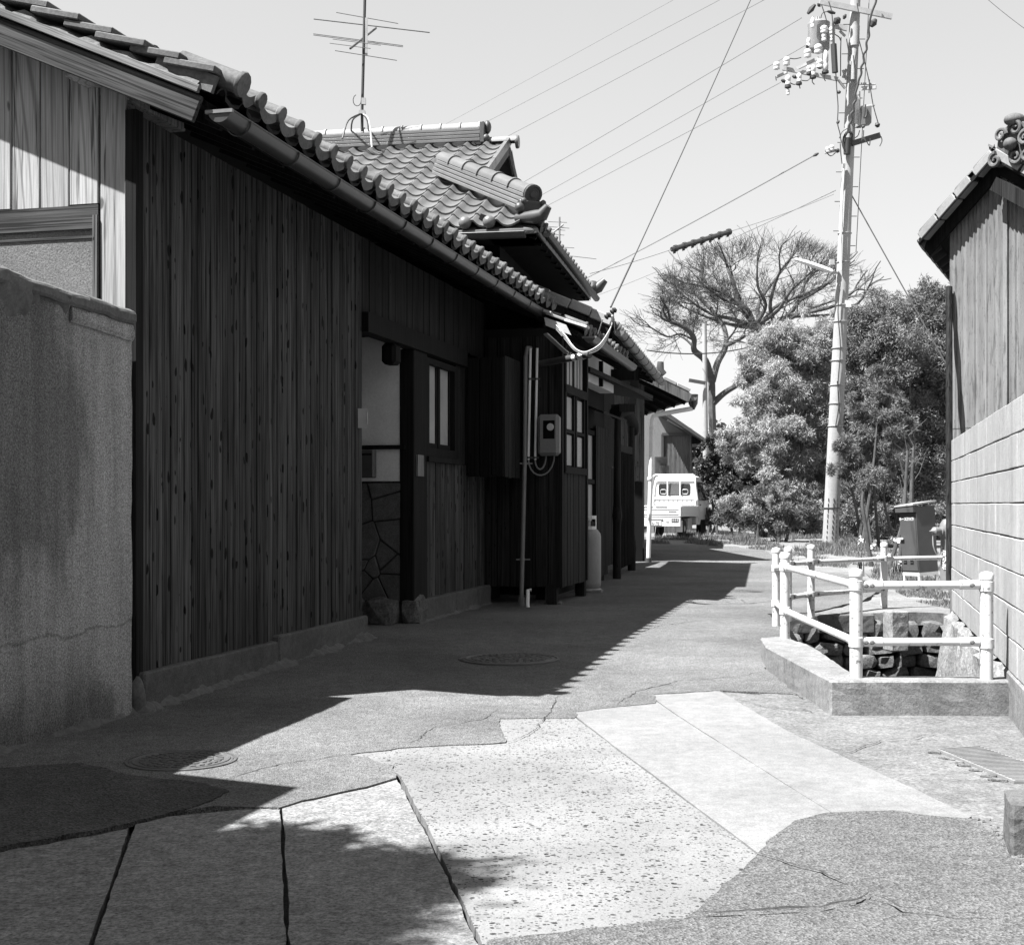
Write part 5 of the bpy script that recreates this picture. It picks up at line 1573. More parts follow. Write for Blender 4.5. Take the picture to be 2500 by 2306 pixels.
# roof height above the wall plane
def roofz(d):
    # line of the verge projected along the gable direction
    tL = ((wallp(d, 0) - V(el.x, el.y, 0)).dot(dG)) / ((V(ap.x, ap.y, 0) - V(el.x, el.y, 0)).dot(dG))
    if tL < 1: return el.z + (ap.z - el.z) * tL
    return ap.z + slR.z / math.hypot(slR.x, slR.y) * ((wallp(d, 0) - V(ap.x, ap.y, 0)).dot(dG))
sheets = [(0, .66), (.64, 1.34), (1.32, 2.4)]
for i, (a, b) in enumerate(sheets):
    for (z0, top) in ((.1, 2.02), (2.0, None)):
        mb = MB(); n_ = int((b - a) / .0125); vs = []
        off = .004 if top is None else 0.0
        for k in range(n_ + 1):
            d = a + (b - a) * k / n_
            h = .010 * math.sin(2 * math.pi * d / .046) + .002 * (i % 2) + off
            p = wallp(d, 0) - inn * (.034 + h)
            zt_ = (roofz(d) - .12) if top is None else top
            vs += [V(p.x, p.y, z0), V(p.x, p.y, zt_)]
        mb.add(vs, [(2 * k, 2 * k + 2, 2 * k + 3, 2 * k + 1) for k in range(n_)], True)
        mb.build("iron_sheet", M['corr'], outh)
mb = MB(); mb.bar(wallp(.65, .2) - inn * .05, wallp(.65, roofz(.65) - .2) - inn * .05, .05, .012, inn); mb.build("lap_strip", M['corr'], outh)
mb = MB(); mb.prism([wallp(0, .2), wallp(2.4, .2), wallp(2.4, roofz(2.4) - .2), wallp(.9, roofz(.9) - .2), wallp(0, roofz(0) - .2)], eG * 3.0); mb.build("wall_core", M['wood_black'], outh)
# side wall sheet (left flank going away)
mb = MB(); vs = []; n_ = 160
for k in range(n_ + 1):
    d = 3.0 * k / n_; p = wallp(0, 0) + eG * d - V(.907, -.42, 0) * (.015 + .006 * math.sin(2 * math.pi * d / .036)); vs += [V(p.x, p.y, .2), V(p.x, p.y, el.z - .05)]
mb.add(vs, [(2 * k, 2 * k + 1, 2 * k + 3, 2 * k + 2) for k in range(n_)], True); mb.build("side_sheet", M['corr'], outh)
RL = 3.1
for (a, b) in ((el, ap), (er, ap)):
    mb = MB(); mb.prism([a - UP * .05, b - UP * .05, b - UP * .10, a - UP * .10], eG * RL); mb.build("roof_deck", M['wood_black'], outh)
    n_ = 4; upv = (b - a)
    for k in range(12):
        for j in range(n_):
            c0 = a + upv * (j / n_) + eG * (.26 * k); c1 = a + upv * ((j + 1.1) / n_) + eG * (.26 * k)
            if k > 2 and b is ap and a is er: continue
            mb = MB()
            prof_ = [(0, .02), (.06, .055), (.12, .02), (.2, -.012), (.26, .02)]
            vs = [c0 + eG * x + UP * (z + .0) for x, z in prof_] + [c1 + eG * x + UP * (z - .02) for x, z in prof_] + [c0 + eG * x + UP * (z - .03) for x, z in prof_]
            mb.add(vs, [(i, i + 1, 5 + i + 1, 5 + i) for i in range(4)] + [(10 + i, 10 + i + 1, i + 1, i) for i in range(4)]); mb.build("roof_tile", M['tile_old'], outh)
# verge tiles along the gable: one flat light band per tile
dl = (ap - el)
for i in range(4):
    f0, f1 = i / 4, (i + 1) / 4
    a = el.lerp(ap, f0 + .006); b = el.lerp(ap, f1 - (.05 if i == 2 else .006))
    mb = MB(); mb.bar(a - UP * .035 + inn * .08, b - UP * .035 + inn * .08, .17, .085, UP); mb.build("verge_tile", M['tile_pale'], outh, bevel=.008)
for i in range(6):
    a = ap + slR * (.36 * i + .012); b = ap + slR * (.36 * (i + 1) - .012)
    mb = MB(); mb.bar(a - UP * .035 + inn * .08, b - UP * .035 + inn * .08, .17, .085, UP); mb.build("verge_tile", M['tile_pale'], outh, bevel=.008)
mb = MB(); mb.bar(el + inn * .12 - UP * .16, ap + inn * .12 - UP * .16, .03, .13, UP); mb.bar(ap + inn * .12 - UP * .16, er + inn * .12 - UP * .16, .03, .13, UP); mb.build("bargeboard", M['wood_black'], outh)
mb = MB(); mb.bar(ap + inn * .05 - UP * .33, ap + slR * 1.2 + inn * .05 - UP * .30, .08, .13, UP); mb.build("purlin", M['wood_brown'], outh)
rr = random.Random(91)
for i in range(8):
    c = el + eG * (.15 + i * .36) - UP * .10
    mb = MB(); mb.tube([c, c + V(.12, -.03, .08)], [.075, .07], 9); mb.build("eave_tile", M['tile_dark'], outh)
# scroll ornament at the ridge end: curls and a round boss
orn = P(2470, 352, 12.55)
gx, gy = dG, -inn
mb = MB()
mb.prism([orn + gx * x + UP * z for x, z in ((-.20, -.17), (.22, -.22), (.26, .0), (.17, .16), (.05, .22), (-.07, .18), (-.16, .06))], inn * .08)
back_o = mb.build("ridge_ornament", M['tile_old'], outh, bevel=.01)
def curl(cx, cz, r, turns, w, flip=1, a0=0.0):
    pts = []
    for k in range(22):
        t = k / 21; a = a0 + flip * turns * 2 * math.pi * t; q = r * (1 - .8 * t)
        pts.append(orn + gy * .03 + gx * (cx + q * math.cos(a)) + UP * (cz + q * math.sin(a)))
    mb = MB(); mb.tube(pts, [w * (1 - .4 * k / 21) for k in range(22)], 7); mb.build("scroll", M['tile_old'], back_o)
fence_c = thing("gap_screen_fence", F(15, -.3, g(22)), "added dark board fence screening the bright gap behind the gate", "fence")  # added screen: keeps the sunlit ground behind the gate out of sight
boards("fence_board", 12.95, 18.4, 26, -.25, 0.0, 1.95, M['wood_brown'], fence_c, r=random.Random(66))
curl(-.10, .10, .065, 1.3, .020); curl(.06, .13, .07, 1.3, .022, -1, 2.6); curl(.16, .02, .07, 1.4, .022, 1, 1.0); curl(-.16, -.12, .07, 1.3, .024, 1, 1.5); curl(.06, -.13, .07, 1.3, .02, -1); curl(.18, -.15, .06, 1.3, .02, 1)
mb = MB(); mb.ball(orn + gy * .05 + gx * .02 - UP * .01, (.065, .065, .06), 12, 8); mb.build("boss", M['tile_old'], back_o)
mb = MB(); mb.ball(orn + gx * .03 + UP * .22, (.10, .08, .06), 12, 8); mb.build("crest", M['tile_old'], back_o)
mb = MB(); mb.obox(orn + eG * 1.2 + UP * -.05, eG, dG, UP, 2.4, .24, .26); mb.build("ridge", M['tile'], outh, bevel=.04)
# ------------------------------------------------------------ television aerial on the tiled roof
YA = 19.45
an = thing("tv_aerial", P(884, 318, YA), "tall rooftop television aerial with thin rods standing on the tiled ridge", "aerial")
a_ = lambda px, py, d=0.0: P(px, py, YA + d)
mb = MB(); mb.tube([a_(884, 320), a_(884, 270), a_(888, 120), a_(892, -60)], .021, 8); mb.build("mast", M['wire'], an)
mb = MB(); mb.tube([a_(855, 119, -.3), a_(918, 69, .5)], .016, 6); mb.build("boom", M['metal_dark'], an)
for p0, p1, d, r in (((821, 31), (972, 58), .35, .006), ((766, 47), (1049, 80), .4, .009), ((765, 83), (984, 112), .0, .006), ((765, 86), (984, 115), .02, .006), ((805, 106), (905, 119), -.2, .005), ((812, 96), (930, 111), -.1, .005), ((818, 124), (969, 148), -.3, .006)):
    mb = MB(); mb.tube([a_(*p0, d), a_(*p1, d)], r, 5); mb.build("rod", M['metal_dark'], an)
mb = MB(); mb.obox(a_(894.5, 90, -.05), V(1, 0, 0), V(0, 1, 0), UP, .035, .02, .54); mb.build("reflector_bar", M['metal'], an)
mb = MB(); mb.obox(a_(888, 248), V(1, 0, 0), V(0, 1, 0), UP, .06, .06, .09); mb.obox(a_(884, 275), V(1, 0, 0), V(0, 1, 0), UP, .09, .09, .05); mb.build("junction_box", M['metal'], an)
for p1, d in (((836, 338), -.5), ((857, 342), .5), ((908, 360), -.55), ((900, 330), .4)):
    mb = MB(); mb.tube(spline([a_(884, 276), a_((884 * .5 + p1[0] * .5) + (5 if p1[0] > 884 else -10), 295, d * .4), a_(*p1, d)], 4), .013, 5); mb.build("leg", M['metal_dark'] if p1[0] < 900 else M['metal'], an)
mb = MB(); mb.tube([a_(872 + 10 * math.cos(k * .55), 245 + 14 * math.sin(k * .55)) for k in range(9)], .006, 5); mb.build("cable_loop", M['wire'], an)

YF = 40.0
fa = thing("far_aerial", P(1362, 590, YF), "small far television aerial beyond the tiled roof corner", "aerial")
f_ = lambda px, py: P(px, py, YF)
mb = MB(); mb.tube([f_(1366, 700), f_(1366, 530)], .03, 6); mb.build("mast", M['wire_grey'], fa)
for p0, p1 in (((1338, 541), (1384, 543)), ((1330, 552), (1390, 557)), ((1337, 560), (1380, 562)), ((1343, 571), (1378, 574)), ((1352, 602), (1402, 605)), ((1370, 622), (1456, 632)), ((1365, 638), (1400, 641))):
    mb = MB(); mb.tube([f_(*p0), f_(*p1)], .014, 5); mb.build("rod", M['wire_grey'], fa)
mb = MB(); mb.tube([f_(1345, 572), f_(1375, 548)], .03, 5); mb.build("boom", M['wire_grey'], fa)

# ------------------------------------------------------------ utility pole
YP = 33.0
pl = P(2026, 1340, YP); pl.z = g(YP)
u_ = lambda px, py, d=0.0: P(px, py, YP + d)
c_ = lambda x, y, d=0.0: P(1850 + x / 4.62, y / 4.62, YP + d)      # detail view of the pole head
pole = thing("utility_pole", pl, "tall leaning concrete utility pole crowded with crossarms, insulators and cables", "utility pole")
mb = MB(); base = u_(2026, 1345); topp = u_(2091, -50)
mb.tube([base, base.lerp(topp, .33), base.lerp(topp, .66), topp], [.195, .168, .142, .115], 20); shaft = mb.build("shaft", M['pole'], pole)
ax = lambda py: u_(2026 + (1330 - py) * 63 / 1330.0, py)
for py, r in ((745, .175), (785, .178), (850, .181), (880, .182), (940, .184), (985, .186), (1040, .188), (1240, .196), (570, .168), (640, .17)):
    mb = MB(); mb.lathe(ax(py), [(r, -.01), (r + .006, -.008), (r + .006, .012), (r, .014)], 20); mb.build("band", M['wire'] if py > 1200 else M['metal'], shaft)
mb = MB(); rr = random.Random(5)
for col in (-.12, .0, .1):
    z = 0
    for k in range(9):
        y0 = 1220 + k * 13; q = ax(y0); q = q + V(col, -math.sqrt(max(.0, .197 ** 2 - col ** 2)) - .001, 0)
        mb.obox(q, V(1, 0, 0), V(0, 1, 0), UP, .018, .012, rr.uniform(.05, .10))
mb.build("warning_marks", M['wire'], shaft)
# climbing bolts
for k in range(24):
    py = 60 + k * 36; q = ax(py); sx = 1 if k % 2 else -1
    mb = MB(); mb.tube([q, q + V(sx * .28, 0, 0)], .010, 5); mb.build("step_bolt", M['metal_dark'], pole)
mb = MB(); mb.tube([ax(70) + V(-.02, -.15, 0), ax(118) + V(-.01, -.15, 0)], .115, 12); mb.tube([ax(118) + V(0, -.15, 0), ax(200) + V(0, -.14, 0)], .085, 12); mb.build("sleeve", M['pole'], pole)
mb = MB(); mb.tube([u_(2074, 480, -.05), u_(2068, 560, -.05), u_(2063, 700, -.05), u_(2062, 822, -.05)], .055, 10); mb.build("riser_pipe", M['pvc_grey'], pole)
mb = MB(); mb.tube(spline([u_(2061, 400, -.2), u_(2056, 480, -.2), u_(2053, 560, -.2), u_(2053, 660, -.2)], 4), .03, 8); mb.build("white_riser", M['white'], pole)
mb = MB(); mb.obox(u_(2069, 742, -.1), V(1, 0, 0), V(0, 1, 0), UP, .15, .12, .16); mb.build("junction_box", M['white'], pole)
# dark cables hugging the shaft
for k, pts in enumerate((((2052, 690), (2046, 760), (2052, 850), (2046, 940), (2050, 1010)), ((2044, 930), (2048, 985), (2040, 1040)))):
    mb = MB(); mb.tube(spline([u_(x, y, -.21) for x, y in pts], 5), .014, 5); mb.build("strapped_cable", M['wire'], pole)
# crossarms
for a, b, w in (((700, 20), (1515, 190), .13), ((280, 772), (905, 895), .09), ((440, 775), (690, 655), .07), ((210, 870), (330, 815), .05), ((860, 290), (1010, 325), .12), ((1060, 1620), (1380, 1525), .13), ((755, 1725), (915, 1690), .05), ((1170, 1000), (1335, 985), .08), ((1120, 945), (1330, 950), .04), ((1150, 1215), (1318, 1183), .05)):
    mb = MB(); mb.bar(c_(*a, -.15), c_(*b, -.3 if w < .1 else -.15), .07, w); mb.build("crossarm", M['metal'] if w != .13 or a[0] < 1000 else M['metal_dark'], pole)
for a, b in (((905, 900), (985, 1000)), ((925, 350), (985, 410)), ((960, 790), (1000, 900)), ((1040, 1040), (1090, 900)), ((1000, 780), (960, 880))):
    mb = MB(); mb.bar(c_(*a, -.1), c_(*b, -.05), .04, .05); mb.build("brace", M['metal'], pole)
def insulator(x, y, r, h, cap=False):
    mb = MB(); p = c_(x, y, -.3)
    mb.lathe(p - UP * h / 2, [(r * .5, 0), (r * .95, h * .08), (r, h * .3), (r * .8, h * .4), (r, h * .5), (r, h * .8), (r * .6, h), (r * .2, h * 1.05)], 14); o_ = mb.build("insulator", M['porcelain'], pole)
    if cap:
        mb = MB(); mb.lathe(p - UP * (h / 2 + .07), [(r * .5, 0), (r * 1.15, .02), (r * 1.1, .07)], 12); mb.build("insulator_foot", M['wire'], o_)
for x, y, r, h, cp_ in ((213, 745, .08, .18, 0), (325, 695, .085, .20, 0), (563, 605, .09, .20, 0), (682, 555, .10, .22, 0), (748, 335, .09, .18, 0), (748, 420, .06, .20, 0), (838, 350, .08, .18, 0), (838, 430, .06, .16, 0), (762, 690, .075, .48, 1), (340, 910, .07, .24, 1), (465, 880, .065, .22, 1), (622, 800, .07, .26, 1), (700, 720, .08, .22, 0), (575, 480, .05, .22, 0), (620, 260, .05, .25, 0), (580, 780, .06, .16, 1), (340, 1040, .045, .14, 0), (790, 1690, .06, .14, 0), (835, 1670, .06, .14, 0)):
    insulator(x, y, r, h, cp_)
for x, y, dx, dy, r in ((605, 105, 40, -50, .07), (830, 140, 45, 12, .05), (895, 235, 25, -28, .10), (980, 190, 12, -25, .05), (1305, 260, 25, -40, .09), (415, 868, 25, 12, .05), (290, 915, 25, 14, .05), (695, 760, 28, 10, .05), (915, 1040, 20, 4, .05), (905, 1378, 14, 6, .06), (1350, 1410, 8, 26, .07), (1130, 1430, 4, 14, .05), (1190, 1430, 4, 14, .05), (655, 1745, 30, -16, .04), (900, 1700, 10, -20, .06), (690, 60, 10, -10, .06), (560, 525, 10, -14, .05)):
    mb = MB(); mb.tube([c_(x - dx, y - dy, -.3), c_(x, y, -.3), c_(x + dx, y + dy, -.3)], [r * .5, r, r * .5], 8); mb.build("clamp_cover", M['wire'], pole)
mb = MB()
mb.tube([c_(850, 260, -.4), c_(855, 500, -.4)], .03, 8); mb.tube([c_(855, 500, -.4), c_(872, 820, -.4)], .075, 8); mb.build("cable_head", M['wire'], pole)
mb = MB(); mb.tube(spline([c_(x, y, -.3) for x, y in ((1335, -20), (1330, 30), (1290, 130), (1262, 240), (1250, 330), (1255, 410), (1225, 480), (1228, 560), (1192, 620), (1196, 700), (1165, 760), (1168, 830), (1140, 900), (1130, 960), (1100, 1060), (1105, 1130), (1075, 1180), (1080, 1250), (1050, 1290), (1060, 1350), (1025, 1420), (1020, 1500))], 4), .028, 7); mb.build("twisted_cable", M['wire'], pole)
for pts in (((880, 820), (890, 1000), (905, 1200), (900, 1390), (925, 1500), (940, 1600)), ((1120, 40), (1140, 200), (1135, 420)), ((1135, 430), (1190, 640), (1255, 920), (1300, 1180), (1360, 1400)), ((1120, 560), (1095, 700), (1100, 880)), ((940, 420), (935, 600), (935, 860)), ((1030, 560), (1025, 760), (1040, 1000)), ((800, 20), (830, 120), (845, 260)), ((720, 60), (760, 180), (780, 260)), ((710, 210), (730, 150), (790, 130)), ((870, 390), (915, 420), (935, 460)), ((930, 1620), (935, 1720), (950, 1848)), ((920, 1560), (950, 1490), (1010, 1450)), ((1150, 1030), (1150, 1220), (1130, 1380)), ((1000, 440), (1020, 560), (1030, 640)), ((1270, 1560), (1260, 1640), (1230, 1600)), ((1390, 1540), (1400, 1590), (1375, 1650)), ((1150, 1470), (1130, 1530), (1090, 1560)), ((1195, 1470), (1190, 1540), (1170, 1590)), ((360, 660), (420, 665), (490, 650)), ((500, 910), (560, 910), (600, 870)), ((350, 930), (410, 955), (440, 940)), ((760, 1700), (820, 1760), (880, 1720)), ((625, 870), (615, 920), (640, 955)), ((750, 850), (750, 890), (765, 915)), ((475, 930), (472, 970), (478, 1000)), ((205, 860), (205, 880), (210, 910)), ((1260, 900), (1258, 990), (1255, 1050))):
    mb = MB(); mb.tube(spline([c_(x, y, -.32) for x, y in pts], 4), .013, 5); mb.build("jumper_cable", M['wire'], pole)
mb = MB(); mb.tube([c_(1010, 1560, -.2), c_(1005, 1740, -.2)], [.10, .08], 10); mb.tube(spline([c_(985, 1700, -.2), c_(960, 1600, -.2), c_(1010, 1490, -.2), c_(1060, 1520, -.2), c_(1040, 1640, -.2)], 5), .035, 7); mb.build("cable_bundle", M['wire'], pole)
trf = thing("pole_transformer", c_(690, 560, -.2), "pale cylindrical transformer hanging near the top of the utility pole", "transformer")
mb = MB(); b0 = c_(688, 570, .1); mb.lathe(b0, [(.24, 0), (.26, .03), (.26, .60), (.27, .62), (.27, .66), (.20, .70), (.05, .72)], 20); mb.build("tank", M['pole'], trf)
mb = MB()
for x in (620, 665, 690): mb.tube([c_(x, 290, .0), c_(x, 190, .0)], .022, 6); mb.tube([c_(x - 12, 215, .0), c_(x + 12, 215, .0)], .012, 5)
mb.build("bushing", M['metal'], trf)
sbx = thing("switch_box", c_(1220, 1300, -.2), "grey equipment box with a white back plate high on the utility pole", "switch box")
mb = MB(); mb.prism([c_(1018, 1090, -.1), c_(1150, 1060, -.1), c_(1150, 1390, -.1), c_(1040, 1400, -.1)], V(0, .06, 0)); mb.build("back_plate", M['white'], sbx)
mb = MB(); mb.prism([c_(1155, 1215, -.3), c_(1285, 1190, -.3), c_(1283, 1385, -.3), c_(1155, 1410, -.3)], V(0, .25, 0)); mb.build("case", M['pvc_grey'], sbx)
mb = MB(); mb.tube(spline([c_(1215, 1180, -.34), c_(1205, 1260, -.34), c_(1200, 1330, -.34), c_(1225, 1300, -.34), c_(1235, 1230, -.34)], 4), .02, 6); mb.build("lead", M['wire'], sbx)

lamp = thing("street_lamp", u_(2028, 660, -.1), "white fluorescent street lamp sticking out from the utility pole", "street lamp")
A_, B_ = u_(1938, 633, -.35), u_(2030, 664, -.2)
d = (B_ - A_).normalized(); x = d.cross(UP).normalized(); y = x.cross(d); mb = MB(); vs = []
secs = ((0, .02, .02), (.06, .06, .05), (.3, .085, .075), (.7, .085, .085), (1, .06, .07))
for f, w, h in secs:
    c = A_.lerp(B_, f)
    for k in range(10):
        t_ = 2 * math.pi * k / 10; vs.append(c + x * math.cos(t_) * w + y * math.sin(t_) * h * (1 if math.sin(t_) > 0 else .5))
mb.add(vs, [(i * 10 + k, i * 10 + (k + 1) % 10, (i + 1) * 10 + (k + 1) % 10, (i + 1) * 10 + k) for i in range(4) for k in range(10)], True)
mb.build("shade", M['white'], lamp)
mb = MB(); mb.tube([B_, ax(668) + V(-.15, -.1, 0)], .03, 8); mb.obox(u_(2031, 640, -.2), V(1, 0, 0), V(0, 1, 0), UP, .11, .1, .13); mb.build("bracket", M['metal'], lamp)

# ------------------------------------------------------------ overhead lines
def sagline(a, b, sag, n=24):
    a, b = Vector(a), Vector(b)
    return [a.lerp(b, k / n) - UP * (sag * 4 * (k / n) * (1 - k / n)) for k in range(n + 1)]
def line(pts, r, m, label, group="overhead power lines"):
    mb = MB(); mb.tube(pts, r, 5); o_ = mb.build("power_line", m); tag(o_, label, "power line", group)
def far_end(p0, p1, z0, Y=85.0):
    py = HOR - (z0 - CAM_Z) * FPX / Y
    t_ = (py - p0[1]) / (p1[1] - p0[1]); return P(p0[0] + (p1[0] - p0[0]) * t_, py, Y)
for p0, p1, r, lab in (((1957, 44), (1263, 439), .010, "third from below of the parallel lines, meeting the tiled roof at its gable"), ((1965, 112), (1273, 489), .009, "second from below of the parallel overhead lines behind the roof gable"), ((1905, 202), (1304, 505), .009, "lowest of the parallel overhead lines from the insulators to the roof corner"),
                       ((2060, -105), (1223, 327), .009, "fourth from below of the parallel lines crossing the sky above the roof"), ((2040, -150), (1136, 310), .008, "second from above of the parallel lines crossing the sky"), ((2050, -225), (1061, 303), .006, "uppermost and faintest of the parallel lines crossing the sky")):
    a = P(p0[0], p0[1], YP - .3); b = far_end(p0, p1, a.z)
    line(sagline(a, b, .25), r, M['wire_grey'], lab)
for p0, p1, Yb, r, sag, lab in (((1990, 378), (1180, 800), 62, .016, .15, "lone cable from the pole down behind the low tiled roofs"), ((2040, 465), (1420, 735), 60, .010, .12, "faint cable from the pole passing behind the bare tree")):
    line(sagline(P(p0[0], p0[1], YP - .2), P(p1[0], p1[1], Yb), sag), r, M['wire_grey'], lab)
mb = MB(); pts = sagline(P(1918, -196, 20.0), P(1491, 750, 14.92), .05); mb.tube(pts, .0075, 6); mb.tube([pts[-1], pts[-1].lerp(pts[-4], .8)], .011, 6)
o_ = mb.build("drop_cable", M['wire']); tag(o_, "dark drop cable coming steeply down from the sky to the insulators on the low roof", "cable")
insu = thing("cable_insulators", P(1486, 762, 14.9), "pair of dark insulators holding the drop cable above the low roof", "insulator")
for x, y in ((1478, 768), (1492, 756)):
    mb = MB(); c = P(x, y, 14.9); mb.lathe(c - UP * .035, [(.02, 0), (.035, .01), (.022, .03), (.036, .045), (.02, .07)], 10, axis=V(.7, .1, .6)); mb.build("insulator", M['wire'], insu)
mb = MB(); mb.tube([P(1472, 778, 14.9), P(1465, 800, 15.0), P(1460, 815, 15.3)], .006, 5); mb.tube([P(1497, 752, 14.9), P(1500, 800, 15.1), P(1502, 812, 15.6)], .005, 5); mb.build("tie_wire", M['metal'], insu)
# splice box hanging on a cable
c0, c1 = P(1640, 609, 29.3), P(1783, 565, 30.2)
cl = thing("cable_splice", c0, "long dark ribbed splice closure hanging on a cable in front of the sky", "cable closure")
mb = MB(); mb.tube([c0, c1], .055, 8); mb.build("sleeve", M['wire'], cl)
dcl = (c1 - c0)
for k in range(7):
    q = c0 + dcl * (k + .3) / 6.6
    mb = MB(); mb.tube([q, q + dcl.normalized() * .07], .075, 8); mb.obox(q - UP * .08, dcl.normalized(), V(0, 1, 0), UP, .08, .03, .05); mb.build("rib", M['wire'], cl)
line(sagline(c1, P(2036, 474, YP - .2), .04), .007, M['wire_grey'], "thin wire between the pole and the ribbed splice closure")
line(sagline(c0, P(1440, 668, 27.5), .02), .007, M['wire_grey'], "thin wire running left from the ribbed splice closure")
line(sagline(u_(2080, 478), P(2330, 925, 33.5), .0), .016, M['wire_grey'], "guy wire slanting from the pole down to the right into the bushes")
line(sagline(u_(2124, -40, .2), u_(2090, 615, .2), .0), .010, M['wire_grey'], "thin vertical wire hanging right of the pole")
line(sagline(P(2390, -20, 60), P(2560, 110, 60), .1), .014, M['wire_grey'], "faint wire in the upper right corner of the sky")
line(sagline(P(1580, 855, 44), P(1900, 826, 50), .3), .022, M['wire'], "dark cable in front of the bare tree trunk, above the bend")
line(sagline(P(1730, 828, 49), P(2050, 826, 42), .15), .018, M['wire'], "cable from the thin far pole into the bamboo")

fp = thing("thin_pole", V(*P(1724, 1232, 49).xy, g(49)), "thin pale far pole standing left of the bamboo by the bend", "utility pole")
mb = MB(); mb.tube([P(1724, 1232, 49) - UP * .9, P(1720, 790, 49)], [.11, .08], 12); mb.build("shaft", M['pole'], fp)
mb = MB(); mb.bar(P(1682, 928, 48.8), P(1722, 935, 48.8), .1, .12); mb.build("arm", M['metal_dark'], fp)

# ------------------------------------------------------------ foliage
def leaf_cloud(name, clumps, n, L, W, m, parent, seed=1, droop=.3, shell=.55, kind=None):
    """many small bent leaves spread through ellipsoidal clumps; clumps: (centre, (rx, ry, rz))"""
    r = np.random.default_rng(seed)
    base = np.array(base_of(parent))
    vol = np.array([max(1e-3, (c[1][0] * c[1][1] * c[1][2])) ** .72 for c in clumps]); vol /= vol.sum()
    allv = []
    for (c, rad), f in zip(clumps, vol):
        k = int(n * f)
        if k < 1: continue
        d = r.normal(size=(k, 3)); d /= np.linalg.norm(d, axis=1)[:, None]
        rr_ = r.uniform(shell, 1.0, k) ** .8
        lump = 1 + .22 * np.sin(d[:, 0] * 5 + seed) * np.cos(d[:, 2] * 6 + seed * 2) + .12 * np.sin(d[:, 1] * 11 + d[:, 2] * 9)
        p = np.array(c) + d * (rr_ * lump)[:, None] * np.array(rad)
        ax_ = d * np.array([.35, .35, .2]) + r.normal(scale=.8, size=(k, 3)); ax_[:, 2] -= droop
        ax_ /= np.linalg.norm(ax_, axis=1)[:, None]
        sd = np.cross(ax_, r.normal(size=(k, 3))); sd /= np.linalg.norm(sd, axis=1)[:, None] + 1e-9
        ln = (L * r.uniform(.6, 1.3, k))[:, None]; wd = (W * r.uniform(.7, 1.3, k))[:, None]
        bend = np.cross(ax_, sd) * ln * .12
        a = p; b = p + ax_ * ln * .45 + sd * wd / 2 + bend; c2 = p + ax_ * ln - bend * .6; d2 = p + ax_ * ln * .45 - sd * wd / 2 + bend
        allv.append(np.stack([a, b, c2, d2], axis=1).reshape(-1, 3))
    v = np.concatenate(allv) - base
    nq = len(v) // 4
    me = bpy.data.meshes.new(name)
    me.vertices.add(len(v)); me.vertices.foreach_set("co", v.astype(np.float32).ravel())
    me.loops.add(nq * 4); me.polygons.add(nq)
    me.loops.foreach_set("vertex_index", np.arange(nq * 4, dtype=np.int32))
    me.polygons.foreach_set("loop_start", np.arange(0, nq * 4, 4, dtype=np.int32))
    me.polygons.foreach_set("loop_total", np.full(nq, 4, dtype=np.int32))
    me.update(calc_edges=True)
    me.materials.append(m)
    o_ = put(name, me, parent)
    return o_

def bush(name, label, cat, spec, Y, n, L, W, m, seed, droop=.3, stems=6, group=None, stem_m='bark', shell=.25):
    """spec: big lobes as (px, py, r_px, r_py); each lobe is filled with smaller clumps"""
    r = random.Random(seed)
    clumps = []
    for (px, py, rx, ry) in spec:
        k = FPX / Y
        nC_ = max(5, int(rx * ry / 260))
        for _ in range(nC_):
            a, q = r.uniform(0, 6.283), math.sqrt(r.random())
            dd = r.uniform(-.8, .8)
            x, z = math.cos(a) * q, math.sin(a) * q
            c = P(px + x * rx, py + z * ry, Y)
            dep = dd * math.sqrt(max(0.05, 1 - x * x - z * z)) * rx / k
            rad = r.uniform(.16, .36) * math.sqrt(rx * ry) / k
            clumps.append((tuple(c + V(0, dep, 0)), (rad * 1.15, rad, rad * .95)))
        for _ in range(max(4, nC_ // 2)):          # loose sprays that break the outline
            a = r.uniform(-.5, 3.64); q = r.uniform(.95, 1.3)
            c = P(px + math.cos(a) * q * rx, py - math.sin(a) * q * ry, Y) + V(0, r.uniform(-.4, .4) * rx / k, 0)
            rad = r.uniform(.05, .13) * math.sqrt(rx * ry) / k
            clumps.append((tuple(c), (rad * r.uniform(.7, 1.6), rad, rad * r.uniform(.9, 2.2))))
    bx = sum(s[0] for s in spec) / len(spec)
    loc = V((bx - 1250) / FPX * Y, Y, g(Y))
    t = thing(name, loc, label, cat, group)
    o_ = leaf_cloud("foliage", clumps, n, L, W, m, t, seed, droop, shell)
    mb = MB()
    for i in range(stems):
        c = Vector(r.choice(clumps)[0]); b = loc + V(r.uniform(-.6, .6), r.uniform(-.4, .4), -.1)
        mb.tube(spline([b, b.lerp(c, .5) + V(r.uniform(-.2, .2), 0, .3), c], 4), [.045 - .03 * k / 8 for k in range(9)], 6)
    mb.build("stem", M[stem_m], t)
    return t
bush("bamboo_thicket", "pale fine-leaved bamboo thicket left of the utility pole", "bamboo",
     [(1835, 985, 40, 60), (1800, 1080, 45, 55), (1920, 900, 95, 95), (1985, 830, 50, 70), (1850, 950, 45, 65), (1925, 1040, 95, 100), (1850, 1080, 55, 70), (1970, 1150, 60, 120), (1890, 1200, 80, 70), (1840, 1240, 70, 50), (1960, 1270, 60, 50)], 38.0, 230000, .125, .019, M['leaf_pale'], 31, .5)
bush("dark_bush", "low dark bush beside the cab of the white pickup", "bush", [(1755, 1130, 45, 70), (1790, 1180, 60, 75), (1730, 1200, 30, 50), (1800, 1110, 50, 40)], 41.0, 14000, .14, .06, M['leaf_dark'], 32, .1)
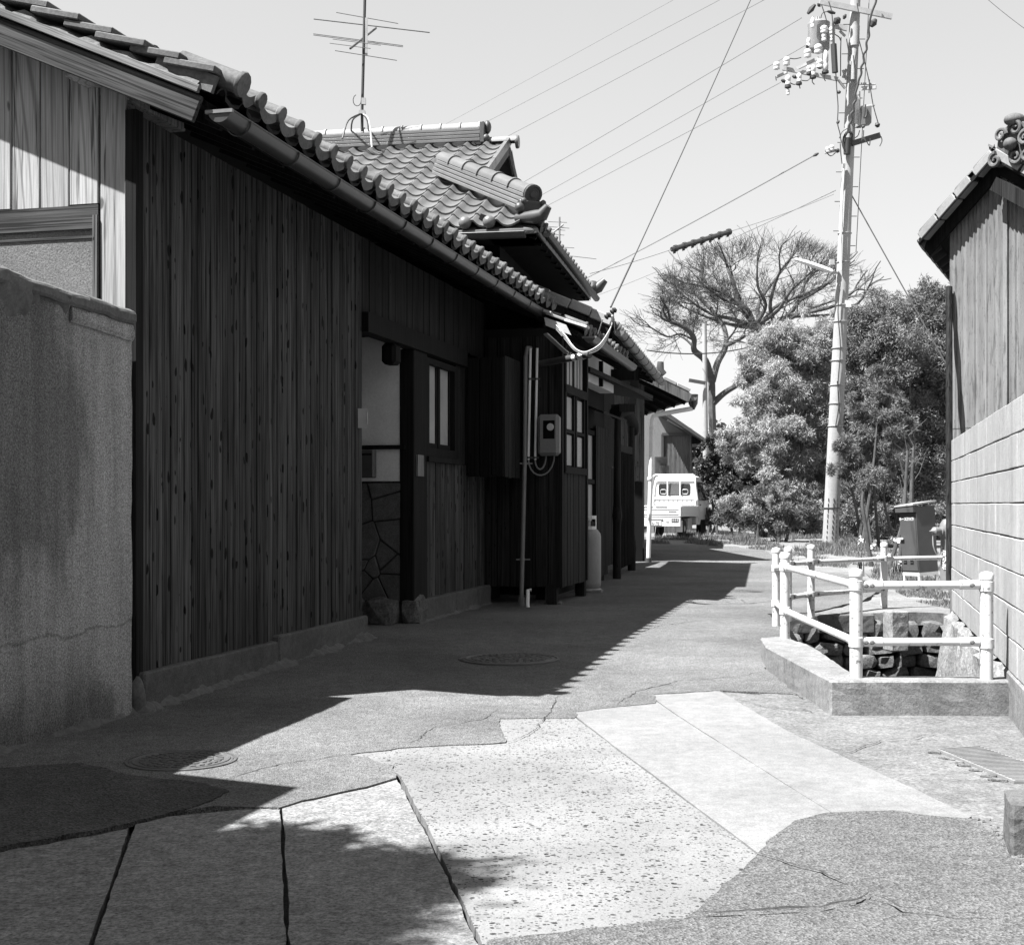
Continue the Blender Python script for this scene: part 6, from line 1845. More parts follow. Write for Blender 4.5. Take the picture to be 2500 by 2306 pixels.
bush("tall_bush", "tall dense broad-leaved bush between the utility pole and the iron outhouse", "bush",
     [(2190, 850, 110, 120), (2280, 790, 75, 85), (2120, 830, 75, 70), (2240, 980, 110, 130), (2120, 1000, 80, 110), (2290, 1100, 70, 110), (2180, 1120, 100, 120), (2370, 900, 80, 180), (2090, 1180, 50, 80), (2150, 1250, 90, 60), (2280, 1250, 80, 60), (2060, 1260, 40, 50)], 36.5, 215000, .12, .025, M['leaf'], 33, .05)
bush("feathery_shrub", "feathery narrow-leaved shrub growing at the right of the utility pole base", "shrub", [(2140, 1010, 55, 60), (2100, 1090, 45, 60), (2160, 1090, 55, 60), (2070, 1150, 35, 40), (2130, 1170, 55, 45), (2185, 1030, 30, 45), (2150, 940, 35, 40)], 31.8, 42000, .12, .016, M['leaf'], 34, -.25)
bush("rear_bush", "pale bush rising behind the utility pole under the bare tree", "bush", [(2010, 850, 60, 60), (2070, 830, 55, 60), (1990, 920, 60, 80), (2060, 930, 60, 80)], 41.0, 80000, .12, .023, M['leaf_pale'], 35, .15)
bush("weedy_shrub", "low weedy shrub at the verge in front of the bamboo", "shrub", [(1840, 1235, 60, 40), (1900, 1265, 60, 35), (1790, 1265, 40, 25), (1960, 1270, 45, 45), (1940, 1220, 50, 40)], 35.0, 15000, .13, .022, M['grass'], 36, -.1)
bush("undergrowth", "dark low undergrowth along the foot of the tall bush and the bamboo", "undergrowth", [(1800, 1262, 50, 30), (1880, 1280, 60, 30), (2000, 1285, 60, 35), (2090, 1280, 60, 40), (2180, 1280, 70, 45), (2280, 1280, 70, 45), (2370, 1275, 50, 50), (1750, 1255, 30, 30)], 39.5, 30000, .16, .04, M['leaf'], 38, .0, 8)
bush("far_grove", "dark far grove low behind the truck and the thin pole", "grove", [(1760, 1090, 60, 45), (1700, 1120, 50, 60), (1650, 1150, 60, 50), (1820, 1110, 80, 60), (2000, 1140, 130, 70), (2200, 1140, 150, 70), (2400, 1120, 120, 80), (1700, 1190, 110, 40), (1880, 1195, 120, 40), (2080, 1200, 120, 40), (2300, 1200, 140, 40)], 62.0, 42000, .36, .13, M['leaf_dark'], 37, .1, 5)

# bare trees
def bare_tree(name, label, limbs, Y, seed, env):
    r = random.Random(seed)
    base = P(*limbs[0][0][0], Y)
    t = thing(name, base, label, "tree")
    tm, cm_ = MB(), MB()
    count = [0]
    cen = P(env[0], env[1] + 30, Y)
    def grow(p, d, L, rad, lev):
        if lev == 0 or rad < .004: return
        px, py = 1250 + FPX * p.x / p.y, HOR - FPX * (p.z - CAM_Z) / p.y
        e = ((px - env[0]) / env[2]) ** 2 + ((py - env[1]) / env[3]) ** 2 + ((p.y - Y) / (env[2] * Y / FPX)) ** 2
        if e > 1 or (py > env[1] + 70): return
        pts, rads = [p], [rad]
        n_ = 4
        for k in range(n_):
            out = V(p.x - cen.x, p.y - cen.y, (p.z - cen.z) * .8).normalized()
            d = (d + out * .10 + V(r.gauss(0, .2), r.gauss(0, .16), r.gauss(.0, .16))).normalized()
            p = p + d * (L / n_); pts.append(p); rads.append(rad * (1 - .42 * (k + 1) / n_))
            if k > 0 and lev > 1 and r.random() < .72:
                s = V(r.gauss(0, 1), r.gauss(0, .8), r.gauss(.25, .8)).normalized()
                grow(p, (d * .75 + s * .75).normalized(), L * r.uniform(.55, .85), max(.0065, rads[-1] * .6), lev - 1)
        cm_.tube(pts, rads, 4 if rad < .03 else 6, cap=False)
        count[0] += 1
        for _ in range(2):
            s = V(r.gauss(0, 1), r.gauss(0, .8), r.gauss(.2, .7)).normalized()
            grow(p, (d + s * .6).normalized(), L * r.uniform(.68, .9), max(.0065, rads[-1] * .72), lev - 1)
    for pts_px, r0, r1, lev, dep in limbs:
        pts = [P(x, y, Y + dep * k / max(1, len(pts_px) - 1)) for k, (x, y) in enumerate(pts_px)]
        sp = spline(pts, 4)
        rads = [r0 + (r1 - r0) * k / (len(sp) - 1) for k in range(len(sp))]
        tm.tube(sp, rads, 8)
        for k in range(3, len(sp), 3):
            if lev and r.random() < .8:
                d = (sp[k] - sp[k - 1]).normalized(); s = V(r.gauss(0, 1), r.gauss(0, .9), r.gauss(.1, .6)).normalized()
                grow(sp[k], (d * .5 + s * .8).normalized(), r.uniform(.7, 1.1), rads[k] * .45, lev)
        if lev:
            d = (sp[-1] - sp[-2]).normalized()
            for _ in range(3):
                s = V(r.gauss(0, 1), r.gauss(0, .8), r.gauss(.2, .7)).normalized()
                grow(sp[-1], (d + s * .6).normalized(), r.uniform(.8, 1.2), r1 * .8, lev)
    tm.build("trunk", M['bark'], t)
    cm_.build("crown", M['bark'], t)
    return count[0]
bare_tree("bare_tree", "big leafless tree with a forked trunk behind the thin far pole",
    [([(1741, 1070), (1738, 1000), (1738, 950), (1737, 915)], .15, .13, 0, 0),
     ([(1737, 930), (1722, 880), (1695, 855), (1694, 825), (1672, 800), (1636, 785)], .15, .07, 5, -1.5),
     ([(1739, 930), (1752, 885), (1772, 845), (1768, 800), (1740, 760), (1700, 720)], .14, .06, 5, 1.5),
     ([(1740, 985), (1770, 958), (1815, 930), (1860, 890)], .13, .07, 4, 0),
     ([(1770, 845), (1810, 826), (1850, 800)], .07, .05, 4, 1),
     ([(1694, 830), (1660, 815), (1630, 822), (1590, 800)], .05, .03, 4, -1)], 52.0, 11, (1680, 790, 170, 155))
bare_tree("bare_tree", "wide leafless tree whose fan-shaped crown rises out of the bamboo",
    [([(1895, 1000), (1888, 900), (1870, 830), (1845, 790)], .20, .15, 0, 0),
     ([(1850, 800), (1825, 770), (1800, 735), (1790, 690), (1775, 650)], .15, .06, 5, 1.0),
     ([(1848, 795), (1820, 790), (1785, 778), (1740, 768), (1700, 745)], .11, .05, 5, -1),
     ([(1880, 860), (1890, 810), (1920, 775), (1950, 735), (1965, 690)], .14, .06, 5, .5),
     ([(1895, 800), (1880, 750), (1890, 700), (1905, 660)], .09, .05, 5, -1),
     ([(1930, 770), (1985, 760), (2040, 745), (2085, 710)], .09, .05, 5, .5),
     ([(1950, 735), (2010, 700), (2055, 660)], .07, .05, 4, 1),
     ([(1800, 740), (1765, 715), (1720, 700), (1670, 690)], .07, .04, 5, -.5),
     ([(2050, 760), (2095, 740), (2120, 700)], .06, .04, 4, 0)] + [([(1850 + 12 * math.cos(math.radians(a)), 800 - 12 * math.sin(math.radians(a))), (1860 + 60 * math.cos(math.radians(a + jt)), 792 - 48 * math.sin(math.radians(a + jt))), (1862 + 125 * math.cos(math.radians(a + jt * .2)), 790 - 92 * math.sin(math.radians(a + jt * .2))), (1870 + 205 * math.cos(math.radians(a - 3)), 782 - 142 * math.sin(math.radians(a - 3)))], .095, .032, 4, dp) for a, dp, jt in ((170, .5, 14), (143, -1, -16), (118, 1.5, 12), (99, -.5, -18), (78, 1, 20), (60, -1.5, -12), (43, .5, 16), (26, -.5, -15), (10, 1, 10))], 54.0, 12, (1870, 780, 285, 200))

# pruned saplings near the cabinet, flowers, grass
for i, (pts, r0, lab) in enumerate((([(2168, 1395), (2185, 1340), (2205, 1270), (2212, 1170), (2216, 1100)], .045, "bent bare sapling trunk close left of the dark hose cabinet"), ([(2196, 1300), (2205, 1230), (2218, 1160)], .035, "short slanting cut sapling behind the cabinet roof"), ([(2222, 1260), (2226, 1180), (2231, 1090)], .045, "pale straight cut sapling rising above the cabinet"), ([(2128, 1330), (2112, 1275), (2105, 1230), (2108, 1200)], .045, "leaning grey sapling stump halfway between the pole and the cabinet"))):
    Ys = 23.5 + i * .4
    mb = MB(); b = P(*pts[0], Ys); b.z = g(Ys)
    t = thing("pruned_sapling", b, lab, "sapling", "pruned saplings by the cabinet")
    sp = spline([b] + [P(x, y, Ys) for x, y in pts[1:]], 4); mb.tube(sp, [r0 * (1 - .45 * k / (len(sp) - 1)) for k in range(len(sp))], 8); tr_ = mb.build("trunk", M['bark'], t)
    rr = random.Random(i + 60)
    for k in range(4):
        q = sp[rr.randrange(len(sp) // 2, len(sp))]; mb = MB(); mb.tube([q, q + V(rr.uniform(-.15, .15), 0, .2), q + V(rr.uniform(-.25, .25), 0, .5)], [.014, .01, .004], 5); mb.build("twig", M['bark'], tr_)

def grass_patch(name, label, px_poly, n, L, W, m, seed):
    r = np.random.default_rng(seed); poly = Gp(*px_poly)
    xs = [p[0] for p in poly]; ys = [p[1] for p in poly]
    pts = []
    while len(pts) < n:
        x, y = r.uniform(min(xs), max(xs)), r.uniform(min(ys), max(ys))
        if inside((x, y), poly) and mnoise.noise(Vector((x * 1.1, y * .6, seed))) + .5 * mnoise.noise(Vector((x * 3.1, y * 1.6, seed))) > .02: pts.append((x, y, g(y)))
    p = np.array(pts); k = len(p)
    hf = np.array([.55 + .9 * mnoise.noise(Vector((q[0] * 2.1, q[1] * 1.3, seed + 4))) for q in p])
    h = (L * r.uniform(.35, 1.2, k) * np.clip(hf, .2, 1.5))[:, None]
    lean = r.normal(scale=.45, size=(k, 3)); lean[:, 2] = 1; lean /= np.linalg.norm(lean, axis=1)[:, None]
    sd = r.normal(size=(k, 3)); sd[:, 2] = 0; sd /= np.linalg.norm(sd, axis=1)[:, None]
    w = (W * r.uniform(.6, 1.4, k))[:, None]
    v = np.stack([p - sd * w, p + sd * w, p + lean * h], axis=1).reshape(-1, 3)
    me = bpy.data.meshes.new(name); me.vertices.add(len(v)); me.vertices.foreach_set("co", v.astype(np.float32).ravel())
    me.loops.add(k * 3); me.polygons.add(k); me.loops.foreach_set("vertex_index", np.arange(k * 3, dtype=np.int32))
    me.polygons.foreach_set("loop_start", np.arange(0, k * 3, 3, dtype=np.int32)); me.polygons.foreach_set("loop_total", np.full(k, 3, dtype=np.int32))
    me.update(calc_edges=True); me.materials.append(m)
    o_ = put(name, me); tag(o_, label, "grass", kind="stuff")
grass_patch("verge_grass", "grass and weeds on the verge below the bamboo at the bend", [(1590, 1326), (1700, 1328), (1880, 1345), (1990, 1352), (2200, 1345), (2200, 1318), (1700, 1300), (1590, 1318)], 26000, .22, .012, M['grass'], 3)
grass_patch("path_grass", "tufts of grass round the pole foot and the cabinet", [(1930, 1372), (2060, 1392), (2175, 1428), (2330, 1470), (2400, 1440), (2400, 1350), (2000, 1345), (1920, 1352)], 11000, .16, .009, M['grass'], 4)
grass_patch("canal_grass", "sparse grass on the dirt bank beyond the canal stones", [(2170, 1436), (2250, 1440), (2320, 1470), (2320, 1486), (2240, 1470)], 1500, .09, .006, M['grass'], 5)
rr = random.Random(44); bm_ = []
fl = thing("white_flowers", G(2150, 1370), "clump of small white flowers beside the cabinet", "flowers")
mb = MB()
for x0, y0, n_ in ((2102, 1318, 5), (2142, 1363, 7), (2165, 1358, 7), (2190, 1322, 6), (2196, 1368, 5), (2128, 1330, 3)):
    for _ in range(n_):
        c = P(x0 + rr.gauss(0, 5), y0 + rr.gauss(0, 5), 21.5 + rr.uniform(0, .4))
        for k in range(5):
            a = k * 1.257 + rr.random(); e = c + V(math.cos(a) * .024, rr.uniform(-.02, .02), math.sin(a) * .024)
            mb.add([c, e + V(.008, 0, .008), e * 1.0 + (e - c) * .4, e - V(.008, 0, .008)], [(0, 1, 2, 3)])
mb.build("petals", M['petal'], fl)["kind"] = "stuff"
mb = MB()
for x0, y0 in ((2102, 1318), (2142, 1363), (2165, 1358), (2190, 1322), (2196, 1368)):
    for _ in range(14):
        b = P(x0 + rr.gauss(0, 6), 1392, 21.6); b.z = g(21.6); e = P(x0 + rr.gauss(0, 8), y0 + rr.uniform(-3, 15), 21.6)
        mb.add([b - V(.008, 0, 0), b + V(.008, 0, 0), e], [(0, 1, 2)])
mb.build("leaves", M['leaf'], fl)["kind"] = "stuff"

# ------------------------------------------------------------ lettering
def lettering(name, text, o, ex, ey, size, m, parent, bold=0.0, depth=.001):
    cu = bpy.data.curves.new(name, 'FONT'); cu.body = text; cu.size = size; cu.offset = bold; cu.extrude = depth
    cu.align_x = 'CENTER'; cu.align_y = 'CENTER'
    tmp = bpy.data.objects.new("tmp_text", cu); COL.objects.link(tmp)
    dg = bpy.context.evaluated_depsgraph_get(); me = bpy.data.meshes.new_from_object(tmp.evaluated_get(dg))
    bpy.data.objects.remove(tmp); bpy.data.curves.remove(cu)
    me.name = name; me.materials.clear(); me.materials.append(m)
    ex, ey = Vector(ex).normalized(), Vector(ey).normalized()
    return piece(name, me, parent, frame(Vector(o), ex, ey, ex.cross(ey)))

# ------------------------------------------------------------ hose cabinet and hydrant
YC = 19.2
k0 = P(2241, 1425, YC); k0.z = g(YC)
cab = thing("hose_cabinet", k0, "tilted dark fire-hose cabinet on white legs, pale lettering on its door", "cabinet")
tilt = Matrix.Rotation(math.radians(-3.2), 3, 'Y')
fx = tilt @ V(.40, -.92, 0).normalized(); sx_ = tilt @ V(.92, .40, 0).normalized(); uz = tilt @ UP
W1, W2 = .355, .34
z0c, z1c = .19, 1.13
crn = k0 + V(.015, -.05, 0)         # the corner nearest the camera
def K3(a, b, z): return crn - fx * a + sx_ * b + uz * z
mb = MB(); mb.prism([K3(0, 0, z0c), K3(W1, 0, z0c), K3(W1, W2, z0c), K3(0, W2, z0c)], uz * (z1c - z0c)); mb.build("body", M['cabinet'], cab, bevel=.004)
mb = MB(); mb.prism([K3(.012, -.008, z0c + .03), K3(W1 - .01, -.008, z0c + .03), K3(W1 - .01, -.008, z1c - .09), K3(.012, -.008, z1c - .09)], sx_ * .007); door = mb.build("door", M['cabinet'], cab)
mb = MB(); mb.prism([K3(-.0, -.05, z1c - .075), K3(W1 + .03, -.05, z1c - .075), K3(W1 + .03, -.05, z1c + .0), K3(-.0, -.05, z1c + .02)], sx_ * .05); mb.build("hood", M['cabinet'], cab)
mb = MB(); mb.prism([K3(-.02, -.06, z1c + .022), K3(W1 + .04, -.06, z1c + .002), K3(W1 + .04, W2 + .02, z1c + .035), K3(-.02, W2 + .02, z1c + .055)], uz * .022); mb.build("roof", M['metal'], cab)
mb = MB()
for a, b in ((.02, .02), (W1 - .02, .02), (.02, W2 - .02), (W1 - .02, W2 - .02)): mb.bar(K3(a, b, -.12), K3(a, b, z0c), .035, .035, fx)
mb.bar(K3(0, .015, z0c - .02), K3(W1, .015, z0c - .02), .03, .045); mb.bar(K3(.015, 0, z0c - .02), K3(.015, W2, z0c - .02), .03, .045)
mb.build("legs", M['white'], cab)
mb = MB(); mb.bar(K3(W1 + .02, -.03, .68), K3(W1 - .09, -.03, .68), .02, .025); mb.build("handle", M['white'], door)
mb = MB()
for col in (.13, .27):
    for r_ in range(3): mb.bar(K3(col - .035, -.014, .34 + r_ * .035), K3(col + .035, -.014, .34 + r_ * .035), .018, .012)
mb.build("louvres", M['metal_dark'], door)
lettering("lettering", "ホース格納箱", K3(W1 - .155, -.0105, .955), -fx * -1, uz, .052, M['white'], door, .0012)

hy = thing("fire_hydrant", V(P(2310, 1412, 17.6).x, 17.6, g(17.6)), "pale pillar fire hydrant with a side nozzle and hanging chain by the wall end", "fire hydrant")
hb = base_of(hy) + V(.02, 0, 0)
zt_ = P(2310, 1266, 17.6).z - hb.z
mb = MB(); mb.lathe(hb, [(.14, 0), (.14, .03), (.105, .05), (.095, .10), (.09, zt_ - .25), (.10, zt_ - .22), (.11, zt_ - .15), (.10, zt_ - .07), (.06, zt_ - .01), (.02, zt_)], 18); mb.build("barrel", M['hydrant'], hy)
nz_ = P(2310, 1296, 17.6).z
nv = V(-.93, -.36, 0).normalized()
mb = MB(); mb.lathe(V(hb.x, hb.y, nz_), [(.06, .05), (.06, .12), (.045, .125), (.05, .15), (.055, .16), (.055, .22), (.03, .24), (.012, .27), (.004, .29)], 14, axis=nv); mb.build("nozzle", M['hydrant'], hy)
mb = MB(); mb.tube(spline([V(hb.x, hb.y, nz_) + nv * .24 - UP * .05, V(hb.x, hb.y, nz_) + nv * .22 - UP * .22, V(hb.x, hb.y, nz_) + nv * .12 - UP * .36, V(hb.x, hb.y, nz_) + nv * .09 - UP * .2], 6), .008, 5); mb.build("chain", M['metal'], hy)
lettering("lettering", "消\n火\n栓", hb + V(-.055, -.083, zt_ * .45), V(.83, -.55, 0), UP, .085, M['white'], hy, .002)

# ------------------------------------------------------------ white pickup
hT = V(.36, .933, 0).normalized(); rT = V(.933, -.36, 0).normalized()
cR = P(1664, 1250, 36.8); zR = g(36.8)
C0 = V(cR.x, cR.y, zR) - rT * .70
def W(x, y, z): return C0 + rT * x + hT * y + UP * z
trk = thing("pickup_truck", C0, "small white pickup truck parked at the bend, seen from behind", "truck")
PT = M['truck_paint']
def wbox(mb, x0, x1, y0, y1, z0, z1): mb.obox(W((x0 + x1) / 2, (y0 + y1) / 2, (z0 + z1) / 2), rT, hT, UP, x1 - x0, y1 - y0, z1 - z0)
mb = MB(); wbox(mb, -.69, .69, .03, 1.95, .60, .66); mb.build("bed", PT, trk, bevel=.008)
mb = MB(); wbox(mb, -.69, .69, -.03, .02, .60, .905); tg = mb.build("tailgate", PT, trk, bevel=.012)
mb = MB(); wbox(mb, -.62, .62, -.042, -.031, .66, .70); wbox(mb, -.62, .62, -.042, -.031, .80, .83); mb.build("pressed_rib", PT, tg, bevel=.004)
mb = MB(); wbox(mb, .34, .56, -.046, -.043, .735, .765); mb.build("badge", M['metal'], tg)
mb = MB(); wbox(mb, -.60, -.1, -.05, -.03, .865, .885); wbox(mb, -.02, .30, -.05, -.03, .865, .885); mb.build("latch_bar", M['metal'], tg)
for sx in (-1, 1):
    mb = MB(); wbox(mb, sx * .69 - .02, sx * .69 + .02, .025, 1.95, .60, .905); sg = mb.build("side_gate", PT, trk, bevel=.01)
    mb = MB(); wbox(mb, sx * .712 - .004, sx * .712 + .004, .1, 1.9, .70, .72); wbox(mb, sx * .712 - .004, sx * .712 + .004, .1, 1.9, .80, .82); mb.build("pressed_rib", PT, sg)
    mb = MB()
    for q in range(5): wbox(mb, sx * .715 - .012, sx * .715 + .012, .2 + q * .4, .25 + q * .4, .86, .885)
    mb.build("rope_hooks", M['metal'], sg)
mb = MB(); wbox(mb, -.68, .68, -.02, .04, .33, .595); rp = mb.build("rear_panel", PT, trk, bevel=.015)
for sx in (-1, 1):
    mb = MB(); wbox(mb, sx * .52 - .10, sx * .52 + .10, -.035, -.015, .46, .56); tl = mb.build("tail_lamp", M['lamp_red'], rp, bevel=.006)
    mb = MB()
    for q in range(4): wbox(mb, sx * .52 - .085 + q * .05, sx * .52 - .07 + q * .05, -.038, -.034, .465, .555)
    mb.build("lens", M['steel_plate'], tl)
mb = MB(); wbox(mb, -.20, .14, -.034, -.018, .37, .505); npl = mb.build("number_plate", M['white'], rp)
lettering("plate_number", "6-78", W(-.02, -.036, .415), rT, UP, .115, M['gutter_pale'], npl, .003)
mb = MB(); wbox(mb, -.22, .18, -.045, -.02, .515, .55); wbox(mb, -.28, -.20, -.05, -.02, .49, .58); wbox(mb, .27, .35, -.03, -.018, .45, .48); mb.build("plate_lamp", M['metal'], rp)
# cab
secs = [(.36, .675), (.62, .69), (.98, .69), (1.05, .685), (1.62, .60), (1.72, .57), (1.76, .50)]
prof = {.36: (1.95, 3.22), .62: (1.95, 3.27), .98: (1.95, 3.24), 1.05: (1.955, 3.20), 1.62: (2.0, 2.86), 1.72: (2.04, 2.78), 1.76: (2.12, 2.70)}
vs, fs = [], []
for z, w in secs:
    y0, y1 = prof[z]
    vs += [W(-w, y0 + .03, z), W(-w + .05, y0, z), W(w - .05, y0, z), W(w, y0 + .03, z), W(w, y1 - .06, z), W(w - .08, y1, z), W(-w + .08, y1, z), W(-w, y1 - .06, z)]
n8 = 8
for i in range(len(secs) - 1):
    for k in range(8): fs.append((i * 8 + k, i * 8 + (k + 1) % 8, (i + 1) * 8 + (k + 1) % 8, (i + 1) * 8 + k))
fs.append(tuple(range(8))[::-1]); fs.append(tuple(range(len(vs) - 8, len(vs))))
mb = MB(); mb.add(vs, fs); cabm = mb.build("cab", PT, trk)
# rear cab window and headrests
def rear_quad(x0, x1, z0, z1, off, mname, nm, par, rad=.06):
    pts = []
    for cx, cz, a0 in ((x1 - rad, z0 + rad, -90), (x1 - rad, z1 - rad, 0), (x0 + rad, z1 - rad, 90), (x0 + rad, z0 + rad, 180)):
        for k in range(4):
            a = math.radians(a0 + 30 * k); x, z = cx + rad * math.cos(a), cz + rad * math.sin(a)
            y = 1.955 + (z - 1.05) * .08
            pts.append(W(x, y - off, z))
    mb = MB(); mb.prism(pts, hT * .012); return mb.build(nm, M[mname], par)
rear_quad(-.47, .47, 1.20, 1.53, .012, 'metal_dark', 'window_seal', cabm)
rear_quad(-.455, -.19, 1.215, 1.515, .020, 'dark_glass', 'rear_window', cabm, .05)
rear_quad(-.175, .175, 1.215, 1.515, .020, 'cab_glass', 'rear_window', cabm, .02)
rear_quad(.19, .455, 1.215, 1.515, .020, 'dark_glass', 'rear_window', cabm, .05)
for x0 in (-.32, .32):
    pts = [W(x0 + .085 * math.copysign(abs(math.cos(a)) ** .5, math.cos(a)), 1.967, 1.30 + .065 * math.copysign(abs(math.sin(a)) ** .5, math.sin(a))) - hT * .022 for a in [2 * math.pi * k / 20 for k in range(21)]]
    mb = MB(); mb.tube(pts, .009, 6); mb.build("headrest", M['metal'], cabm)
rear_quad(-.60, .60, .96, 1.10, .022, 'truck_paint', 'lower_panel', cabm, .02)
mb = MB()
for q in range(9): wbox(mb, -.55 + q * .135, -.55 + q * .135 + .11, 1.915, 1.935, .93, 1.09)
mb.build("ribbed_panel", PT, trk, bevel=.01)
# guard frame
mb = MB()
y = 1.90
mb.tube([W(-.63, y, .66), W(-.63, y, 1.70), W(-.60, y, 1.76), W(-.54, y, 1.79), W(.54, y, 1.79), W(.60, y, 1.76), W(.63, y, 1.70), W(.63, y, .66)], .022, 8)
mb.tube([W(-.185, y, 1.1), W(-.185, y, 1.79)], .02, 8); mb.tube([W(.185, y, 1.1), W(.185, y, 1.79)], .02, 8); mb.bar(W(-.63, y, 1.12), W(.63, y, 1.12), .03, .05)
mb.build("guard_frame", PT, trk)
for sx in (-1, 1):
    # side windows and doors
    mb = MB(); e = .006 * sx
    mb.prism([W(sx * .688 + e, 2.12, 1.06), W(sx * .688 + e, 3.02, 1.06), W(sx * .612 + e, 2.76, 1.58), W(sx * .612 + e, 2.14, 1.58)], rT * .008 * sx); mb.build("side_window", M['dark_glass'], cabm)
    mb = MB(); mb.prism([W(sx * .692, 2.08, .50), W(sx * .692, 3.0, .50), W(sx * .694, 3.0, 1.03), W(sx * .694, 2.08, 1.03)], rT * .006 * sx); dr = mb.build("door", PT, cabm)
    mb = MB(); wbox(mb, sx * .705 - .012, sx * .705 + .012, 2.14, 2.26, .90, .94); mb.build("handle", M['metal_dark'], dr)
    mb = MB(); mb.bar(W(sx * .69, 3.02, 1.08), W(sx * .82, 3.05, 1.16), .02, .02); mb.obox(W(sx * .84, 3.05, 1.22), rT, hT, UP, .11, .05, .19); mb.build("mirror", M['metal_dark'], cabm, bevel=.01)
    for yy in (.48, 2.62):
        ctr = W(sx * .60, yy, .265)
        mb = MB(); mb.lathe(ctr - rT * .07, [(.19, 0), (.25, .012), (.265, .035), (.265, .105), (.25, .128), (.19, .14)], 22, axis=rT); wl_ = mb.build("wheel", M['rubber'], trk)
        mb = MB(); o2 = ctr + rT * (.045 * sx); mb.lathe(o2, [(.185, 0), (.18, .02), (.12, .012), (.07, .03), (.03, .03)] if sx > 0 else [(.03, -.03), (.07, -.03), (.12, -.012), (.18, -.02), (.185, 0)], 18, axis=rT); mb.build("rim", M['metal'], wl_)
    mb = MB(); wbox(mb, sx * .60 - .09, sx * .60 + .09, .14, .15, .18, .50); mb.build("mud_flap", M['white'] if sx > 0 else M['rubber'], trk)
    mb = MB(); mb.lathe(W(sx * .66, 2.62, .27), [(.30, 0), (.345, .0), (.345, .035 * sx), (.30, .035 * sx)], 22, axis=rT); mb.build("wheel_arch", M['black'], cabm)
mb = MB(); wbox(mb, -.45, .45, .1, 3.0, .34, .58); mb.build("chassis", M['rubber'], trk)
mb = MB(); wbox(mb, .30, .60, 1.1, 1.6, .22, .55); mb.build("tool_box", M['metal'], trk)
mb = MB(); mb.tube([W(-.35, .02, .25), W(-.35, .5, .27)], .07, 10); mb.build("silencer", M['metal_dark'], trk)
mb = MB(); mb.tube([W(-.02, -.01, .34), W(-.03, -.02, .2), W(-.05, -.01, .12)], .01, 5); mb.build("tow_hook", M['metal'], trk)

# ------------------------------------------------------------ left of the frame: the neighbour's gatehouse and a tree, both shading the paving
nb_ = thing("gatehouse", F(-4.8, -1.5, 0), "neighbour's small tiled gatehouse beyond the rendered wall, left of the view", "gatehouse")
ec = F(-3.18, .30, 3.45)
upn = (-N_A + UP * .45)
mb = MB(); mb.prism([ec, ec + upn * 2.6, ec + upn * 2.6 + UP * .08, ec + UP * .08], -T_A * 2.6); mb.prism([ec + upn * 2.6, ec + upn * 2.6 - N_A * 2.4 - UP * 1.1, ec + upn * 2.6 - N_A * 2.4 - UP * 1.02, ec + upn * 2.6 + UP * .08], -T_A * 2.6); mb.build("roof", M['tile_old'], nb_)
mb = MB(); mb.fbox(-5.6, -4.05, -4.2, -.2, -.05, 3.45); mb.build("wall", M['wood_brown'], nb_)
st = thing("yard_tree", V(-4.9, 1.5, 0), "leafy evergreen tree behind the gatehouse, left of the view", "tree")
r = random.Random(77); clumps = []
sh = V(.511, .269, 0)
for (px, py, n_, sp, rad, zz) in ((60, 2200, 6, .55, .42, 6.0), (300, 2120, 6, .45, .40, 5.6), (560, 2110, 7, .36, .34, 5.4), (430, 2260, 7, .40, .40, 6.2), (750, 2160, 7, .26, .27, 5.6), (850, 2230, 5, .16, .20, 5.9), (900, 2125, 5, .12, .13, 5.2), (160, 2400, 6, .5, .45, 6.5), (600, 2290, 6, .25, .27, 6.2), (640, 2430, 6, .3, .33, 6.4), (350, 2550, 6, .4, .42, 6.8), (980, 2120, 2, .05, .10, 5.0), (1060, 2110, 2, .05, .085, 4.9), (1110, 2165, 1, .03, .07, 5.2), (640, 2030, 3, .14, .16, 5.0), (830, 2060, 3, .10, .13, 5.1)):
    for _ in range(n_):
        q = G(px, py); h = zz + r.uniform(-.4, .4)
        c = V(q.x, q.y, 0) - sh * h + V(r.gauss(0, sp * .6), r.gauss(0, sp * .6), h)
        clumps.append((tuple(c), (rad, rad, rad * .8)))
leaf_cloud("foliage", clumps, 36000, .17, .035, M['leaf'], st, 7, .3, .05)
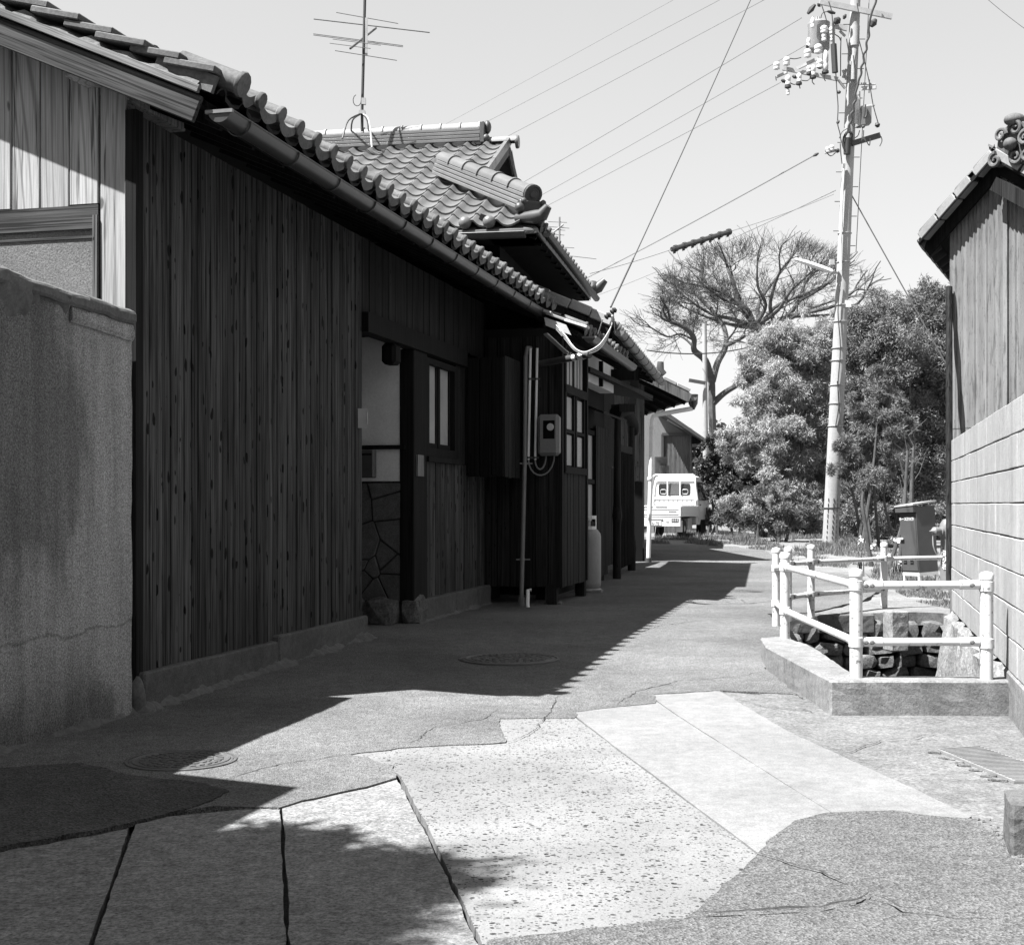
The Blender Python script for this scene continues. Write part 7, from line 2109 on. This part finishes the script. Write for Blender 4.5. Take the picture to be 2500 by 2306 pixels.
mb = MB(); b = base_of(st); mb.tube(spline([b, b + V(.05, .0, 2), V(-4.6, 1.5, 4.0), V(-4.2, 1.7, 5.4)], 4), [.16 - .10 * k / 12 for k in range(13)], 10)
for i in range(0, len(clumps), 3):
    c = Vector(clumps[i][0]); mb.tube(spline([V(-4.6, 1.5, 4.0), V(-4.4, 1.6, 4.9).lerp(c, .5), c], 3), [.05, .045, .04, .03, .025, .02, .015], 5)
mb.build("trunk", M['bark'], st)

# ------------------------------------------------------------ two added houses out of view, blocking sky light from the lane
for nm, x0, x1, y0, y1, h, lab in (("sky_blocker_house", 3.4, 9.0, -9.0, 4.2, 5.0, "added dark house right of the camera, outside the view, blocking sky light"), ("sky_blocker_house", -4.5, 2.6, -15.0, -8.0, 4.6, "added dark house behind the camera, outside the view, blocking sky light")):
    t = thing(nm, V((x0 + x1) / 2, (y0 + y1) / 2, 0), lab, "house")
    mb = MB(); mb.box(x0, x1, y0, y1, -.1, h); mb.build("wall", M['wood_brown'], t)
    xm = (x0 + x1) / 2
    mb = MB(); mb.prism([V(x0 - .55, y0 - .3, h - .15), V(xm, y0 - .3, h + 1.3), V(x1 + .55, y0 - .3, h - .15), V(x1 + .55, y0 - .3, h - .02), V(xm, y0 - .3, h + 1.45), V(x0 - .55, y0 - .3, h - .02)], V(0, y1 - y0 + .6, 0)); mb.build("roof", M['tile_dark'], t)
# sunlit white storehouse wall glimpsed through the entrance court
wsx = P(1505, 1020, 31.0)
t = thing("storehouse", V(wsx.x - .6, 31, g(31)), "white plastered storehouse glimpsed through the dark entrance court", "storehouse")
mb = MB(); mb.box(wsx.x - 2.4, wsx.x + .5, 31, 35, 0, 3.55); mb.build("wall", M['white'], t)
mb = MB(); mb.prism([V(wsx.x - 2.7, 30.6, 3.5), V(wsx.x + .8, 30.6, 3.5), V(wsx.x + .8, 33, 4.4), V(wsx.x - 2.7, 33, 4.4)], V(0, 0, .1)); mb.prism([V(wsx.x - 2.7, 33, 4.4), V(wsx.x + .8, 33, 4.4), V(wsx.x + .8, 35.4, 3.5), V(wsx.x - 2.7, 35.4, 3.5)], V(0, 0, .1)); mb.build("roof", M['tile_dark'], t)
